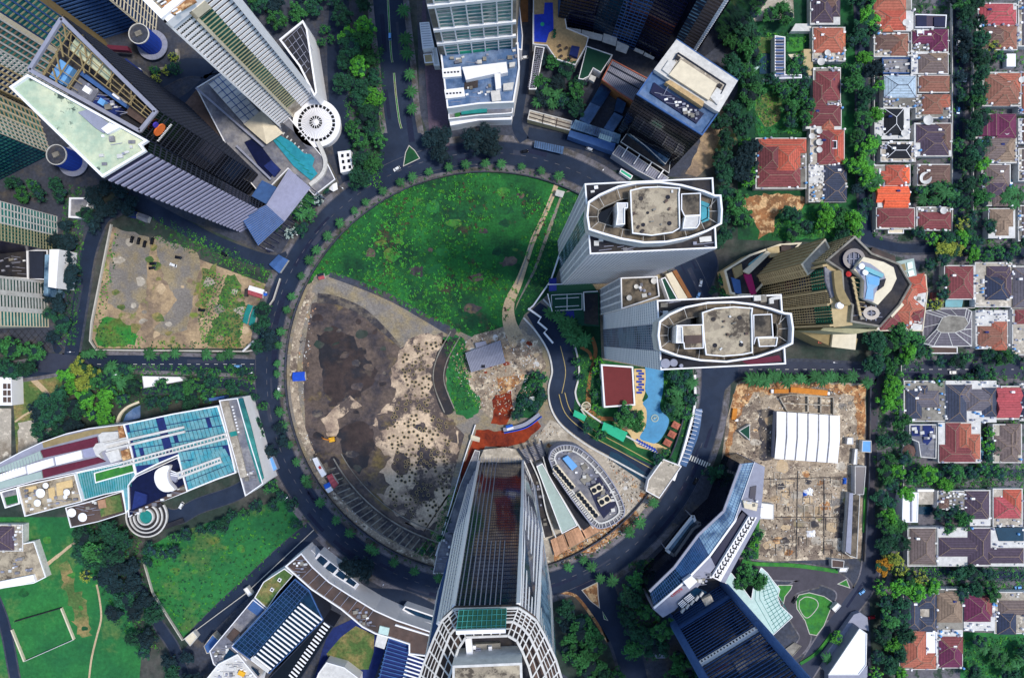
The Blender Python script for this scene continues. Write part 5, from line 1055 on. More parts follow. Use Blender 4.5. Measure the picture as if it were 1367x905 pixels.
for q,z,mm in (([(993,366),(1003,366),(1010,392),(1003,394)],15.5,'magenta'),([(976,370),(988,374),(990,392),(982,394)],15,'metal_blue'),([(1000,352),(1018,338),(1023,340),(998,362)],15.5,'cyan_glass'),([(992,362),(1024,335),(1029,338),(1000,366)],17,'cream'),([(978,358),(990,352),(992,366),(982,372)],16,'beige_dark'),([(1024,332),(1040,328),(1041,342),(1028,344)],16,'beige'),([(1043,327),(1056,327),(1056,335),(1043,335)],15,'roof_brown')):hslab('roof_panel',q,14,z,mm)
t=T('terracotta_wing','terracotta hip roofs stepping round the south east corner of the beige hotel','building',(1210,405))
block(t,[(1168,442),(1190,410),(1212,374),(1236,366),(1238,392),(1232,442)],10,'white_dirty','cream',par=.4,parm='cream')
def hiproof(t,x0,y0,x1,y1,z,hr,mat,rot=0,ov=.5,kind='hip',parent=None,ridge='tile_tan',name='roof',mini=None):
 k=(H-z)/H*S; c=W((x0+x1)/2,(y0+y1)/2,z); w=abs(x1-x0)*k/2+ov; d=abs(y1-y0)*k/2+ov
 r=-radians(rot); cr,sr=cos(r),sin(r)
 def L(x,y,zz):return (c.x+x*cr-y*sr,c.y+x*sr+y*cr,zz)
 a=min(w,d); rx=max(w-a,0) if kind == 'hip' else (w if w >= d else 0); ry=max(d-a,0) if kind == 'hip' else (d if d > w else 0)
 if kind == 'hip' and abs(w-d) < a*.25 and mini is None:rx,ry=(max(rx,a*.14),0) if w >= d else (0,max(ry,a*.14))
 b=[L(-w,-d,z),L(w,-d,z),L(w,d,z),L(-w,d,z)]
 if w >= d:R0,R1=L(-rx,0,z+hr),L(rx,0,z+hr); F=[(b[0],b[1],R1,R0),(b[2],b[3],R0,R1),(b[1],b[2],R1),(b[3],b[0],R0)]
 else:R0,R1=L(0,-ry,z+hr),L(0,ry,z+hr); F=[(b[1],b[2],R1,R0),(b[3],b[0],R0,R1),(b[0],b[1],R0),(b[2],b[3],R1)]
 m=MB()
 for f in F:m.add(f,[tuple(range(len(f)))])
 for i in range(4):p,q=b[i],b[(i+1) % 4]; m.add([p,q,(q[0],q[1],z-.35),(p[0],p[1],z-.35)],[(0,1,2,3)])
 o=t.part(name,m,mat,parent)
 rc=MB(); rc.beam(R0,R1,.3,.25)
 if kind == 'hip':
  e=[(b[0],R0),(b[3],R0),(b[1],R1),(b[2],R1)] if w >= d else [(b[0],R0),(b[1],R0),(b[2],R1),(b[3],R1)]
  for p,q in e:rc.beam(p,q,.28,.22)
 t.part('ridge_cap',rc,ridge,o)
 return o
for q in ((1172,412,1202,438,-15,'tile_red'),(1195,398,1228,432,40,'tile_terracotta'),(1198,375,1222,412,30,'tile_terracotta'),(1205,368,1236,392,-10,'tile_redorange'),(1208,410,1232,430,10,'tile_red')):hiproof(t,*q[:4],10,3.6,q[5],q[4])
slab(t,'cream_ridge',[(1188,420),(1204,404),(1207,407),(1191,424)],10,14,'cream')
clutter(t,[(1212,424),(1230,424),(1230,438),(1205,436)],10,7,62,'abdt'); clutter(t,[(1219,395),(1235,395),(1235,408),(1222,408)],10,4,63,'abd')
# ---- demolition lot: big tent and its neighbours
t=T('white_marquee','large white marquee with six roof bays standing on the demolition lot','tent',(1078,583)); z=9
te=[(1036,549),(1121,555),(1118,618),(1033,612)]; pe=WL(te,6)
for i in range(6):
 f0,f1=(i+.06)/6,(i+1.0)/6; a0,a1=lerp(pe[0],pe[1],f0),lerp(pe[0],pe[1],f1); b0,b1=lerp(pe[3],pe[2],f0),lerp(pe[3],pe[2],f1); r0,r1=lerp(a0,b0,.52)+Vector((0,0,1.6)),lerp(a1,b1,.52)+Vector((0,0,1.6))
 t.part('roof_panel',MB().ext([a0,a1,r1,r0],Vector((0,0,.15))),'white'); t.part('roof_panel',MB().ext([r0,r1,b1,b0],Vector((0,0,.15))),'white')
 if i:t.part('valley_gutter',MB().beam(lerp(pe[0],pe[1],i/6),lerp(lerp(pe[0],pe[1],i/6),lerp(pe[3],pe[2],i/6),.52)+Vector((0,0,1.7)),.9,.5).beam(lerp(lerp(pe[0],pe[1],i/6),lerp(pe[3],pe[2],i/6),.52)+Vector((0,0,1.7)),lerp(pe[3],pe[2],i/6),.9,.5),'roof_grey')
t.part('side_wall',MB().prism(ccw(inset([(q.x,q.y) for q in pe],.3)),0,5.8,top=False),'metal_grey')
t=T('old_foundation','roofless concrete room grid north of the white marquee','ruin',(1075,540)); m=MB()
for a,b in (((1040,530),(1054,527)),((1054,527),(1112,530)),((1040,530),(1050,548)),((1050,548),(1110,553)),((1112,530),(1112,554)),((1046,538),(1108,541)),((1078,529),(1078,551)),((1095,530),(1095,552))):m.beam(W(*a,1),W(*b,1),.7,2)
t.part('wall',m,'concrete_light')
def shed(name,label,poly,h,roof,wall='white_dirty',par=.3,cat_='shed',grp=None):
 t=T(name,label,cat_,mid(poly),grp); block(t,poly,h,roof,wall,par=par,pw=.4,parm=wall); return t
t=T('orange_pipe','long orange steel pipe lying along the north of the demolition lot','pipe',(1080,523)); t.part('pipe',MB().beam(W(1033,522,1),W(1052,522,1),2.6,2).beam(W(1055,520,1),W(1104,524.5,1),3.6,2),'orange_steel'); t.part('end_cap',MB().beam(W(1029,522,1),W(1032,522,1),2.4,2).beam(W(1104,525,1),W(1107,525,1),2,2),'white')
t=T('orange_pipe','short orange steel box beside the west edge of the demolition lot','pipe',(980,555)); t.part('pipe',MB().beam(W(981,545,1),W(979,560,1),3,2),'orange_steel'); t.part('end_cap',MB().beam(W(983,559,1),W(983,562,1),2,2),'white')
shed('site_shed','light blue square shed roof at the east of the demolition lot',[(1151,588),(1163,588),(1163,604),(1150,603)],4,'sky_blue'); shed('site_shed','small white shed east of the marquee',[(1131,584),(1139,584),(1139,593),(1130,593)],3,'white'); shed('site_shed','narrow white cabin below the light blue shed',[(1141,599),(1145,599),(1144,620),(1139,620)],3,'white')
shed('site_hall','long dark open roofed hall along the east wall of the lot',[(1141,622),(1156,622),(1153,660),(1141,660)],5,'navy'); t=shed('site_hall','long grey and brown lean to roof along the east wall of the lot',[(1134,658),(1148,660),(1144,745),(1134,742),(1128,738)],5,'stained_dark'); slab(t,'white_side',[(1134,658),(1139,658),(1136,740),(1129,736)],5,6,'metal_grey')
shed('site_shed','white ribbed roof shed attached east of the curved office bar',[(1016,671),(1033,673),(1033,693),(1014,692)],5,'white'); shed('site_shed','brown roofed shed in the south east corner of the lot',[(1110,746),(1127,748),(1126,758),(1110,757)],4,'roof_brown'); shed('site_shed','white box beside the south east corner of the lot',[(1121,758),(1133,757),(1130,763),(1120,763)],3,'white')
shed('site_tent','dark green pointed tarpaulin on the west of the lot',[(986,575),(1001,566),(1001,588)],3,'court_green')
for i,(x,y,cc_) in enumerate([(1078,657,'white'),(1082,712,'white'),(1074,660,'tarp_blue'),(1128,642,'tarp_blue')]):
 m=MB(); p=rough([(x-6,y-4),(x+5,y-5),(x+7,y+4),(x-4,y+5)] if cc_ == 'white' else [(x-3,y-3),(x+3,y-3),(x+3,y+3),(x-3,y+3)],1.2,2); w=[(q.x,q.y) for q in WL(p)]; n=len(w); cx_=sum(a for a,b in w)/n; cy_=sum(b for a,b in w)/n
 m.add([(a,b,.1) for a,b in w]+[((a+cx_)/2,(b+cy_)/2,R.uniform(.8,1.6)) for a,b in w]+[(cx_,cy_,1.4)],[(k,(k+1) % n,n+(k+1) % n,n+k) for k in range(n)]+[(n+k,n+(k+1) % n,2*n) for k in range(n)])
 single('tarpaulin',['crumpled white tarpaulin in the upper middle of the demolition lot','crumpled white tarpaulin in the lower middle of the demolition lot','blue edge of tarpaulin beside the upper white one','small blue tarpaulin near the dark hall'][i],'tarpaulin',m,cc_,(x,y))
# perimeter wall and rubble heaps
m=MB(); ribbon(m,[(984,510),(1000,504),(1155,508),(1160,516),(1158,640),(1152,748)],1.6,.1,2.5,smooth=False); single('boundary_wall','grey boundary wall round the demolition lot','wall',m,'pavement_dark',(1158,560))
m=MB(); rr_=random.Random(77)
for x,y in scatter([(986,530),(1030,515),(1150,515),(1148,640),(1130,745),(1012,745),(1022,640),(980,610)],2.2,1500,seed=6):
 if 1031 < x < 1123 and 546 < y < 620:continue
 c=W(x,y); s_=rr_.uniform(.2,.6); m.box((c.x,c.y,.05),s_*rr_.uniform(.8,2.6),s_,s_*.7,rr_.uniform(0,3),rr_.choice([0,0,1,2,3]))
o=m.obj('rubble_heap',['rubble','white_dirty','roof_brown','dark_ground_and_shade']); o['kind']='stuff'
m=MB()
for poly,n_,sd_ in (([(600,480),(620,455),(700,445),(722,480),(720,520),(690,560),(640,545),(612,510)],900,8),([(735,728),(790,708),(850,684),(858,690),(830,716),(790,738),(744,755)],700,9),([(800,600),(868,655),(885,668),(850,690),(836,686),(826,650)],160,11),([(655,600),(700,592),(735,565),(750,575),(725,590),(700,600)],60,12),([(398,470),(410,400),(424,390),(404,560),(440,650),(500,710),(470,700),(410,610)],600,10)):
 for x,y in scatter(poly,1.6,n_,seed=sd_):
  c=W(x,y); s_=rr_.uniform(.2,.7); m.box((c.x,c.y,.06),s_*rr_.uniform(.8,3),s_,s_*.8,rr_.uniform(0,3),rr_.choice([0,0,1,2,3]))
o=m.obj('rubble_heap',['rubble','white_dirty','plank','dark_ground_and_shade']); o['kind']='stuff'
# ---- curved office bar and dark tower, bottom right
t=T('curved_office_bar','angled office bar with a long blue glass roof and white chevron strip','building',(960,720)); hz=34
Lf=[(989,619),(966,682),(932,714),(900,757),(867,789)]; Rt=[(1008,617),(981,695),(947,742),(915,775),(873,811)]
for i in range(4):
 q=[Lf[i],Lf[i+1],Rt[i+1],Rt[i]]; w=ccw([(a.x,a.y) for a in WL(q,hz)]); t.part('wall',MB().prism(w,0,hz-.4),'glass_dark'); t.part('glass_roof',MB().prism(w,hz-.39,hz),['glass_steel','glass_steel','glass_blue','glass_navy'][i])
m=MB()
for i in range(4):
 l=int(hypot(Lf[i+1][0]-Lf[i][0],Lf[i+1][1]-Lf[i][1])/3)
 for k in range(l):f=k/l; m.beam(W(lerp(Lf[i][0],Lf[i+1][0],f),lerp(Lf[i][1],Lf[i+1][1],f),hz+.1),W(lerp(Rt[i][0],Rt[i+1][0],f),lerp(Rt[i][1],Rt[i+1][1],f),hz+.1),.18,.15)
 for u in (.25,.5,.75):m.beam(lerp(W(*Lf[i],hz+.1),W(*Rt[i],hz+.1),u),lerp(W(*Lf[i+1],hz+.1),W(*Rt[i+1],hz+.1),u),.15,.15)
t.part('glazing_bar',m,'metal_blue',kind='stuff')
m=MB(); ribbon(m,[(a-2,b) for a,b in Lf],2.2,0,3,smooth=False) if 0 else None
for pts,w_,mm in ((Lf,1.5,'metal_grey'),(Rt,1.2,'white')):
 m=MB(); [m.beam(W(*pts[i],hz+.4),W(*pts[i+1],hz+.4),w_,1) for i in range(4)]; t.part('edge_beam',m,mm)
slab(t,'white_roof',[(1008,617),(1021,623),(1018,662),(1014,690),(1002,690),(990,680),(981,695)],0,hz+1,'metal_grey')
slab(t,'dark_hatch',[(1002,650),(1010,648),(1008,668),(1000,664)],hz+1,hz+1.6,'navy'); slab(t,'plant_deck',[(992,668),(1012,672),(1010,682),(994,678)],hz+1,hz+3,'cream'); clutter(t,[(992,664),(1012,668),(1010,680),(994,680)],hz+2,8,70,'abp')
slab(t,'navy_gutter',[(992,682),(1000,684),(945,772),(934,766)],0,hz-2,'navy'); slab(t,'chevron_base',[(1004,682),(1012,688),(962,776),(950,770)],0,hz+.4,'white')
slab(t,'grey_side',[(1012,688),(1016,690),(968,778),(962,776)],0,hz-3,'metal_grey')
for k in range(15):
 f=(k+.5)/15; c=W(lerp(1006,955.5,f),lerp(688,770,f),hz+.4); a0=2.2; t.part('chevron_loop',MB().ring((c.x,c.y,hz+.41),.9,1.5,.3,10,0,a0,a0+4.4).beam((c.x-1.4,c.y-1.2,hz+.55),(c.x+1.2,c.y-1.8,hz+.55),.5,.3),'glass_black')
slab(t,'south_terrace',[(938,750),(948,742),(955,756),(940,775),(900,815),(885,824),(871,812),(900,790)],0,hz-1,'metal_grey')
slab(t,'white_hut',[(912,776),(923,768),(931,776),(920,786)],hz,hz+4,'white'); slab(t,'unit_deck',[(904,806),(918,792),(930,784),(944,790),(918,812),(910,818)],hz-1,hz,'glass_navy')
for k in range(5):m=MB(); pxbox(m,912+k*6.2,815-k*5.4,2.6,7,1.5,hz,35); t.part('roof_unit',m,'white_dirty')
for a,b in (((905,806),(912,800)),((913,799),(922,792))):m=MB(); [m.beam(W(a[0]+k*1.6,a[1]+k*1.6,hz+1),W(b[0]+k*1.6,b[1]+k*1.6,hz+1),.5,.5) for k in range(4)]; t.part('cooling_frame',m,'white')
slab(t,'cream_box',[(937,800),(949,794),(953,802),(942,809)],hz-1,hz+2,'concrete_light'); clutter(t,[(926,776),(950,756),(952,770),(930,786)],hz-1,12,71,'abp')
def roofword(t,txt,x,y,z,rot,size,mat):          # red lettering lying on the roof
 cu=bpy.data.curves.new('tmp','FONT'); cu.body=txt; cu.size=size; cu.extrude=.06; o=bpy.data.objects.new('tmp',cu); COL.objects.link(o); dg=bpy.context.evaluated_depsgraph_get()
 me=bpy.data.meshes.new_from_object(o.evaluated_get(dg)); bpy.data.objects.remove(o); me.materials.clear(); me.materials.append(mt(mat)); c=W(x,y,z)
 q=bpy.data.objects.new('roof_lettering',me); COL.objects.link(q); q.parent=t.o; q.location=c-t.loc; q.rotation_euler=(0,0,radians(rot)); return q
roofword(t,'cellox',896.5,797,hz+.1,34,3.6,'red_paint')
t=T('frame_pavilion','blue glass kite shaped pavilion frame beside the curved bar','pavilion',(910,720)); hz=14
kp=[(925,688),(932,706),(926,723),(907,748),(889,733)]; w=WL(kp,hz); t.part('glass_roof',MB().prism(ccw([(a.x,a.y) for a in w]),hz-.4,hz),'glass_steel')
m=MB(); [m.beam(w[i]+Vector((0,0,.3)),w[(i+1) % 5]+Vector((0,0,.3)),1.8 if i != 1 else 1,.8) for i in range(5)]; t.part('frame',m,'white')
m=MB(); [m.beam(lerp(w[0],w[4],k/9)+Vector((0,0,.2)),lerp(w[1] if k < 5 else w[2],w[3],k/9)+Vector((0,0,.2)),.2,.2) for k in range(10)]; t.part('glazing_bar',m,'metal_grey',kind='stuff'); t.part('column',MB().cyl((w[0].x*.99,w[0].y,0),.3,hz,6).cyl((w[3].x,w[3].y,0),.3,hz,6).cyl((w[4].x,w[4].y,0),.3,hz,6),'metal_grey')
t=T('dark_glass_tower','black gridded glass tower with a white belt in the bottom right','tower',(940,830)); ft=[(894,824),(966,780),(1020,870),(945,910)]
w=ccw([(a.x,a.y) for a in WL(ft)]); t.part('wall',MB().prism(w,0,150),'navy'); A_,B_=W(894,824),W(966,780); d=B_-A_; n=Vector((d.y,-d.x,0)).normalized(); n=n if n.y > 0 else -n
up=Vector((0,0,150)); wf=(A_,B_,A_+up,B_+up,n)
glazing(t,wf,46,22,'glass_dark','metal_blue',bh=.16,bd=.35,mw=.2,md=.25,mull='metal_dark')
glazing(t,(A_,B_,A_+up,B_+up,n),6,12,'cyan_dark','metal_blue',bh=.16,bd=.6,mw=.3,md=.5,v0=0,v1=.12)
for v in (.12,):t.part('blue_belt',MB().ext([PP(wf,0,v),PP(wf,1,v),PP(wf,1,v+.02),PP(wf,0,v+.02)],n*1.5),'metal_blue')
t.part('white_belt',MB().ext([PP(wf,0,.44),PP(wf,1,.44),PP(wf,1,.465),PP(wf,0,.465)],n*1.6),'white')
m=MB(); [m.ext([PP(wf,.03+k*.05,.446),PP(wf,.05+k*.05,.446),PP(wf,.05+k*.05,.458),PP(wf,.03+k*.05,.458)],n*1.75) for k in range(19)]; t.part('belt_window',m,'glass_dark',kind='stuff')
for a in (A_,B_):t.part('corner_tube',MB().cyl((a.x+n.x,a.y+n.y,0),2.4,150,14),'metal_blue')
for i in range(4):j=(i+1) % 4
t=T('glass_canopy','pale gridded quarter round glass canopy over the drop off','canopy',(1020,810)); hz=7
cp=[(1016,757),(1024,764),(1032,775),(1041,786),(1038,797),(1042,808),(1058,823),(1045,835),(1031,848),(1012,828),(994,808),(978,788),(967,776),(976,764),(992,785),(1003,800),(1006,780)]
w=ccw([(a.x,a.y) for a in WL(cp,hz)]); t.part('glass_roof',MB().prism(w,hz-.3,hz),'glass_pale'); m=MB(); n_=len(w); [m.beam((*w[i],hz+.1),(*w[(i+1) % n_],hz+.1),.4,.3) for i in range(n_)]; t.part('edge',m,'white')
m=MB()
for k in range(15):
 f=k/14; m.beam(W(lerp(1010,1034,f),lerp(768,845,f),hz+.1),W(lerp(1026,1056,f),lerp(768,824,f),hz+.1),.22,.12)
for k in range(6):f=k/5; m.beam(W(lerp(1010,1026,f),770,hz+.1),W(lerp(1008,1040,f),lerp(800,795,f),hz+.1),.22,.12); m.beam(W(lerp(1008,1040,f),lerp(800,795,f),hz+.1),W(lerp(1033,1056,f),lerp(844,825,f),hz+.1),.22,.12)
t.part('glazing_bar',m,'teal',kind='stuff'); t.part('column',MB().cyl((*W(1040,830)[:2],0),.4,hz-.3,8).cyl((*W(1020,775)[:2],0),.4,hz-.3,8).cyl((*W(1000,805)[:2],0),.4,hz-.3,8),'metal_grey')
t=T('white_roof_hall','white trapezoid roof hall with grey walls in the bottom right','building',(1130,870)); block(t,[(1147,838),(1157,845),(1156,887),(1146,900),(1105,900)],12,'white','metal_grey',par=.6,pw=.4); slab(t,'grey_porch',[(1140,820),(1148,817),(1158,824),(1160,842),(1147,838),(1102,884),(1098,878)],0,4,'metal_grey'); slab(t,'south_lean_to',[(1106,899),(1146,899),(1158,888),(1158,903),(1146,920),(1106,920)],0,6,'metal_grey')
shed('guard_house','small white roofed guard house beside the teardrop lawn',[(1110,812),(1118,804),(1123,808),(1115,817)],3.5,'white',cat_='guard house'); t=shed('loading_ramp','striped concrete loading ramp below the driveway loop',[(1048,866),(1060,857),(1070,862),(1058,876)],.6,'concrete','concrete',cat_='ramp')
shed('site_shed','grey roofed shed half hidden by trees beside the south road',[(856,845),(882,843),(888,878),(876,878)],5,'metal_grey','metal_grey'); shed('site_shed','blue grey flat shed between trees and curved bar',[(853,775),(872,764),(882,778),(870,792)],5,'roof_grey','metal_dark')
# ---- cyan roofed complex, left
t=T('cyan_roof_hall','large hall with cyan glass panel roof and pale parallel ducts on the left','building',(240,600)); hz=24
cy=[(165,566),(230,552),(292,541),(304,580),(316,631),(290,640),(250,656),(243,630),(238,608),(210,620),(182,634),(175,600)]
block(t,cy,hz,'roof_navy','white_dirty',par=1,pw=.8)
def U(u,v):return (lerp(lerp(166,291,u),lerp(183,316,u),v) ,lerp(lerp(566,541,u),lerp(634,610+10,u),v))
pan=0
for i in range(24):
 for j in range(6):
  u0,u1=(i+.04)/24,(i+.9)/24; v0,v1=(j+.04)/6,(j+.95)/6; q=[U(u0,v0),U(u1,v0),U(u1,v1),U(u0,v1)]
  if not all(inpoly(*p,cy) for p in q) or i in (8,9) or (i*7+j*5) % 29 == 0:continue
  slab(t,'roof_panel',q,hz,hz+.5,'cyan_glass' if not (j == 5 and i < 10) else 'cream'); pan += 1
low=[(245,606),(312,592),(316,630),(252,652)]
for i in range(12):
 for j in range(3):
  u0,u1=(i+.04)/12,(i+.93)/12; v0,v1=(j+.04)/3,(j+.96)/3
  f=lambda u,v:(lerp(lerp(243,300,u),lerp(252,316,u),v),lerp(lerp(618,598,u),lerp(655,628,u),v)); q=[f(u0,v0),f(u1,v0),f(u1,v1),f(u0,v1)]
  slab(t,'roof_panel',q,hz+.51,hz+.9,'cyan_glass')
for a,b,w_ in (((140,594),(246,570),1.5),((142,601),(247,576),1.5),((160,618),(305,578),1.2),((160,623),(306,584),1.2),((236,632),(294,611),1.4),((238,638),(296,616),1.4)):t.part('duct',MB().beam(W(*a,hz+1.6),W(*b,hz+1.6),w_,1.2),'white_dirty')
m=MB(); [m.beam(W(lerp(165,305,k/30),lerp(617,579,k/30),hz+1.4),W(lerp(165,305,k/30)+.8,lerp(617,579,k/30)+6,hz+1.4),.5,.5) for k in range(31)]; [m.beam(W(lerp(238,294,k/14),lerp(632,611,k/14),hz+1.4),W(lerp(238,294,k/14)+.8,lerp(632,611,k/14)+6,hz+1.4),.5,.5) for k in range(15)]; t.part('duct_rung',m,'white_dirty',kind='stuff')
t2=T('slab_wing','beige roofed slab wing with grey deck at the east end of the cyan roof','building',(320,595)); block(t2,[(293,534),(318,531),(326,560),(338,600),(352,645),(328,662),(322,640),(305,580)],hz+1,'roof_grey','white',par=1,pw=.6)
slab(t2,'beige_slab',[(295,536),(304,535),(330,636),(321,638)],hz+1,hz+2.2,'concrete_light'); slab(t2,'teal_hatch',[(306,577),(315,575),(317,581),(308,583)],hz+2.2,hz+2.6,'teal')
slab(t2,'teal_strip',[(318,532),(324,531),(334,565),(352,638),(347,645),(330,590)],hz+1,hz+1.8,'glass_teal')
for k in range(9):m=MB(); pxbox(m,310+k*1,543+k*4.2,2,2,.8,hz+1); t2.part('roof_vent',m,'white')
clutter(t2,[(325,620),(340,625),(343,645),(330,655)],hz+1,8,80,'abp')
t=T('grid_pergola','blue grid pergola beside the east end of the cyan roofed hall','pergola',(340,578)); hz2=5
f=lambda u,v:(lerp(lerp(329,343,u),lerp(339,352,u),v),lerp(557,lerp(601,597,u),v)); m=MB()
for k in range(8):m.beam(W(*f(0,k/7),hz2),W(*f(1,k/7),hz2),.3,.3)
for k in range(4):m.beam(W(*f(k/3,0),hz2),W(*f(k/3,1),hz2),.3,.3)
t.part('grid',m,'sky_blue',kind='stuff'); t.part('glass',MB().prism(ccw([(a.x,a.y) for a in WL([f(0,0),f(1,0),f(1,1),f(0,1)],hz2)]),hz2-.5,hz2-.3),'glass_navy'); t.part('post',MB().cyl((*W(335,560)[:2],0),.2,hz2-.5,6).cyl((*W(346,595)[:2],0),.2,hz2-.5,6),'metal_grey')
t=T('curved_west_hall','long curved hall with maroon and white roof strips, west part of the cyan complex','building',(60,615)); hz=22
cw=[(-30,635),(0,618),(30,602),(56,590),(90,578),(120,571),(165,566),(176,614),(140,622),(101,631),(50,641),(0,655),(-30,664)]
block(t,cw,hz,'metal_grey','white',par=1.2,pw=.5)
for q,mm in (([(54,601),(129,583),(131,595),(58,611)],'maroon'),([(56,627),(131,610),(141,616),(58,638)],'maroon'),([(-20,632),(53,602),(57,612),(-20,640)],'pale_teal'),([(-20,648),(55,629),(57,638),(-20,658)],'pale_teal'),([(-20,638),(0,631),(33,622),(35,632),(0,643),(-20,650)],'white'),([(35,621),(70,611),(72,621),(37,633)],'white'),([(73,610),(108,601),(110,612),(75,621)],'white'),([(110,600),(128,596),(134,603),(126,609),(112,611)],'lavender'),([(56,589),(120,574),(158,568),(158,574),(125,580),(58,598)],'beige_dark')):slab(t,'roof_strip',q,hz,hz+.8,mm)
for q in ([(131,581),(136,577),(157,576),(158,586),(134,591)],[(140,604),(158,599),(162,613),(148,618)],[(128,592),(170,583),(174,590),(136,602),(132,606),(136,612),(128,608),(124,598)]):slab(t,'white_sail',q,hz,hz+2.6,'white_dirty')
for q in ([(157,570),(163,568),(167,584),(160,586)],[(161,602),(170,599),(174,612),(164,615)]):slab(t,'timber_end',q,hz,hz+2,'orange_soil')
m=MB(); [m.beam(W(-18+k*4,639-k*1.5-8,hz+.95),W(-16+k*4,642-k*1.5,hz+.95),.2,.15) for k in range(18)]; t.part('roof_seam',m,'metal_grey',kind='stuff')
t=T('roof_terrace_block','beige roof terrace with round white parasols and pale timber decks','building',(65,660)); hz=18; block(t,[(24,649),(101,632),(111,669),(34,689)],hz,'stained_roof','white',par=.9,pw=.6)
for q in ([(64,652),(72,650),(74,666),(66,668)],[(75,645),(96,640),(97,650),(84,652),(84,660),(76,662)],[(34,651),(48,648),(49,655),(35,657)]):slab(t,'timber_deck',q,hz,hz+.4,'deck')
def parasol(t,x,y,z,r,mat='white'):c=W(x,y,z); t.part('parasol',MB().cyl((c.x,c.y,z),.15,2.2,6).cyl((c.x,c.y,z+2.2),r,.7,20,.1),mat)
for x,y,r in ((57,657,3),(53,670,2.3),(64,647,1.9),(92,656,2.1),(90,662,1.4)):parasol(t,x,y,hz,r)
clutter(t,[(30,655),(50,650),(52,676),(36,682)],hz,8,81,'ab'); clutter(t,[(60,668),(105,655),(106,666),(60,680)],hz,12,82,'bpa')
t=T('small_courtyard','white walled court with glass strips left of the roof terrace','building',(17,663)); block(t,[(1,656),(24,650),(28,672),(8,678)],10,'roof_grey','white',par=1,pw=.8); slab(t,'green_strip',[(6,664),(24,660),(25,670),(9,674)],10,10.3,'grass_dark')
t=T('teal_link_roof','teal glazed link roof wrapping a long planter and navy deck','building',(145,650)); hz=16
block(t,[(101,631),(176,615),(182,634),(172,648),(173,680),(168,685),(164,655),(140,660),(112,668)],hz,'cyan_glass','white_dirty',par=.5)
m=MB(); [m.beam(W(104+k*3.3,631-k*.7,hz+.2),W(112+k*3.0,667-k*.85,hz+.2),.3,.25) for k in range(22)]; t.part('glazing_bar',m,'teal',kind='stuff')
slab(t,'planter',[(125,631),(177,617),(180,630),(127,645)],hz,hz+1,'white'); slab(t,'planter_green',[(127,632),(176,619),(178,629),(128,643)],hz+1,hz+1.4,'lawn')
t=T('lower_terrace_block','lower terrace with two round parasols and an olive lawn roof','building',(130,680)); hz=12; block(t,[(88,677),(120,669),(164,655),(170,684),(132,696),(95,704)],hz,'roof_brown','white',par=.8,pw=.5)
slab(t,'roof_lawn',[(132,672),(142,664),(160,660),(164,682),(135,690)],hz,hz+.3,'grass_pale'); slab(t,'timber_grid',[(130,668),(140,666),(142,677),(132,679)],hz+.31,hz+.8,'plank'); parasol(t,98.5,683,hz,2.9); parasol(t,113,689,hz,2.9); clutter(t,[(103,672),(128,668),(130,690),(120,690)],hz,12,83,'bp')
t=T('navy_deck_block','navy roof deck with a white crescent shell and service strip','building',(205,655)); hz=15; block(t,[(170,648),(183,635),(238,610),(245,630),(251,656),(215,670),(172,690)],hz,'navy','white',par=.7,pw=.5)
slab(t,'deck_step',[(180,655),(196,660),(195,672),(176,680)],hz,hz+1.2,'roof_navy'); slab(t,'service_strip',[(178,682),(222,662),(246,646),(250,655),(215,670),(176,690)],hz,hz+.7,'roof_brown'); clutter(t,[(180,682),(222,663),(246,648),(248,654),(215,668),(180,688)],hz+.7,26,84,'abp')
sh=[(218,622),(226,622),(223,632),(225,643),(233,653),(228,656),(218,656),(210,650),(206,640),(207,630),(212,625)]; slab(t,'crescent_shell',cat(sh,3),hz,hz+4,'white'); slab(t,'shell_inner',[(226,630),(240,632),(234,644),(228,640)],hz,hz+2.5,'metal_grey')
m=MB(); [m.beam(W(228,628+k*3,hz+3),W(244,634+k*1,hz+3),.6,.5) for k in range(3)]; t.part('shell_strut',m,'white')
t=T('spiral_ramp','round spiral parking ramp with white edges below the cyan complex','ramp',(198,688)); c=W(198,688)
t.part('ramp_deck',MB().ring((c.x,c.y,1.5),5.5,13,.5,40),'roof_dark')
for r0 in (4.6,7.6,10.2,13):t.part('ramp_kerb',MB().ring((c.x,c.y,1),r0,r0+.9,1.6+(13-r0)*.15,40,0,-3.5,.6 if r0 > 9 else 2.8),'white_dirty')
t.part('core',MB().cyl((c.x,c.y,0),4.5,2.2,24),'teal'); t.part('ramp_arm',MB().beam(W(212,706,2),W(245,694,2),3.2,.5),'roof_dark')
t=T('pond_terrace','curved terrace wall holding a pale blue pond north of the cyan roof','terrace',(178,553)); m=MB(); ribbon(m,[(158,565),(162,553),(172,543),(188,536)],3,.1,2); t.part('wall',m,'cream'); slab(t,'pond',[(164,563),(168,553),(178,545),(187,541),(187,558)],.2,1,'roof_blue_grey')
slab(t,'skylight_row',[(276,532),(299,528),(299,532),(277,536)],0,8,'metal_blue')
shed('reception_canopy','plain white flat roof among trees north of the cyan hall',[(190,502),(240,503),(246,508),(192,518)],6,'white',cat_='canopy')
shed('gate_house','small blue gate roof beside the ring road at the west',[(357,612),(364,609),(371,626),(364,630)],4,'sky_blue','metal_grey',cat_='guard house')
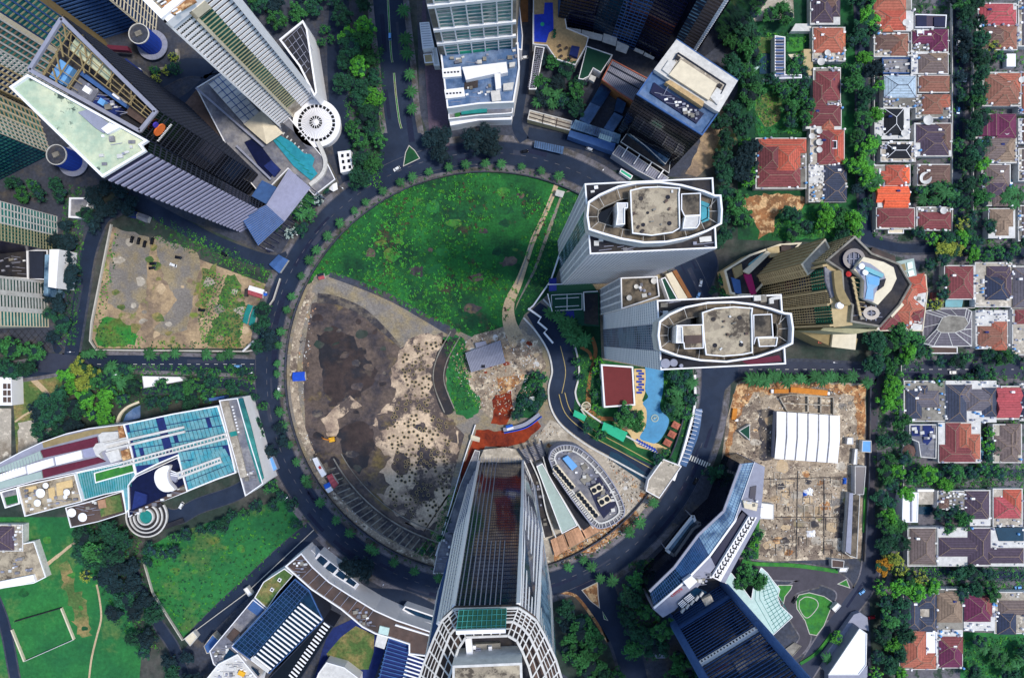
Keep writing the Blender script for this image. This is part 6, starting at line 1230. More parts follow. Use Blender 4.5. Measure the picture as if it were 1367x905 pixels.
# ---- arts complex, bottom left
t=T('curved_gallery','long curved grey roof gallery with white parapets at the bottom left','building',(470,800)); hz=22
cg=[(381,755),(403,737),(418,755),(440,775),(465,791),(501,813),(530,826),(577,842),(580,872),(570,875),(546,872),(546,859),(522,851),(501,845),(484,836),(455,812),(416,786)]
block(t,cg,hz,'roof_brown','white',par=1.2,pw=.8)
m=MB(); [m.beam(W(lerp(418,500,k/8),lerp(757,812,k/8),hz+.3),W(lerp(401,486,k/8),lerp(773,832,k/8),hz+.3),.3,.3) for k in range(9)]; t.part('roof_joint',m,'metal_grey')
slab(t,'long_pipe_wall',[(528,833),(573,847),(573,849),(527,835)],hz,hz+1.2,'white'); clutter(t,[(388,755),(402,742),(412,756),(398,770)],hz,14,90,'abp'); clutter(t,[(470,812),(490,815),(498,838),(482,830)],hz,14,91,'abp')
slab(t,'green_glass_roof',[(507,835),(520,838),(518,848),(505,845)],hz,hz+1,'glass_pale'); slab(t,'hanging_box',[(504,846),(518,850),(513,866),(500,862)],0,hz-3,'white_dirty')
t=T('skylight_wing','white frame with four dark glass bays north of the curved gallery','building',(450,765)); hz=12; block(t,[(417,750),(426,737),(480,779),(473,788)],hz,'white','white',par=.6,pw=.5)
for k in range(4):f=(k+.1)/4; g=(k+.86)/4; slab(t,'glass_bay',[(lerp(418.5,474,f),lerp(748.5,784,f)),(lerp(427,478,f),lerp(740,779,f)),(lerp(427,478,g),lerp(740,779,g)),(lerp(418.5,474,g),lerp(748.5,784,g))],hz,hz+.4,'cyan_dark')
t=T('glass_arcade','pale green glazed arcade roof curving south toward the crown tower','building',(525,825)); hz=12; block(t,[(472,787),(500,806),(530,818),(578,832),(577,842),(530,827),(498,812),(468,793)],hz,'glass_pale','white',par=.4)
m=MB(); [m.beam(W(474+k*3.5,790+k*1.75,hz+.2),W(470+k*3.5,794+k*1.85,hz+.2),.2,.2) for k in range(30)]; t.part('glazing_bar',m,'court_green',kind='stuff')
t=T('twin_skylight','white framed pair of dark skylights beside the glass arcade','building',(560,822)); block(t,[(537,813),(541,808),(582,822),(580,832),(560,826)],8,'glass_navy','white',par=.7,pw=.9)
shed('entrance_box','small blue roofed entrance box at the north tip of the gallery',[(408,738),(416,733),(424,742),(414,748)],9,'metal_blue','white',cat_='building')
t=T('louvred_hall','navy roof hall with long white slats in parallel at the bottom left','building',(370,830)); hz=20
block(t,[(394,772),(413,787),(432,827),(360,898),(310,862),(355,815)],hz,'glass_navy','metal_dark',par=.7,pw=.5,parm='metal_blue')
for k in range(18):f=k/17; t.part('roof_slat',MB().beam(W(lerp(401,336,f),lerp(805,880,f),hz+1),W(lerp(430,358,f),lerp(827,897,f),hz+1),1.0,.5),'white')
slab(t,'end_beam',[(334,879),(337,876),(360,894),(357,898)],hz,hz+2,'white_dirty')
m=MB(); [m.beam(W(lerp(395,311,k/22),lerp(775,862,k/22),hz+.2),W(lerp(412,334,k/22),lerp(790,880,k/22),hz+.2),.2,.2) for k in range(23)]; [m.beam(W(lerp(394,412,k/5),lerp(773,787,k/5),hz+.2),W(lerp(310,334,k/5),lerp(862,880,k/5),hz+.2),.2,.2) for k in range(6)]; t.part('glazing_bar',m,'metal_blue',kind='stuff')
t=T('black_grid_hall','black glazed roof with a row of short white slats along its edge','building',(420,870)); hz=18
block(t,[(431,828),(446,836),(398,912),(352,912)],hz,'glass_black','metal_dark',par=.3,parm='metal_dark')
for k in range(17):f=k/16; t.part('roof_slat',MB().beam(W(lerp(432,386,f),lerp(831,900,f),hz+.9),W(lerp(440,394,f),lerp(837,907,f),hz+.9),1.,.4),'white')
t=T('blue_louvred_hall','blue roof hall with fine slats, shaded ones tinted blue, left of the crown tower','building',(540,885)); hz=18; block(t,[(519,851),(546,861),(546,873),(567,880),(560,930),(500,930)],hz,'roof_navy','metal_dark',par=.3,parm='metal_blue')
for k in range(12):t.part('roof_slat',MB().beam(W(517-k*1.4,857+k*5.2,hz+.8),W(lerp(545,542,k/11),866+k*5.2,hz+.8),.6,.4),'metal_blue')  # slats on the shaded part: the shade is put in as blue
for k in range(9):t.part('roof_slat',MB().beam(W(545-k*1.2,873+k*5.2,hz+.9),W(566-k,880+k*5.2,hz+.9),.9,.4),'white')  # same slats on the sunlit part, coloured white
zone('oval_lawn',[(475,835),(500,847),(499,870),(492,893),(475,893),(440,880),(436,872),(455,850)],'grass_pale',.21,kind='stuff'); zone('court_paving',[(430,868),(440,840),(470,826),(520,850),(500,905),(420,905)],'roof_navy',.19)
t=T('white_fan_roof','pale fan shaped roof at the bottom edge beside the oval lawn','building',(445,900)); block(t,[(425,898),(436,883),(460,890),(480,905),(480,925),(415,925)],9,'white_dirty','white',par=.5)
t=T('roof_garden_block','olive roof lawn with two square skylights beside the navy hall','building',(360,785)); hz=14; block(t,[(340,797),(352,776),(380,758),(392,767),(372,790),(357,812)],hz,'grass_pale','white',par=.7,pw=.5)
for x,y in ((373,774),(363,787)):m=MB(); pxbox(m,x,y,4.5,4.5,1,hz,30); t.part('skylight',m,'white'); m=MB(); pxbox(m,x,y,2.4,2.4,.2,hz+1.01,30); t.part('skylight_glass',m,'glass_dark')
t=T('service_block','long grey service roof between driveway and navy hall','building',(315,840)); hz=14
block(t,[(280,868),(338,799),(356,813),(310,862),(330,880),(300,900),(285,885)],hz,'roof_grey','white',par=.7,pw=.5); slab(t,'blue_panel',[(330,812),(340,800),(354,812),(344,822)],hz,hz+.6,'metal_blue')
for q in ([(302,850),(312,838),(320,844),(310,857)],[(320,845),(328,838),(334,842),(322,858)]):slab(t,'framed_bay',q,hz,hz+.6,'roof_brown')
clutter(t,[(285,868),(308,860),(305,885),(290,884)],hz,22,92,'abp'); m=MB(); m.beam(W(281,868,hz+1),W(338,800,hz+1),.5,.8); t.part('edge_wall',m,'white')
for k in range(3):q=[(306+k*15,866+k*12),(317+k*15,875+k*12),(308+k*15,888+k*12),(298+k*15,879+k*12)]; slab(t,'dark_court',q,hz+.71,hz+1,'glass_navy')
t=T('white_plant_block','cluttered white roof with a yellow object at the bottom left edge','building',(310,895)); hz=16; block(t,[(268,915),(292,885),(318,872),(345,905),(340,925),(268,925)],hz,'white_dirty','white',par=.8); clutter(t,[(285,895),(318,878),(340,904),(290,904)],hz,26,93,'aabp'); m=MB(); pxbox(m,322,899,9,6,2,hz,25); t.part('yellow_machine',m,'yellow_paint')
shed('entrance_box','beige gate building where the driveway meets the west wood',[(246,852),(258,842),(264,850),(254,862)],4,'cream',cat_='building'); shed('blue_shed','blue roofed shed with pale frame near the driveway end',[(272,862),(284,846),(294,856),(284,870),(276,872)],6,'metal_blue','concrete_light'); shed('road_booth','small white booth roof spanning the arts driveway',[(325,786),(330,783),(337,793),(332,796)],4,'white',cat_='booth')
# ---- things on the circular site
t=T('site_hut','grey ribbed gable roof hut standing in the middle of the circular site','building',(648,476)); t.part('wall',MB().prism(ccw([(q.x,q.y) for q in WL([(624,472),(669,456),(674,484),(630,495)],4)]),0,4),'concrete')
g=WL([(621,471),(668,454),(675,484),(629,497)],4.2); r0,r1=lerp(g[0],g[3],.48)+Vector((0,0,1.6)),lerp(g[1],g[2],.52)+Vector((0,0,1.6))
t.part('north_slope',MB().ext([g[0],g[1],r1,r0],Vector((0,0,.2))),'metal_grey'); t.part('south_slope',MB().ext([r0,r1,g[2],g[3]],Vector((0,0,.2))),'metal_grey')
m=MB(); [m.beam(lerp(g[0],g[1],k/24)+Vector((0,0,.3)),lerp(r0,r1,k/24)+Vector((0,0,.3)),.12,.1) for k in range(25)]; [m.beam(lerp(g[3],g[2],k/24)+Vector((0,0,.3)),lerp(r0,r1,k/24)+Vector((0,0,.3)),.12,.1) for k in range(25)]; t.part('roof_rib',m,'metal_dark',kind='stuff')
slab(t,'porch',[(634,458),(648,455),(650,460),(636,465)],0,3,'metal_grey'); m=MB(); pxbox(m,645,489,5,4,.6,4.6,0); t.part('roof_hatch',m,'roof_dark')
def gable(name,label,q,h,mat,wall='white_dirty',rise=1.2,cat_='shed',mat2=None):
 t=T(name,label,cat_,mid(q)); g=WL(q,h); r0,r1=lerp(g[0],g[3],.5)+Vector((0,0,rise)),lerp(g[1],g[2],.5)+Vector((0,0,rise))
 t.part('wall',MB().prism(inset([(p.x,p.y) for p in g],.3),0,h-.1),wall); t.part('roof',MB().ext([g[0],g[1],r1,r0],Vector((0,0,.15))),mat); t.part('roof',MB().ext([r0,r1,g[2],g[3]],Vector((0,0,.15))),mat2 or mat); return t
gable('site_cabin','bright blue gable roof cabin on the west fence of the circular site',[(391,497),(407,496),(408,508),(391,509)],3,'blue')
gable('site_cabin','long white roofed cabin with a red patch on the south west rim',[(417,612),(423,610),(436,633),(430,637)],3,'white',mat2='white'); gable('site_cabin','crimson roofed cabin beside the blue and white tent',[(436,635),(443,632),(452,646),(446,652)],3,'tile_brightred'); t=gable('site_tent','blue and white tent on the south west rim',[(432,647),(440,643),(445,654),(438,658)],3,'tarp_blue',mat2='white',cat_='tent')
t=T('red_patch','red sign board on the long white cabin roof','sign',(426,623)); m=MB(); pxbox(m,427,624,3,4,.3,4.7,-30); t.part('board',m,'red_paint')
gable('site_cabin','red and grey roofed cabin at the north west gate',[(424,366),(432,364),(434,372),(426,374)],3,'metal_dark',mat2='tile_brightred'); gable('site_cabin','small white roofed store at the top of the dirt track',[(743,253),(754,256),(751,264),(741,261)],3,'white_dirty')
gable('site_cabin','blue and white cabin by the clay patch on the south of the ring',[(675,568),(684,566),(686,572),(677,575)],3,'tarp_blue',mat2='white'); gable('site_cabin','pale roofed cabin on the red clay west of the glass tower',[(629,580),(641,584),(640,590),(628,587)],3,'cream'); gable('white_tank_house','small white store at the east rim of the circle grass patch',[(706,530),(713,529),(714,538),(707,539)],3,'white')
t=T('excavator','orange excavator working at the edge of the dark basin','excavator',(444,586)); c=W(444,586)
for dy in (-1.3,1.3):t.part('track',MB().box((c.x,c.y+dy,.1),4.4,.8,1),'tyre')
t.part('body',MB().box((c.x,c.y,1.1),3.6,3,1.6,.2).box((c.x+1.3,c.y+.7,2.7),1.4,1.2,1,.2),'yellow_paint'); t.part('boom',MB().beam((c.x-1,c.y-.5,2.4),(c.x-5,c.y+1,4.6),.7,.7).beam((c.x-5,c.y+1,4.6),(c.x-7,c.y+1.6,1.2),.5,.5),'orange_steel'); t.part('bucket',MB().box((c.x-7.2,c.y+1.7,.4),1.2,1.4,.9,.2),'metal_dark')
for i,(x,y,d_) in enumerate([(457,474,1),(484,532,0)]):pass
t=T('curved_footbridge','curved grey footbridge with blue edge over the red clay','bridge',(700,572)); m=MB(); ribbon(m,[(672,573),(700,566),(720,552)],5,.3,3.2); t.part('deck',m,'metal_grey'); m=MB(); ribbon(m,[(673,577),(702,570),(723,555)],1.2,.3,3.8); t.part('rail',m,'blue')
# fences and boundary walls
m=MB(); ringrib(m,268,1.6,.1,2.4,0,360,3); single('ring_wall','grey perimeter wall round the circular site','wall',m,'pavement_dark',(383,520))
m=MB(); ribbon(m,[(635,566),(618,618),(600,680),(582,740)],1.2,.1,2.5,smooth=False); single('site_fence','straight white fence between pile field and glass tower','fence',m,'white',(608,650))
m=MB(); ribbon(m,[(750,330),(735,375),(712,408),(705,414)],2,.2,2,smooth=False); ribbon(m,[(705,412),(722,424),(718,430),(730,440),(726,444),(738,458)],2.4,.2,3,smooth=False); single('garden_wall','stepped white wall between green field and hotel garden','wall',m,'white',(728,430))
m=MB(); ribbon(m,[(775,545),(782,556)],2,.2,3,smooth=False); ribbon(m,[(150,300),(138,360),(124,430),(122,455),(130,467),(330,469),(348,466)],1.8,.1,2,smooth=False); ribbon(m,[(375,372),(366,400),(352,420)],1.4,.1,2,smooth=False); single('lot_wall','low pale wall round the rough parking lot at the left','wall',m,'kerb',(122,440))
m=MB(); ribbon(m,[(192,745),(205,790),(245,853)],1.2,.1,2,smooth=False); ribbon(m,[(245,853),(330,790),(420,706)],1,.1,1.6,smooth=False); single('field_wall','thin pale wall along the south sides of the lower left field','wall',m,'kerb',(205,790))
t=T('pitch_fence','fenced pitch frame with white ends on the lower left field','fence',(60,845))
for a,b,mm,w_ in (((20,829),(82,811),'roof_dark',.5),((82,811),(99,853),'cream',.8),((99,853),(33,882),'white_dirty',.3),((33,882),(16,840),'cream',.8)):t.part('rail',MB().beam(W(*a,1),W(*b,1),w_,1.8),mm)
# lot containers
gable('green_container','western of two long green roofs on the rough parking lot',[(331,406),(338,408),(330,433),(324,430)],3,'teal'); gable('green_container','eastern of two long green roofs on the rough parking lot',[(340,408),(347,410),(339,436),(332,434)],3,'teal')
t=gable('lot_stall','white and red roofed stall on the rough parking lot',[(333,381),(353,387),(350,399),(331,393)],3,'white',mat2='tile_brightred'); slab(t,'side_rack',[(327,386),(332,384),(330,396),(326,396)],0,2,'roof_dark'); c=W(355,393); t.part('blue_tank',MB().cyl((c.x,c.y,0),1.2,2,12),'tarp_blue')
gable('lot_gate','white pitched gate roof at the south east corner of the lot',[(323,468),(338,454),(340,456),(325,470)],3,'white'); gable('blue_gate_roof','dark blue pitched roof at the entrance east of the ribbed canopy',[(359,353),(372,340),(385,347),(373,365)],4,'metal_blue'); gable('lot_booth','navy roofed booth at the north west corner of the lot',[(174,281),(184,283),(182,292),(172,290)],3,'roof_navy'); gable('lot_booth','grey roofed booth next to the navy one on the lot',[(186,284),(200,289),(197,298),(184,293)],3,'roof_grey')
# ================================================================ houses of the eastern blocks
HN=[0]
def house(label,mat,wings,rim=None,flat=None,cl=0,z=6.5,ridge='tile_tan',dishes=(),extra=(),gar='white_dirty',kinds='abt'):
 HN[0] += 1; xs=[w[0] for w in wings]+[w[2] for w in wings]; ys=[w[1] for w in wings]+[w[3] for w in wings]
 x0,y0,x1,y1=min(xs),min(ys),max(xs),max(ys); t=T('house',label,'house',((x0+x1)/2,(y0+y1)/2))
 rim=rim or (x0-1.5,y0-1.5,x1+1.5,y1+1.5)
 rp=ccw([(q.x,q.y) for q in WL([(rim[0],rim[1]),(rim[2],rim[1]),(rim[2],rim[3]),(rim[0],rim[3])],z)])
 t.part('wall',MB().prism(inset(rp,.35),0,z-1.0),gar); t.part('terrace_rim',MB().prism(rp,z-1.0,z-.45),'white_dirty');
 t.part('terrace_floor',MB().prism(inset(rp,.6),z-.45,z-.4),['concrete','white_dirty','concrete_light'][HN[0] % 3])
 for w in wings:
  k=w[4] if len(w) > 4 else 0; m_=w[5] if len(w) > 5 else mat; kd=w[6] if len(w) > 6 else 'hip'
  hr=min(abs(w[2]-w[0]),abs(w[3]-w[1]))*.5*.5*.48
  hiproof(t,w[0],w[1],w[2],w[3],z,min(hr,4.2),'tile_'+m_,k,.3,kd,None,ridge)
 for q,zz,mm in extra:
  slab(t,'annex',[(q[0],q[1]),(q[2],q[1]),(q[2],q[3]),(q[0],q[3])],0,zz,mm)
  p=ccw([(a.x,a.y) for a in WL([(q[0],q[1]),(q[2],q[1]),(q[2],q[3]),(q[0],q[3])],zz)]); ii=inset(p,.4); m=MB()
  for i in range(4):m.prism([p[i],p[(i+1) % 4],ii[(i+1) % 4],ii[i]],zz+.01,zz+.5)
  t.part('annex_parapet',m,'white')
 for x,y,r in dishes:dish(t,x,y,z,r*.5)
 cl=cl*2+4
 if cl:
  reg=[(rim[0],rim[1]),(rim[2],rim[1]),(rim[2],rim[3]),(rim[0],rim[3])]; pts=[]
  for x,y in scatter(reg,3,60,seed=HN[0]):
   if not any(w[0] < x < w[2] and w[1] < y < w[3] for w in wings):pts.append((x,y))
  for x,y in pts[:cl]:
   c=W(x,y,z); R_=random.Random(int(x*10)); k=R_.choice(kinds)
   if k == 't':t.part('water_tank',MB().cyl((c.x,c.y,z-.4),.75,1.6,10).cyl((c.x,c.y,z+1.2),.75,.3,10,.3),R_.choice(['white','white','metal_grey','sky_blue']))
   else:t.part('ac_unit' if k == 'a' else 'roof_box',MB().box((c.x,c.y,z-.4),R_.uniform(.9,2),R_.uniform(.7,1.5),R_.uniform(.5,1.3),0),R_.choice(['white','metal_grey','white_dirty']))
 w=wings[0]; cx_,cy_=(w[0]+w[2])/2,(w[1]+w[3])/2; pr=random.Random(HN[0]*7)
 if pr.random() < .6:
  dx,dy=(w[2]-w[0])*.2,(w[3]-w[1])*.22; c=W(cx_+dx*pr.choice([-1,1]),cy_-dy,z+2.2); t.part('solar_heater',MB().box((c.x,c.y,z+1),2.2,1.3,1.6,0),pr.choice(['white','white','roof_navy']))
 return t
house('dark purple cross hipped house at the top edge near the car park','purple',[(1084,-6,1112,30),(1095,-10,1120,14,0,'brown'),(1108,-2,1121,22)],(1082,-8,1122,33))
house('salmon orange pyramid roofed house below the dark purple one','terracotta',[(1087,38,1125,70),(1108,44,1128,62,0,'orange')],(1085,36,1129,82),cl=8,dishes=[(1103,72,4),(1094,84,5)])  # east wing in brighter tile: sunlight put into its colour
house('dark red roof house with a small roof court, below the salmon one','red',[(1090,96,1121,134),(1086,108,1104,142,0,'darkred')],(1086,90,1123,140),cl=4)
house('long dark red roof house with a forward gable in the second row','darkred',[(1078,141,1122,168),(1098,150,1113,173,0,'terracotta'),(1077,140,1090,166)],(1076,138,1124,172))
house('dark red roof house with white framed skylight and four dishes on its west','red',[(1092,175,1119,219),(1106,174,1126,219,0,'redorange')],(1082,172,1128,222),dishes=[(1092,176,4),(1082,183,4),(1092,191,4.5),(1092,201,4)],cl=4,extra=[((1109,188,1117,199),8.5,'roof_dark')])
house('large red mansion roof, sunlit sides tinted orange, with projecting hips in the garden','red',[(1012,186,1076,204,0,'redorange'),(1012,190,1045,232,0,'darkred'),(1030,192,1068,236,0,'redorange'),(1012,222,1068,249),(1050,208,1068,225,0,'redorange')],(1009,184,1077,252),cl=6,z=7.5)  # north and east wings brighter, west darker: sun and shade put into tile colours
house('slate blue pyramid roofed villa, upper of the pair','slate',[(1101,221,1129,243),(1112,224,1130,242)],(1080,219,1130,244),cl=8)
house('slate blue pyramid roofed villa, lower of the pair','slate',[(1100,244,1129,269),(1112,250,1130,266,0,'navy')],(1080,244,1130,270),cl=8)
house('terracotta house at the top edge, first of the left street column','terracotta',[(1167,-8,1209,14)],(1166,-10,1218,15))
house('bright terracotta house with a large dish at its corner','redorange',[(1175,15,1209,40),(1168,16,1186,32,0,'terracotta'),(1178,30,1192,42,0,'orange')],(1167,13,1220,42),dishes=[(1207,32,4.5)])
house('brown hipped house with white front terrace below the terracotta ones','brown',[(1170,47,1212,66),(1190,46,1212,74,0,'rust')],(1167,44,1214,76),cl=5,extra=[((1169,67,1191,75),5.5,'white')])
t=T('house','grey roofless courtyard house with walls and pipes in the left column','house',(1195,88)); block(t,[(1177,78),(1215,78),(1216,99),(1178,99)],4,'roof_grey','metal_dark',par=.8,parm='metal_blue'); clutter(t,[(1180,80),(1214,80),(1214,97),(1180,97)],4,14,101,'abp')
house('pale blue metal pyramid roof house','paleblue',[(1181,102,1222,130)],(1180,100,1224,144),ridge='tile_slate',cl=8)
house('black pyramid roof with white ridges and a balcony row','black',[(1181,146,1206,180)],(1168,144,1215,186),ridge='white',dishes=[(1205,179,4.5)],cl=8,extra=[((1168,150,1178,186),4,'white_dirty')])
house('small black green hip roof with white ridges','black',[(1184,193,1216,211)],(1176,189,1223,216),ridge='white',cl=8)
house('red orange cross gabled house between white terraces','redorange',[(1183,221,1208,247),(1174,229,1213,241),(1198,224,1214,244,0,'vivid')],(1160,220,1216,248),cl=6,z=6)
house('vivid orange metal gable roof house','vivid',[(1170,249,1212,270,0,'vivid','gable'),(1180,262,1212,277,0,'vivid','gable')],(1172,248,1214,278),ridge='tile_orange')
house('dark red hip roof house with cream terrace south, left column bottom','red',[(1172,279,1220,303)],(1170,277,1222,306),extra=[((1185,305,1206,312),4,'cream')])
t=T('house','pair of dark glass roofed boxes joined by a purple roof, second column','house',(1242,30)); block(t,[(1221,20),(1263,21),(1262,38),(1221,38)],6,'purple' if 0 else 'tile_purple','white',par=.8); slab(t,'dark_box',[(1222,21),(1237,21),(1237,36),(1222,36)],6,6.8,'navy'); slab(t,'dark_box',[(1247,23),(1262,23),(1262,37),(1247,37)],6,6.8,'navy')
house('maroon metal roofed house with white boxes on its west','maroon',[(1219,42,1250,58),(1242,40,1265,68)],(1217,39,1267,70),cl=6,extra=[((1224,41,1233,49),7.5,'white'),((1219,59,1246,68),5.6,'white_dirty')])
house('dark brown hip roof below the maroon one','taupe',[(1227,73,1265,97),(1240,72,1265,88,0,'tan')],(1217,70,1267,99),cl=5)
house('rust brown hip roof right of the pale blue roof','rust',[(1228,102,1267,122)],(1226,100,1268,124))
house('rust orange roof with satellite dish at its south west','rust',[(1232,127,1258,152),(1244,127,1268,143,0,'terracotta')],(1223,126,1269,158),cl=7,dishes=[(1236,162,6.5)])
house('purple brown mansion roof with thick white rim, second column','purple',[(1224,167,1268,190),(1230,180,1266,207),(1250,166,1269,200,0,'brown')],(1221,164,1271,209),cl=0,z=7)
house('brown hip roof with a very large round dish, second column','brown',[(1227,221,1268,246)],(1225,219,1269,248),dishes=[(1232,239,8)])
house('dark red hip roof with dish at north east, right of the long one','red',[(1227,284,1269,306)],(1224,276,1270,308),dishes=[(1257,282,4.5)],cl=5)
house('bright red hip roof house at the top of the third column','brightred',[(1308,6,1352,32),(1320,14,1356,33)],(1306,4,1358,36),cl=5)
house('reddish brown roof with pale terraces below the bright red roof','rust',[(1312,36,1345,64,0,'brown'),(1330,35,1357,65)],(1304,34,1359,67),cl=4)
house('large orange brown cross hipped roof in the third column','rust',[(1316,100,1360,138),(1330,99,1362,122,0,'terracotta'),(1326,118,1350,141)],(1312,96,1364,142),z=7,dishes=[(1361,108,4)],cl=4)
house('maroon stepped metal roofs beside a pink slope','maroon',[(1306,156,1324,182,0,'maroon','gable'),(1318,154,1336,182,0,'maroon','gable'),(1330,153,1356,184)],(1303,152,1357,185),dishes=[(1342,178,3)])
house('taupe hip roof below the maroon stepped roofs','taupe',[(1312,185,1350,213),(1330,186,1354,214,0,'tan')],(1310,184,1358,218),cl=5)
house('purple grey roof with rounded hips beside a turquoise pool','taupe',[(1315,221,1347,250),(1316,240,1345,266,0,'purple'),(1326,258,1348,275)],(1311,219,1350,275),cl=5)
house('tan cross hipped roof at the bottom of the third column','tan',[(1322,280,1352,302),(1330,284,1346,314),(1322,290,1340,304)],(1320,278,1356,318))
for i,(y0,y1,m_,lb) in enumerate([(0,60,'grey','grey house cut by the right edge near the top'),(98,150,'terracotta','terracotta house cut by the right edge'),(160,190,'brown','brown house cut by the right edge'),(200,240,'taupe','taupe house with white terrace cut by the right edge'),(276,320,'taupe','taupe house at the right edge above the cross street')]):
 house(lb,m_,[(1366,y0,1400,y1)],(1360,y0-2,1402,y1+2),cl=6)
single('storage_box','white flat roofed store among trees in the third column','shed',MB().box((*W(1344,84,0)[:2],0),6,8.5,4),'white',(1344,84))
house('dark red roof house south of the cross street, first in its row','red',[(1263,356,1299,398),(1280,356,1299,384,0,'darkred')],(1261,354,1302,400))
t=single('garden_shed','small dark red garden shed roof west of the dark red house','shed',MB().box((*W(1248,397)[:2],0),7,6,2.6),'tile_darkred',(1248,397))
house('purple cross gable roof with white frames and terraces','purple',[(1318,356,1348,372),(1316,368,1347,400,0,'navy'),(1328,362,1350,395)],(1302,350,1352,410),cl=10,gar='white')
house('purple grey roof at the right edge beside the framed house','grey',[(1353,358,1385,410)],(1350,355,1390,413))
th=T('house','large grey roof with radiating white ridges and a flat centre','house',(1265,440)); z=7
rp=WL([(1232,416),(1247,413),(1290,412),(1297,416),(1297,462),(1246,462),(1232,458)],z); tp=WL([(1250,440),(1258,424),(1268,421),(1288,423),(1293,432),(1286,440),(1275,444),(1256,444)],z+3.5)
m=MB(); cc_=sum(rp,Vector())/len(rp); th.part('wall',MB().prism(ccw([(p.x,p.y) for p in rp]),0,z),'white'); th.part('flat_top',MB().prism(ccw([(p.x,p.y) for p in tp]),z,z+3.6),'concrete')
rb=[rp[6],rp[0],rp[1],rp[2],rp[3],lerp(rp[3],rp[4],.5),rp[4],rp[5]]; m.loft(rb,tp); th.part('roof',m,'tile_grey'); m=MB()
for i in range(8):
 m.beam(rb[i],tp[i],.45,.4); m.beam(lerp(rb[i-1],rb[i],.5),lerp(tp[i-1],tp[i],.5),.35,.35); m.beam(rb[i-1],rb[i],.4,.4); m.beam(tp[i-1],tp[i],.3,.5)
th.part('ridge_cap',m,'white_dirty'); block(th,[(1240,462),(1278,463),(1278,472),(1242,472)],4,'roof_brown','white_dirty',par=.4,rn='porch_roof',wn='porch_wall')
house('orange brown hip roof with cluttered white terrace','rust',[(1306,436,1344,462),(1325,430,1344,467,0,'terracotta')],(1303,414,1346,466),cl=16)
house('white terraced house with red gable at the right edge','red',[(1356,414,1385,432)],(1352,412,1390,474),cl=10,gar='white')
house('slate grey l shaped roof with white roof terrace, first below the east street','slate',[(1210,521,1230,558),(1212,522,1253,543,0,'grey'),(1228,515,1238,530)],(1207,508,1263,563),cl=12,gar='white')
house('slate grey double hipped mansion below the east street','slate',[(1264,514,1290,563),(1268,514,1297,538,0,'grey'),(1290,520,1329,548,0,'grey'),(1312,518,1330,556)],(1263,508,1331,564),cl=6,z=7)
house('bright red metal roof house','brightred',[(1330,518,1362,537,0,'brightred','gable'),(1331,533,1360,557,0,'brightred','gable')],(1329,515,1363,560),ridge='tile_brightred')
house('navy roof house at the right edge beside the bright red roof','navy',[(1364,520,1395,558)],(1362,512,1400,562),cl=4)
house('maroon and salmon l shaped house beside a small curved pool','redorange',[(1263,565,1282,612,0,'red'),(1278,566,1296,600,0,'terracotta'),(1255,594,1302,616,0,'red'),(1288,580,1308,612,0,'terracotta')],(1253,564,1310,618),z=7)
house('taupe cross hipped house with white base at the lower right','taupe',[(1328,582,1362,606),(1336,568,1358,616),(1344,566,1362,600)],(1326,566,1365,618),z=6.5)
t=T('house','walled courtyard house with a round brown summerhouse','house',(1228,592)); block(t,[(1213,566),(1250,566),(1249,612),(1228,610),(1225,590),(1213,585)],5,'roof_grey','white',par=.8,parm='white_dirty'); c=W(1216,603,5); t.part('summerhouse_roof',MB().cyl((c.x,c.y,3),4.5,2.5,8,.2),'tile_brown'); t.part('summerhouse_wall',MB().cyl((c.x,c.y,0),3.8,3,8),'white_dirty')
for q in ([(1217,568),(1228,568),(1228,582),(1217,582)],[(1232,568),(1247,568),(1246,584),(1238,594),(1232,590)]):slab(t,'inner_court',q,5,5.3,'roof_navy');
clutter(t,[(1216,568),(1248,568),(1248,608),(1232,608)],5,12,111,'abp')
t=T('house','modern white slab roofed house beside a dark pool','house',(1215,675)); block(t,[(1205,657),(1226,657),(1225,697),(1204,697)],8,'white','white',par=.3); slab(t,'roof_step',[(1216,657),(1218,657),(1218,696),(1216,696)],8,8.6,'metal_grey'); slab(t,'north_wing',[(1225,656),(1246,656),(1246,673),(1225,673)],0,6,'concrete_light'); slab(t,'north_rail',[(1225,653),(1247,653),(1247,656),(1225,656)],0,6.6,'white'); slab(t,'pool',[(1226,676),(1246,676),(1244,687),(1226,686)],.3,.8,'pool_dark')
house('small white terraced house between modern house and purple roof','brown',[(1254,666,1266,678)],(1252,655,1290,680),cl=12,gar='white',kinds='abab')
house('purple brown hip roof in the middle of the white terraced row','purple',[(1290,656,1320,690),(1289,668,1318,692)],(1288,654,1323,702),z=6.5)
house('bright salmon red cross hip roof at the right of the terraced row','brightred',[(1328,664,1362,691,0,'brightred'),(1340,654,1363,684,0,'redorange')],(1326,652,1366,703),cl=3)
house('big taupe hip roof standing north to south, left of the purple mansion','taupe',[(1216,706,1248,752)],(1212,704,1252,756),z=6.5)
house('wide purple brown t shaped mansion roof in the lower right','purple',[(1254,718,1310,742),(1293,706,1322,753),(1314,732,1366,751)],(1252,704,1368,756),cl=7,z=7,gar='white')
house('slate navy u shaped roof round a small dark court','slate',[(1208,793,1228,840),(1222,790,1250,812),(1226,824,1250,842),(1242,792,1250,840)],(1206,788,1252,842))
house('tan cross hipped roof right of the slate u shaped one','tan',[(1252,792,1284,830),(1262,790,1283,824)],(1250,786,1287,842),cl=3)
house('maroon metal hip roof in the bottom row','maroon',[(1288,793,1322,829),(1302,792,1324,822,0,'red')],(1286,790,1328,842),cl=4)
house('grey and purple roofs with white pergola frames at the lower right edge','taupe',[(1334,802,1385,820),(1332,816,1356,846,0,'navy')],(1328,790,1390,846),cl=10)
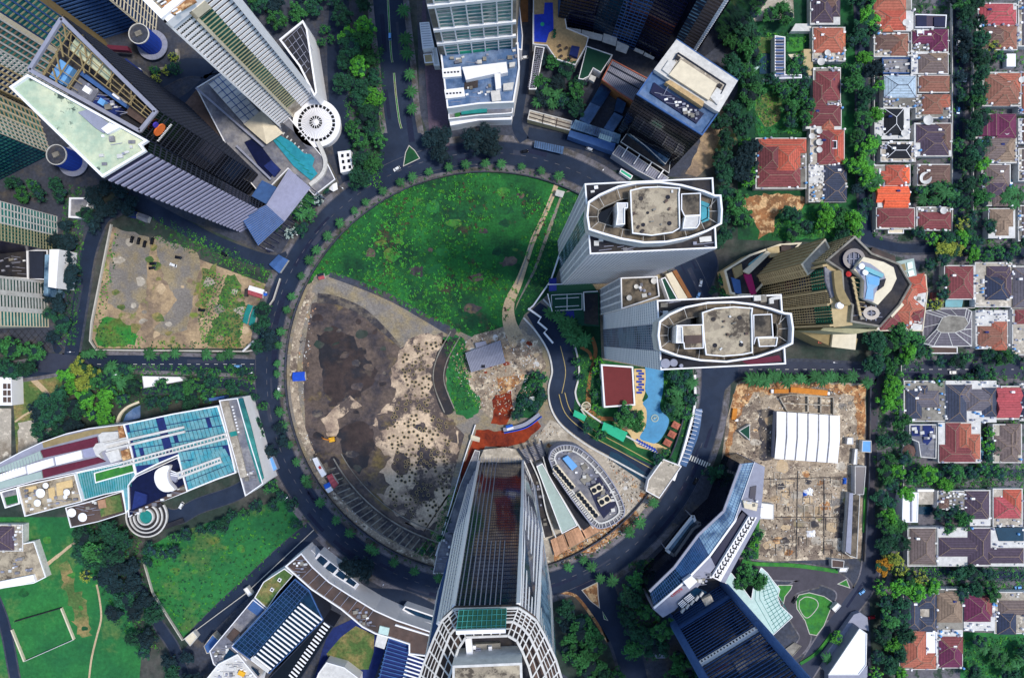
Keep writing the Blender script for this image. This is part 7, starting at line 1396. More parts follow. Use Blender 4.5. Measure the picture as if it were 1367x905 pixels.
house('terracotta hipped house with white annex in the bottom row','terracotta',[(1203,843,1236,890),(1220,872,1249,892)],(1201,841,1252,894),cl=4,extra=[((1236,843,1250,874),6.4,'white')])
house('dark crimson hip roof next to the terracotta one in the bottom row','maroon',[(1254,852,1284,890),(1254,850,1285,872,0,'red')],(1252,842,1286,892),cl=4)
t=T('house','modern flat roofed house with pergola, lawn and long pool north of the red mansion','house',(1040,78)); block(t,[(1034,48),(1048,50),(1048,100),(1070,100),(1070,105),(1034,106)],7,'metal_grey','white',par=.5)
for k in range(13):t.part('pergola_slat',MB().beam(W(1035,52+k*3.9,7.6),W(1046,52+k*3.9,7.6),.7,.5),'metal_dark' if k % 2 else 'metal_blue')
slab(t,'pool',[(1014,72),(1028,72),(1028,99),(1014,99)],.3,.7,'pool_dark'); slab(t,'glass_roof',[(1000,77),(1012,78),(1014,90),(1008,95),(1000,95)],0,4,'glass_pale'); slab(t,'lawn',[(1050,50),(1072,50),(1072,68),(1050,70)],.2,.35,'lawn'); slab(t,'grass',[(1008,50),(1034,50),(1034,70),(1012,72)],.2,.35,'grass_pale'); slab(t,'patio',[(1052,73),(1072,72),(1072,90),(1062,86)],.2,.5,'cream'); slab(t,'side_roof',[(1062,32),(1083,32),(1083,42),(1056,42)],0,4,'white_dirty'); slab(t,'planted_roof',[(1073,66),(1086,66),(1085,101),(1072,101)],0,5,'beige'); slab(t,'grey_porch',[(1075,102),(1088,98),(1078,112),(1061,113)],0,4,'metal_grey')
house('small purple roofed house on the lower left field edge','purple',[(-20,703,18,734)],(-22,700,30,736),cl=4,dishes=[])
t=T('building','beige paved roof with scattered dark units at the left edge','building',(25,755)); block(t,[(-30,737),(46,722),(62,770),(46,778),(-30,790)],5,'stained_roof','white_dirty',par=.5); clutter(t,[(0,752),(40,742),(45,762),(2,768)],5,12,120,'ab'); slab(t,'white_strip',[(-30,782),(44,767),(47,776),(-30,792)],5,7,'white')
t=T('building','white framed building with brown windows cut by the left edge','building',(8,522)); block(t,[(-30,502),(16,504),(17,541),(-30,541)],10,'white','white',par=.6)
for i in range(2):
 for j in range(3):slab(t,'roof_light',[(4+i*6,512+j*9),(8.5+i*6,512+j*9),(8.5+i*6,519+j*9),(4+i*6,519+j*9)],10,10.3,'roof_brown')
t=T('villa_pool','narrow turquoise pool beside the purple grey roof','pool',(1348,250)); slab(t,'water',[(1346,240),(1351,240),(1351,262),(1346,262)],.3,.9,'pool_teal'); t=T('villa_pool','curved blue pool beside the maroon and salmon house','pool',(1308,595)); slab(t,'water',[(1303,586),(1311,583),(1314,596),(1312,612),(1304,614),(1309,602)],.3,.9,'pool'); t=T('villa_pool','teal pool below the dark red house','pool',(1273,405)); slab(t,'water',[(1262,400),(1286,400),(1284,410),(1262,410)],.3,.9,'pool_teal')
t=T('villa_pool','dark blue pool with round planters below the salmon roof','pool',(1350,715)); slab(t,'water',[(1329,704),(1367,704),(1367,722),(1334,722)],5.9,7.2,'pool_dark')
# yard walls
m=MB()
for a,b in (((1166,44),(1166,310)),((1270,0),(1270,320)),((1298,0),(1298,300)),((1205,505),(1205,700)),((1000,105),(1060,112)),((1186,860),(1200,792)),((1205,702),(1367,704)),((1232,411),(1300,411)),((1202,500),(1202,420))):m.beam(W(*a,1.2),W(*b,1.2),.4,2.4)
single('garden_wall','thin pale garden walls between the villa plots on the right','wall',m,'white_dirty',(1270,100))
# ================================================================ trees, palms, shrubs
def crown_mesh(seed,n_cl=44,leaves=24):
 r=random.Random(seed); m=MB(); lob=[(r.uniform(0,6.28),r.uniform(.35,.6),r.uniform(.42,.62)) for _ in range(5)]
 cen=[(0,0,1.25,.6)]+[(d*cos(a),d*sin(a),1.05+r.uniform(-.12,.2),s) for a,d,s in lob]
 cl=[]
 while len(cl) < n_cl:
  c=r.choice(cen); th=r.uniform(0,6.28); ph=r.uniform(-.15,1.5); q=c[3]*r.uniform(.8,1.02)
  cl.append((c[0]+q*cos(ph)*cos(th),c[1]+q*cos(ph)*sin(th),c[2]+q*.8*sin(ph)))
 for x,y,z in cl:
  s=r.uniform(.13,.24)
  for _ in range(leaves):
   d=Vector((r.gauss(0,1),r.gauss(0,1),r.gauss(.25,.8))).normalized()*s*r.uniform(.5,1.1); p=Vector((x,y,z))+d
   a=Vector((r.gauss(0,1),r.gauss(0,1),r.gauss(0,.5))).normalized(); nn_=Vector((d.x*.8,d.y*.8,abs(d.z)+s*.5)).normalized(); b=nn_.cross(a)
   if b.length < .1:continue
   b.normalize(); a=b.cross(nn_); l=r.uniform(.045,.1); m.add([p-a*l,p-b*l*.6,p+a*l,p+b*l*.6],[(0,1,2,3)])
 # inner bulk so the crown is not see-through
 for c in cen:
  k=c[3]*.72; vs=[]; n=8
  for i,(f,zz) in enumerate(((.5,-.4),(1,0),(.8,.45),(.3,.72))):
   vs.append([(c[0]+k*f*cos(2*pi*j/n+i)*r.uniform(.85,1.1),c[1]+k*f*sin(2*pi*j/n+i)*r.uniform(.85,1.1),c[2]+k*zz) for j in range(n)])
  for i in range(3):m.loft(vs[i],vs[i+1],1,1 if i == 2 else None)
 return m
def trunk_mb():
 m=MB().cyl((0,0,0),.075,.75,8,.05)
 for a in (0,1.7,3.3,4.8):m.beam((0,0,.6),(.35*cos(a),.35*sin(a),1.1),.045,.045)
 return m
TR={}
def protos():
 tm=trunk_mb(); me_t=None
 for mk in ('leaf_dark','leaf_mid','leaf_bright','leaf_yellow','leaf_orange','leaf_night','leaf_white'):
  TR[mk]=[]
 for s in range(6):
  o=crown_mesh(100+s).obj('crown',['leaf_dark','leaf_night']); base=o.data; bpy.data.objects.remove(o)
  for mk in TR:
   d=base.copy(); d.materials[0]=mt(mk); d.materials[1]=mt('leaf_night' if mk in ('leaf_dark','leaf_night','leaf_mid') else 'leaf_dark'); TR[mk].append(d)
 o=tm.obj('trunk','bark'); TR['t']=o.data; bpy.data.objects.remove(o)
 # palm
 for s in range(3):
  r=random.Random(s); m=MB(); nf=13
  for i in range(nf):
   a=2*pi*i/nf+r.uniform(-.15,.15); L=r.uniform(.8,1.05); up=r.uniform(.1,.3); pr=None
   for k in range(6):
    f=k/5; x=L*f; z=1.5+up*sin(f*2.4)-.45*f*f; w=.13*sin(pi*min(1,f*.9+.12))+.01
    c=Vector((x*cos(a),x*sin(a),z)); sd_=Vector((-sin(a),cos(a),0))*w; q=(c+sd_-Vector((0,0,w*.5)),c,c-sd_-Vector((0,0,w*.5)))
    if pr:m.add([pr[0],q[0],q[1],pr[1]],[(0,1,2,3)]); m.add([pr[1],q[1],q[2],pr[2]],[(0,1,2,3)])
    pr=q
  o=m.obj('crown','leaf_palm'); TR.setdefault('p',[]).append(o.data); bpy.data.objects.remove(o)
 o=MB().cyl((0,0,0),.05,1.52,7,.035).obj('trunk','bark'); TR['pt']=o.data; bpy.data.objects.remove(o)
protos(); NT=[0,0]
def plant(x,y,r,kind,name,label,cat_,group,z=0.1,sq=1.):
 c=W(x,y); e=bpy.data.objects.new(name,None); COL.objects.link(e); e.location=(c.x,c.y,z); e['label']=label; e['category']=cat_
 if group:e['group']=group
 e.rotation_euler=(0,0,R.uniform(0,6.28)); s=r*S; e.scale=(s,s,s*sq)
 pal=kind == 'p'
 for nm,me in (('trunk',TR['pt'] if pal else TR['t']),('crown',R.choice(TR[kind]))):
  o=bpy.data.objects.new(nm,me); COL.objects.link(o); o.parent=e
 NT[1 if pal else 0] += 1
 return e
def wood(poly,d,r0,r1,mix_,label,group,name='tree',cat_='tree',seed=1,n=None,z=.1):
 rnd=random.Random(seed); pts=sorted(scatter(poly,d*1.3,n,seed=seed),key=lambda p:p[1])
 for x,y in pts:PL.append((x,y,rnd.uniform(r0,r1)*1.22,rnd.choice(mix_),label,group,rnd.uniform(.8,1.15)))
PL=[]
def plant_all():
 PL.sort(key=lambda p:-p[2]); ind,rest=PL[:298],PL[298:]; cnt={}; tot={}
 for p in ind:tot[p[4]]=tot.get(p[4],0)+1
 for x,y,r,k,lb,g,sq in sorted(ind,key=lambda p:p[1]):
  i=cnt.get(lb,0); cnt[lb]=i+1; plant(x,y,r,k,'tree',ordlabel(lb,i,tot[lb]),'tree',g if tot[lb] > 1 else None,.1,sq)
 if not rest:return
 keys=['leaf_dark','leaf_mid','leaf_bright','leaf_yellow','leaf_orange','leaf_night','leaf_white','bark']; V=[]; F=[]; MI=[]
 small=[crown_mesh(300+s,30,14) for s in range(3)]
 for x,y,r,k,lb,g,sq in rest:
  c=W(x,y); a=R.uniform(0,6.28); s=r*S; pm=R.choice(small); v=np.array(pm.v); o=len(V); ca,sa=cos(a),sin(a)
  V += np.stack([c.x+s*(v[:,0]*ca-v[:,1]*sa),c.y+s*(v[:,0]*sa+v[:,1]*ca),s*v[:,2]],1).tolist()
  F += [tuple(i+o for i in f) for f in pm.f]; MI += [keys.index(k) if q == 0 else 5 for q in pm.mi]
 m=MB(); m.v,m.f,m.mi=V,F,MI
 for x,y,r,*_ in rest:c=W(x,y); m.cyl((c.x,c.y,0),.3,r*S*.9,6,.2,7)
 o=m.obj('small_trees',keys); o['kind']='stuff'; o['label']='smaller trees filling the gaps of the woods and street rows'
D,Mi,Br,Ye,Ni,Or='leaf_dark','leaf_mid','leaf_bright','leaf_yellow','leaf_night','leaf_orange'
for i,(poly,d,r0,r1,mx,lb) in enumerate([
([(338,0),(380,0),(470,-6),(468,14),(440,22),(410,30),(395,22),(372,40),(350,20)],13,9,13,[D,D,Ni,Mi],'dark tree in the dense wood right of the striped hotel tower'),
([(462,14),(494,10),(500,60),(508,120),(512,180),(506,220),(486,250),(476,200),(466,130),(460,70)],13,10,15,[D,Mi,D,Br],'green roadside tree in the belt west of the avenue'),
([(428,40),(446,44),(448,64),(430,62)],9,5,8,[Mi],'small tree on the drive between triangular annex and avenue belt'),
([(718,66),(740,80),(765,92),(785,108),(780,132),(770,150),(745,148),(716,140),(718,110)],12,9,13,[D,D,Mi,Ni],'dark tree in the podium garden below the pool deck'),
([(370,250),(395,275),(430,262),(440,246),(426,300),(400,330),(372,315),(368,280)],12,7,10,[D,D,Mi,'leaf_white'],'garden tree between ribbed canopy and ring road'),
([(137,246),(178,258),(182,276),(150,285),(132,305),(118,300)],12,9,13,[Ni,D],'very dark tree beside the trapezoid skylight forecourt'),
([(84,300),(108,296),(112,340),(104,400),(98,450),(70,462),(66,420),(82,380)],12,9,13,[Ni,Ni,D],'very dark tree in the belt west of the rough parking lot'),
([(30,244),(58,250),(84,250),(90,264),(60,272),(32,262)],12,8,12,[D,Mi],'tree in the row north of the teal left edge tower'),
([(-10,458),(60,462),(72,470),(50,492),(-10,500)],13,10,15,[D,Mi,D],'round green tree in the grove at the left edge'),
([(92,502),(106,488),(128,490),(132,520),(110,524)],11,10,13,[Ye,Br,Ye],'yellow green tree at the street corner on the left'),
([(118,530),(150,524),(156,552),(138,562),(120,550)],11,9,12,[Br,Ye,Br],'bright green tree north of the curved west hall'),
([(74,522),(108,530),(118,560),(100,585),(66,590),(60,556)],12,10,14,[Ni,Ni,D],'blackish blue tree massed above the curved west hall'),
([(136,490),(186,492),(186,520),(160,540),(140,515)],11,8,11,[D,Mi,D],'dark tree between street and white reception canopy'),
([(216,514),(262,506),(300,510),(322,514),(275,535),(230,540),(205,540)],12,9,13,[D,D,Mi],'dark tree in the garden north of the cyan roof'),
([(250,492),(330,492),(330,500),(250,504)],10,6,8,[D,Mi],'low street tree along the north edge of the hall garden'),
([(336,500),(352,520),(358,560),(366,590),(358,600),(346,560)],10,5,8,[D,Mi],'small tree lining the ring road beside the slab wing'),
([(188,732),(240,712),(300,690),(350,662),(372,640),(384,652),(412,690),(404,708),(388,690),(374,672),(330,688),(240,730),(196,752)],10,7,10,[D,D,Mi],'tree in the belt along the north side of the lower left field'),
([(108,702),(160,694),(182,712),(176,740),(150,760),(118,735)],13,11,16,[D,D,Mi],'large dark tree below the lower terrace block'),
([(142,758),(172,738),(200,780),(215,818),(190,820),(160,815)],13,10,14,[Ni,Ni,D],'blackish tree in the wood between the two left fields'),
([(120,760),(150,760),(140,776),(124,774)],9,6,9,[Br,Ye],'yellow green tree at the west edge of the dark wood'),
([(174,832),(210,836),(215,868),(190,880)],12,9,12,[Ni,D],'dark tree at the south end of the wood by the driveway'),
([(222,868),(262,872),(270,920),(232,920)],12,9,12,[Ni,D],'dark tree at the bottom edge beside the cluttered white roof'),
([(955,60),(990,40),(1002,110),(990,180),(998,240),(990,300),(968,300),(950,230),(960,150),(985,140)],14,11,16,[D,D,Ni,Mi],'large dark tree in the belt east of the cream roofed block'),
([(970,-10),(996,-10),(1000,40),(985,60),(965,40)],14,11,15,[D,Ni,Mi],'dark tree at the top edge left of the car park'),
([(992,55),(1006,50),(1008,100),(996,104)],10,7,9,[D,Mi],'tree west of the modern house with the long pool'),
([(1020,14),(1040,12),(1044,30),(1022,36)],10,8,11,[Mi,Br],'bright tree below the beige car park'),
([(1002,108),(1070,110),(1074,126),(1040,124),(1006,124)],11,7,10,[D,Mi],'tree in the wild garden north of the red mansion'),
([(1040,128),(1074,128),(1074,176),(1036,176)],12,8,12,[Mi,D,Mi],'green tree on the east of the wild garden'),
([(986,186),(1000,180),(1004,240),(992,250)],10,7,9,[Br,Mi],'light green tree along the west side of the red mansion'),
([(1128,-10),(1166,-10),(1164,60),(1168,120),(1160,180),(1164,260),(1140,300),(1130,270),(1132,180),(1124,120),(1130,60)],13,8,13,[D,Mi,D,Ni,Br],'street tree in the long row between the two villa columns'),
([(1040,285),(1100,280),(1140,290),(1135,316),(1050,316)],13,9,13,[Mi,Br,D],'tree in the grove just north of the beige hotel'),
([(1268,-10),(1300,-10),(1304,60),(1300,120),(1302,160),(1290,190),(1272,140),(1276,60)],13,8,13,[D,Mi,D,Ni],'street tree in the upper row west of the bright red house'),
([(1270,190),(1312,190),(1306,250),(1312,310),(1276,320),(1272,250)],13,8,13,[D,Mi,Br],'street tree in the lower row west of the purple grey roof'),
([(1302,58),(1322,66),(1334,92),(1304,96)],11,8,11,[Mi,Ye,D],'garden tree between reddish brown and orange brown roofs'),
([(1222,250),(1268,250),(1266,274),(1222,274)],11,7,9,[D,Mi],'garden tree between brown dish house and dark red roof'),
([(1208,312),(1260,306),(1290,295),(1290,345),(1262,346),(1240,330)],12,8,11,[D,Br,Ye],'tree at the crossing south of the dark red hip roofs'),
([(1224,344),(1262,344),(1262,400),(1240,408),(1240,370)],12,7,10,[D,D,Ye],'tree between terracotta wing and dark red house'),
([(1290,322),(1367,322),(1367,350),(1310,350)],12,6,9,[D,Mi],'street tree along the cross street on the right'),
([(1146,448),(1178,445),(1228,448),(1222,482),(1190,490),(1152,486)],13,11,15,[Mi,D,Br,D],'large tree in the clump south of the terracotta wing'),
([(1232,472),(1300,474),(1367,466),(1367,484),(1232,486)],12,7,10,[D,D,Mi],'street tree on the north side of the east street'),
([(1176,506),(1196,504),(1200,560),(1186,572),(1174,550)],11,9,12,[Br,Mi,Br],'bright green tree in the belt beside the slate l shaped roof'),
([(1170,572),(1204,572),(1212,612),(1188,620),(1172,612)],12,8,11,[D,Mi,D],'darker tree in the belt beside the courtyard house'),
([(1168,620),(1240,622),(1268,628),(1266,648),(1230,648),(1200,660),(1186,690),(1166,680)],12,9,12,[Mi,Br,D],'tree in the grove north of the modern white house'),
([(1168,690),(1196,696),(1202,730),(1170,735)],12,10,13,[D,Mi],'tree west of the big taupe hip roof'),
([(1170,738),(1196,738),(1196,756),(1172,758)],11,9,11,[Or,Or,Ye],'autumn coloured tree by the service road'),
([(1196,756),(1232,758),(1234,782),(1204,790)],12,9,12,[Br,Ye,Mi],'sunlit yellow green tree north of the slate u shaped roof'),
([(1160,770),(1196,764),(1204,800),(1196,850),(1190,920),(1166,920),(1160,860),(1172,810)],13,9,13,[D,D,Mi,Br],'tree in the belt east of the service road at the bottom right'),
([(1262,758),(1318,758),(1316,790),(1270,790)],13,9,13,[D,Mi],'tree south of the wide purple mansion'),
([(1210,618),(1260,620),(1320,616),(1324,626),(1230,634)],11,6,9,[D,Mi],'garden tree along the street below the salmon house'),
([(1306,568),(1328,566),(1330,640),(1312,640)],11,6,9,[D,Br],'garden tree between salmon and taupe houses'),
([(1246,680),(1276,676),(1278,700),(1250,702)],11,8,11,[D,Mi],'garden tree beside the dark pool of the modern house'),
([(1286,852),(1370,852),(1370,910),(1286,910)],17,8,12,[D,Mi],'garden tree in the bottom right corner plot'),
([(755,806),(784,812),(790,830),(768,838),(752,826)],12,10,14,[D,Ni],'dark tree in the wedge west of the south road'),
([(772,832),(806,836),(812,868),(790,884),(762,872)],17,17,21,[Mi,Mi],'wide round green tree west of the south road'),
([(786,884),(820,890),(826,930),(782,930)],14,12,16,[D,Mi],'tree at the bottom edge west of the south road'),
([(828,770),(848,764),(862,800),(880,835),(868,872),(840,870),(834,830)],14,12,17,[D,D,Mi],'large tree in the dense wood east of the south road'),
([(878,878),(915,872),(920,920),(870,920)],14,12,16,[D,Mi],'tree at the bottom edge left of the black gridded tower'),
([(846,750),(895,742),(900,752),(858,770)],10,5,8,[D,Mi,Br],'small tree in the bed south of the kite shaped pavilion'),
([(572,186),(602,184),(604,206),(580,212)],12,12,15,[Ni],'blackish tree left of the road below the office podium'),
([(632,178),(660,178),(662,200),(634,204)],12,12,15,[Ni],'blackish tree right of centre below the office podium'),
([(468,742),(490,740),(506,758),(488,768),(470,758)],12,14,17,[Ni],'large blackish tree on the ring road north of the skylight wing'),
([(380,560),(384,560),(384,598),(364,606),(364,598)],12,8,10,[Ni],'round dark tree at the gate beside the ring road'),
([(355,408),(366,402),(370,462),(350,468)],12,10,13,[Ni,D],'blackish tree at the east edge of the rough parking lot'),
([(886,500),(922,500),(920,545),(906,560),(888,548),(894,530)],10,7,10,[D,D,Mi],'dark tree in the hotel garden east of the pool'),
([(772,470),(784,480),(780,520),(782,570),(810,575),(805,590),(776,548),(768,500)],10,5,8,[D,D,Mi],'garden tree along the winding brown path'),
([(790,478),(802,482),(803,540),(792,545)],9,5,7,[Mi,Br],'small green tree west of the dark red roof'),
([(830,552),(848,550),(852,570),(838,576)],12,14,16,[Mi],'wide round tree in the circular bed beside the pool'),
([(868,604),(900,600),(905,615),(880,625)],10,6,8,[D,Mi],'small tree at the south end of the pool garden'),
([(940,395),(965,360),(960,345),(970,400)],9,5,8,[D,Mi],'small tree between the hotel drive and beige podium'),
([(925,310),(955,290),(975,300),(965,325),(945,330)],12,8,11,[D,D],'dark tree right of the northern slab tower'),
([(940,625),(960,612),(966,628),(950,640)],12,9,11,[Ni,D],'dark tree at the pedestrian crossing by the ring road'),
([(982,752),(1004,758),(1008,775),(985,775)],10,11,14,[D,Mi],'tree standing between curved bar and glass canopy'),
([(1100,838),(1112,834),(1116,848),(1102,856)],10,7,9,[Ye,Br],'sunlit tree on the verge east of the teardrop lawn'),
([(976,700),(1008,698),(1008,745),(985,745)],10,6,9,[Mi,Br],'tree between chevron strip and demolition lot'),
([(205,92),(232,96),(240,70),(244,92),(222,118),(206,110)],9,6,9,[D,Ye,Mi],'tree in the planted corner below the blue cylinder'),
([(1046,100),(1062,80),(1072,95),(1066,104)],9,7,10,[Mi,D],'garden tree beside the planted roof of the modern house'),
([(1300,465),(1340,468),(1330,500),(1300,505)],13,6,9,[Mi,D],'tree on the verge of the east street near the right edge'),
([(1215,505),(1262,500),(1330,502),(1330,510),(1215,508)],12,6,8,[D,Mi],'street tree on the south side of the east street'),
([(722,500),(726,530),(700,552),(700,510)],11,7,10,[D,Mi],'tree on the grass patch inside the circle beside the ramp'),
([(692,538),(702,545),(688,558),(682,550)],8,6,8,[D],'dark bush like tree by the clay patch in the circle'),
([(545,740),(582,720),(600,690),(602,712),(584,745)],9,4,6,[D,Mi],'small tree on the grassy edge at the south of the basin'),
]):wood(poly,d,r0,r1,mx,lb,lb.replace('tree in','trees in'),seed=200+i)
plant_all()
# palms
def palms(pts,r0,r1,lb,grp,key=0,end='from left'):
 pts=sorted(pts,key=lambda p:p[key])
 for i,(x,y) in enumerate(pts):plant(x,y,R.uniform(r0,r1),'p','palm_tree',ordlabel(lb,i,len(pts),end),'palm',grp)
for a0,a1,st,lb,key,end in ((62,84,6,'small palm inside the south east of the ring road',0,'from left'),(98,124,6,'small palm inside the ring road below the stepped trench',0,'from left'),(124,150,6,'small palm inside the south west of the ring road',1,'from top'),(150,182,5,'small palm inside the west of the ring road',1,'from top'),(182,215,5,'small palm inside the ring road beside the basin ramp',1,'from top'),(215,250,5,'small palm inside the north west of the ring road',0,'from left'),(250,292,5,'small palm inside the north of the ring road',0,'from left')):
 palms([ringpt(a+R.uniform(-1,1),rr(a)-17) for a in range(a0,a1,st)],6.5,9,lb,'palms along the inner side of the ring road',key,end)
palms([(541,22),(544,60),(546,78),(549,105),(551,128),(552,150)],9,12,'palm on the east pavement of the avenue','palms along the avenue',1,'from top')
palms([(x,473+R.uniform(-2,3)) for x in (120,130,142,208,226,240,282,300,312)],8,12,'palm along the street south of the rough parking lot','palms south of the parking lot')
palms(scatter([(738,412),(772,440),(790,452),(770,462),(752,440),(730,420)],9,12,seed=3),9,13,'dark palm between tennis court and ramp road','palms below the tennis court')
palms([(996+k*9.5,505+R.uniform(-4,3)) for k in range(15)],8,13,'palm along the north wall of the demolition lot','palms north of the demolition lot')
for i,(poly,lb) in enumerate([([(1225,250),(1266,252),(1264,272),(1222,270)],'palm in the garden north of the dark red hip roof'),([(1290,850),(1367,855),(1367,905),(1290,905)],'palm in the lawn of the bottom right corner'),([(895,490),(920,500),(918,545),(900,550)],'palm in the hotel garden east of the pool'),([(720,125),(748,128),(745,148),(716,145)],'palm in the podium garden'),([(150,488),(184,488),(182,512),(150,512)],'palm north of the curved west hall'),([(380,270),(400,262),(430,268),(410,300)],'palm between lavender canopy and ring road'),([(1330,255),(1360,262),(1352,278),(1322,272)],'palm beside the purple grey roof'),([(1140,200),(1164,190),(1164,250),(1145,250)],'palm in the street row left of the black roof')]):
 palms(scatter(poly,9,7,seed=40+i),8,12,lb,lb.replace('palm','palms',1))
for x,y,w_ in ((815,770,'the south junction pavement'),(788,752,'the verge north of the clay island'),(800,768,'the mouth of the south road'),(870,668,'the gatehouse corner of the ring'),(852,694,'the south east verge beside the orange yard'),(838,706,'the verge below the oval podium'),(1098,872,'the bottom of the service road'),(1150,510,'the north east corner of the demolition lot')):plant(x,y,R.uniform(8,11),'p','palm_tree','single palm at '+w_,'palm',None)
# shrubs and field growth (nobody could count them)
def tuft(m,x,y,r,n,h,rnd,mi):
 c=W(x,y)
 for _ in range(n):
  a=rnd.uniform(0,6.28); d=r*rnd.uniform(0,1); p=Vector((c.x+d*cos(a),c.y+d*sin(a),.1+h*rnd.uniform(.3,1)*(1-.6*d/r))); b=rnd.uniform(0,6.28); l=rnd.uniform(.25,.6); u=Vector((cos(b),sin(b),rnd.uniform(-.3,.3)))*l; v=Vector((-sin(b),cos(b),rnd.uniform(-.3,.3)))*l*.6
  m.add([p-u,p-v,p+u,p+v],[(0,1,2,3)],mi)
rnd=random.Random(9)
m=MB()
for x,y in scatter(gf,3.2,2600,seed=12):
 nz=noise.noise((x*.02,y*.02,3)); dens=.1+.75*max(0,1-abs(x-545)/150)+nz*1.2
 if rnd.random() > dens:continue
 tuft(m,x,y,rnd.uniform(.7,1.8),rnd.randint(7,13),rnd.uniform(.6,1.6),rnd,rnd.choice([0,0,0,1,2,3 if nz > .1 else 1]))
o=m.obj('field_shrubs',['leaf_field','leaf_mid','leaf_bright','bark']); o['kind']='stuff'; o['label']='leafy low shrubs covering the green field in the circle'
m=MB()
for poly,n_,r_2 in (([(192,740),(225,720),(330,690),(382,670),(418,700),(245,846),(208,790)],420,.8),([(125,440),(150,310),(160,315),(140,430),(200,455),(340,455),(370,390),(345,464),(130,466)],500,.8),([(265,430),(272,360),(316,372),(330,410),(320,460),(270,460)],400,.8),([(1002,108),(1072,110),(1074,178),(1008,180)],300,1.4),([(1040,280),(1130,285),(1130,316),(1030,316)],260,1.6),([(595,450),(618,450),(626,480),(628,520),(642,545),(605,548)],300,1.2),([(752,262),(788,262),(750,345),(720,400),(690,430),(700,390),(730,320)],400,1.3),([(1286,850),(1370,850),(1370,905),(1286,905)],300,1.),([(765,470),(800,480),(800,570),(775,545)],200,1.4),([(885,500),(922,500),(910,600),(895,560)],200,1.4),([(575,715),(600,660),(612,640),(604,700),(580,745),(550,740)],160,1.6),([(200,318),(250,310),(330,345),(372,372),(350,378),(260,340)],260,1.3),([(178,280),(240,300),(360,358),(368,372),(330,360),(250,318),(170,292)],420,1.8)):
 for x,y in scatter(poly,2.4,n_,seed=len(poly)+n_):tuft(m,x,y,rnd.uniform(.6,1.5)*r_2,rnd.randint(5,9),rnd.uniform(.4,1.2),rnd,rnd.choice([0,1,1,2]))
o=m.obj('wild_shrubs',['leaf_bright','leaf_mid','leaf_dark']); o['kind']='stuff'; o['label']='low wild growth scattered over fields and lots'
m=MB()   # hedges and low planting between the villas and along pavements
for poly,n_ in (([(1166,0),(1300,0),(1300,320),(1166,320)],900),([(1300,60),(1367,60),(1367,340),(1300,340)],500),([(1166,340),(1230,440),(1230,620),(1166,620)],400),([(1300,400),(1367,400),(1367,660),(1300,660)],300),([(1190,620),(1367,620),(1367,660),(1190,660)],300),([(1190,755),(1367,755),(1367,800),(1190,800)],400),([(1000,40),(1130,40),(1130,120),(1000,120)],300),([(840,750),(900,740),(890,880),(840,880)],300),([(130,488),(340,490),(340,530),(130,540)],400),([(455,60),(512,60),(512,250),(470,250)],400),([(88,250),(120,250),(100,460),(75,460)],300),([(100,690),(185,700),(215,870),(150,830)],400)):
 for x,y in scatter(poly,2.6,n_,seed=n_+len(poly)):tuft(m,x,y,rnd.uniform(1,2.2),rnd.randint(7,12),rnd.uniform(.8,2.2),rnd,rnd.choice([0,1,1,2,2]))
o=m.obj('underplanting',['leaf_bright','leaf_mid','leaf_dark']); o['kind']='stuff'; o['label']='hedges and low planting between houses, walls and pavements'
m=MB(); rib=[ringpt(a,rr(a)-23) for a in range(0,360,2)]
for x,y in rib:
 for k in range(2):tuft(m,x+rnd.uniform(-2,2),y+rnd.uniform(-2,2),1,6,.8,rnd,rnd.choice([0,1]))
o=m.obj('verge_planting',['leaf_mid','leaf_dark']); o['kind']='stuff'
# ================================================================ vehicles
def car_proto(mat,van=False):
 t=T('car','x','car',(0,0,0)); L_,w,h=2.3,.92,.75
 prof=[(-2.25,.35),(-2.25,.8),(-1.6,.92),(1.3,.95),(2.1,.85),(2.3,.6),(2.3,.35)]
 m=MB(); n=len(prof); A_=[(x,-w,z) for x,z in prof]; B_=[(x,w,z) for x,z in prof]; m.add(A_+B_,[(i,(i+1) % n,n+(i+1) % n,n+i) for i in range(n)]); m.add(A_,[tuple(range(n))]); m.add(B_,[tuple(range(n))]); t.part('body',m,mat)
 x0,x1=(-1.3,1.9) if not van else (-2.1,2.1); zt=1.45 if not van else 1.9
 lo=[(x0,-.85,.9),(x1+.2,-.85,.93),(x1+.2,.85,.93),(x0,.85,.9)]; hi=[(x0+.5,-.68,zt),(x1-.4,-.68,zt),(x1-.4,.68,zt),(x0+.5,.68,zt)]
 t.part('windows',MB().loft(lo,hi),'car_glass'); t.part('roof',MB().prism([(a[0],a[1]) for a in hi],zt,zt+.05),mat)
 for x in (-1.4,1.4):
  for y in (-.85,.85):
   mm=MB(); k=12; A_=[(x+.33*cos(2*pi*i/k),y-.12,.33+.33*sin(2*pi*i/k)) for i in range(k)]; B_=[(a,y+.12,c) for a,b,c in A_]; mm.loft(A_,B_,0,0); mm.add(A_,[tuple(range(k))]); t.part('wheel',mm,'tyre')
 for y in (-.65,.65):t.part('headlight',MB().box((2.27,y,.62),.1,.3,.14),'lamp_glass')
 return t.o
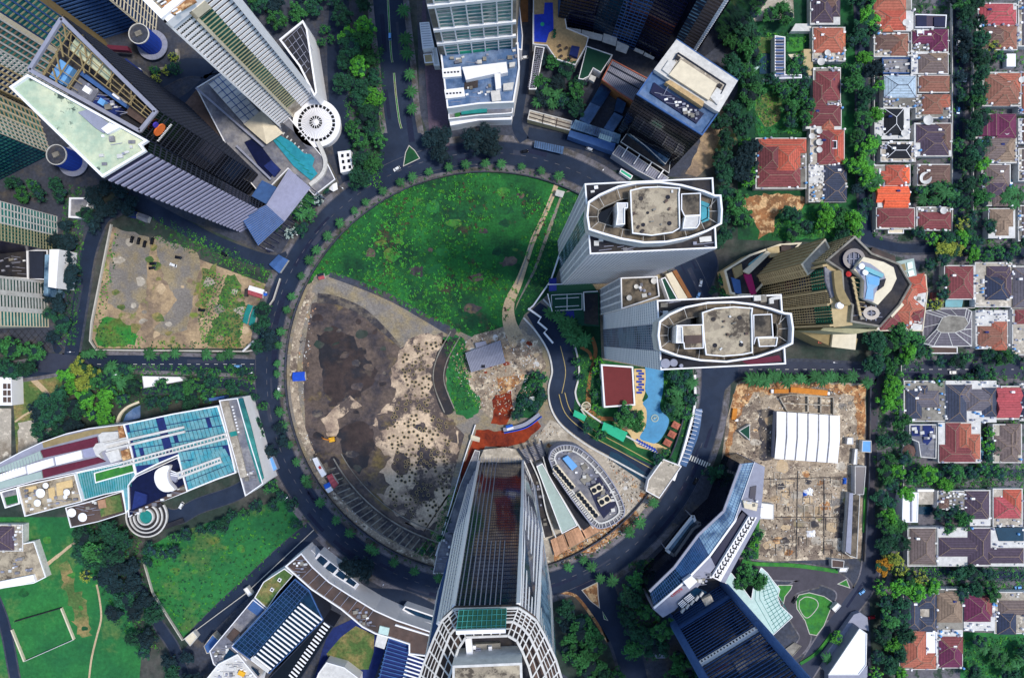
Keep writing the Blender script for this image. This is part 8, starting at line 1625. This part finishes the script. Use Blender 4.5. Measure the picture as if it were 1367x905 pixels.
CARS=[(521,50,90,'blue','light blue car driving up the avenue',1),(461,208,0,'blue','blue car beside the white skylight building',0),(935,378,80,'white','white car in the drive between the slab towers and beige hotel',0),(932,394,70,'blue','pale blue car below the white one in the hotel drive',0),(945,402,50,'black','dark car in the hotel drive',0),(1090,499,0,'white','white car on the east street north of the demolition lot',0),(1137,502,0,'blue','pale blue car under trees at the east street bend',0),(1271,497,2,'white','white car on the east street near the slate mansion',0),(177,320,75,'black','westernmost of four dark cars at the north of the rough lot',0),(186,322,75,'black','second dark car from the west at the north of the rough lot',0),(194,326,75,'black','third dark car from the west at the north of the rough lot',0),(204,322,75,'black','easternmost of four dark cars at the north of the rough lot',0),(205,352,5,'black','upper of two dark cars side by side on the rough lot',0),(204,358,5,'black','lower of two dark cars side by side on the rough lot',0),(239,344,-10,'black','dark car beside the white car on the rough lot',0),(232,354,-20,'white','white car in the middle of the rough lot',0),(270,414,-5,'black','lone dark car on the grassy side of the rough lot',0),(787,200,-22,'white','white van on the dark drive below the glass gallery',1),(1295,31,85,'white','white car parked beside the bright red house',0),(1297,37,85,'white','second white car parked beside the bright red house',0),(1278,58,80,'white','white car under the street trees of the upper right',0),(1287,106,85,'white','white car in the street left of the orange brown roof',0),(1278,148,85,'blue','blue car in the street right of the purple brown mansion',0),(1150,789,40,'blue','blue car parked by the service road bend',0),(318,489,0,'blue','pale blue car at the street end by the ring road',0),(700,78,10,'white','white car on the drive east of the office podium',0),(243,674,60,'white','white car in the parking court below the cyan roof',0),(870,866,40,'white','white car on the south road',0),(1378-20,783,10,'blue','blue car in the yard at the lower right edge',0),(1163,823,10,'red','red car half under trees beside the white hall',0),(1060,800,60,'black','dark car in the driveway loop',0),(1316,228,85,'blue','blue car left of the purple grey roof',0),(373,520,85,'white','white car on the west side of the ring road',0),(530,226,30,'white','white car entering the ring road from the avenue',0),(700,203,10,'black','black car on the ring road at the top',0),(928,642,60,'black','dark car on the ring road below the crossing',0),(1300,215+280,0,'black','black car on the east street near the right',0),(300,340,-30,'black','black car on the shaded drive below the louvred tower',0)]
PR={}
for x,y,rot,col_,lb,van in CARS:
 k=(col_,van); c=W(x,y)
 if k not in PR:o=PR[k]=car_proto('car_'+col_,van)
 else:
  o=PR[k].copy(); COL.objects.link(o)
  for ch in PR[k].children:d=ch.copy(); COL.objects.link(d); d.parent=o
 o.name='van' if van else 'car'; o['label']=lb; o['category']='van' if 'van' in lb else 'car'; o['group']='vehicles on roads and lots'; o.location=(c.x,c.y,.2); o.rotation_euler=(0,0,radians(rot)); o.scale=(1.05,1.05,1.05)
# street lamps along ring and avenue
lp=[]
for i,(x,y) in enumerate([ringpt(a,rr(a)+18) for a in (100,116,132,148,164,180,200,216,232,300)]+[(499,40),(506,110),(100,470),(160,500),(1040,484),(1110,484)]):
 c=W(x,y)
 if not lp:
  t=T('street_lamp','x','street lamp',(0,0,0)); t.part('pole',MB().cyl((0,0,0),.14,8,8,.08),'metal_grey'); t.part('arm',MB().beam((0,0,8),(2.2,0,8.3),.12,.12),'metal_grey'); t.part('lamp_head',MB().box((2.3,0,8.2),1.1,.5,.18),'white'); lp.append(t.o); o=t.o
 else:
  o=lp[0].copy(); COL.objects.link(o)
  for ch in lp[0].children:d=ch.copy(); COL.objects.link(d); d.parent=o
 o.location=(c.x,c.y,.14); o.rotation_euler=(0,0,atan2(-(CY-RC[1])*S-c.y,(RC[0]-CX)*S-c.x)); o['group']='street lamps beside the roads'; o['label']='slim grey street lamp on the '+('ring road pavement, '+ORD[i]+' clockwise from south' if i < 10 else ['west pavement of the avenue near the top','west pavement of the avenue lower down','street corner by the rough lot','verge by the yellow green trees','north side of the east street, western one','north side of the east street, eastern one'][i-10])
bpy.context.view_layer.update()
print('trees',NT,'objects',len(bpy.data.objects))
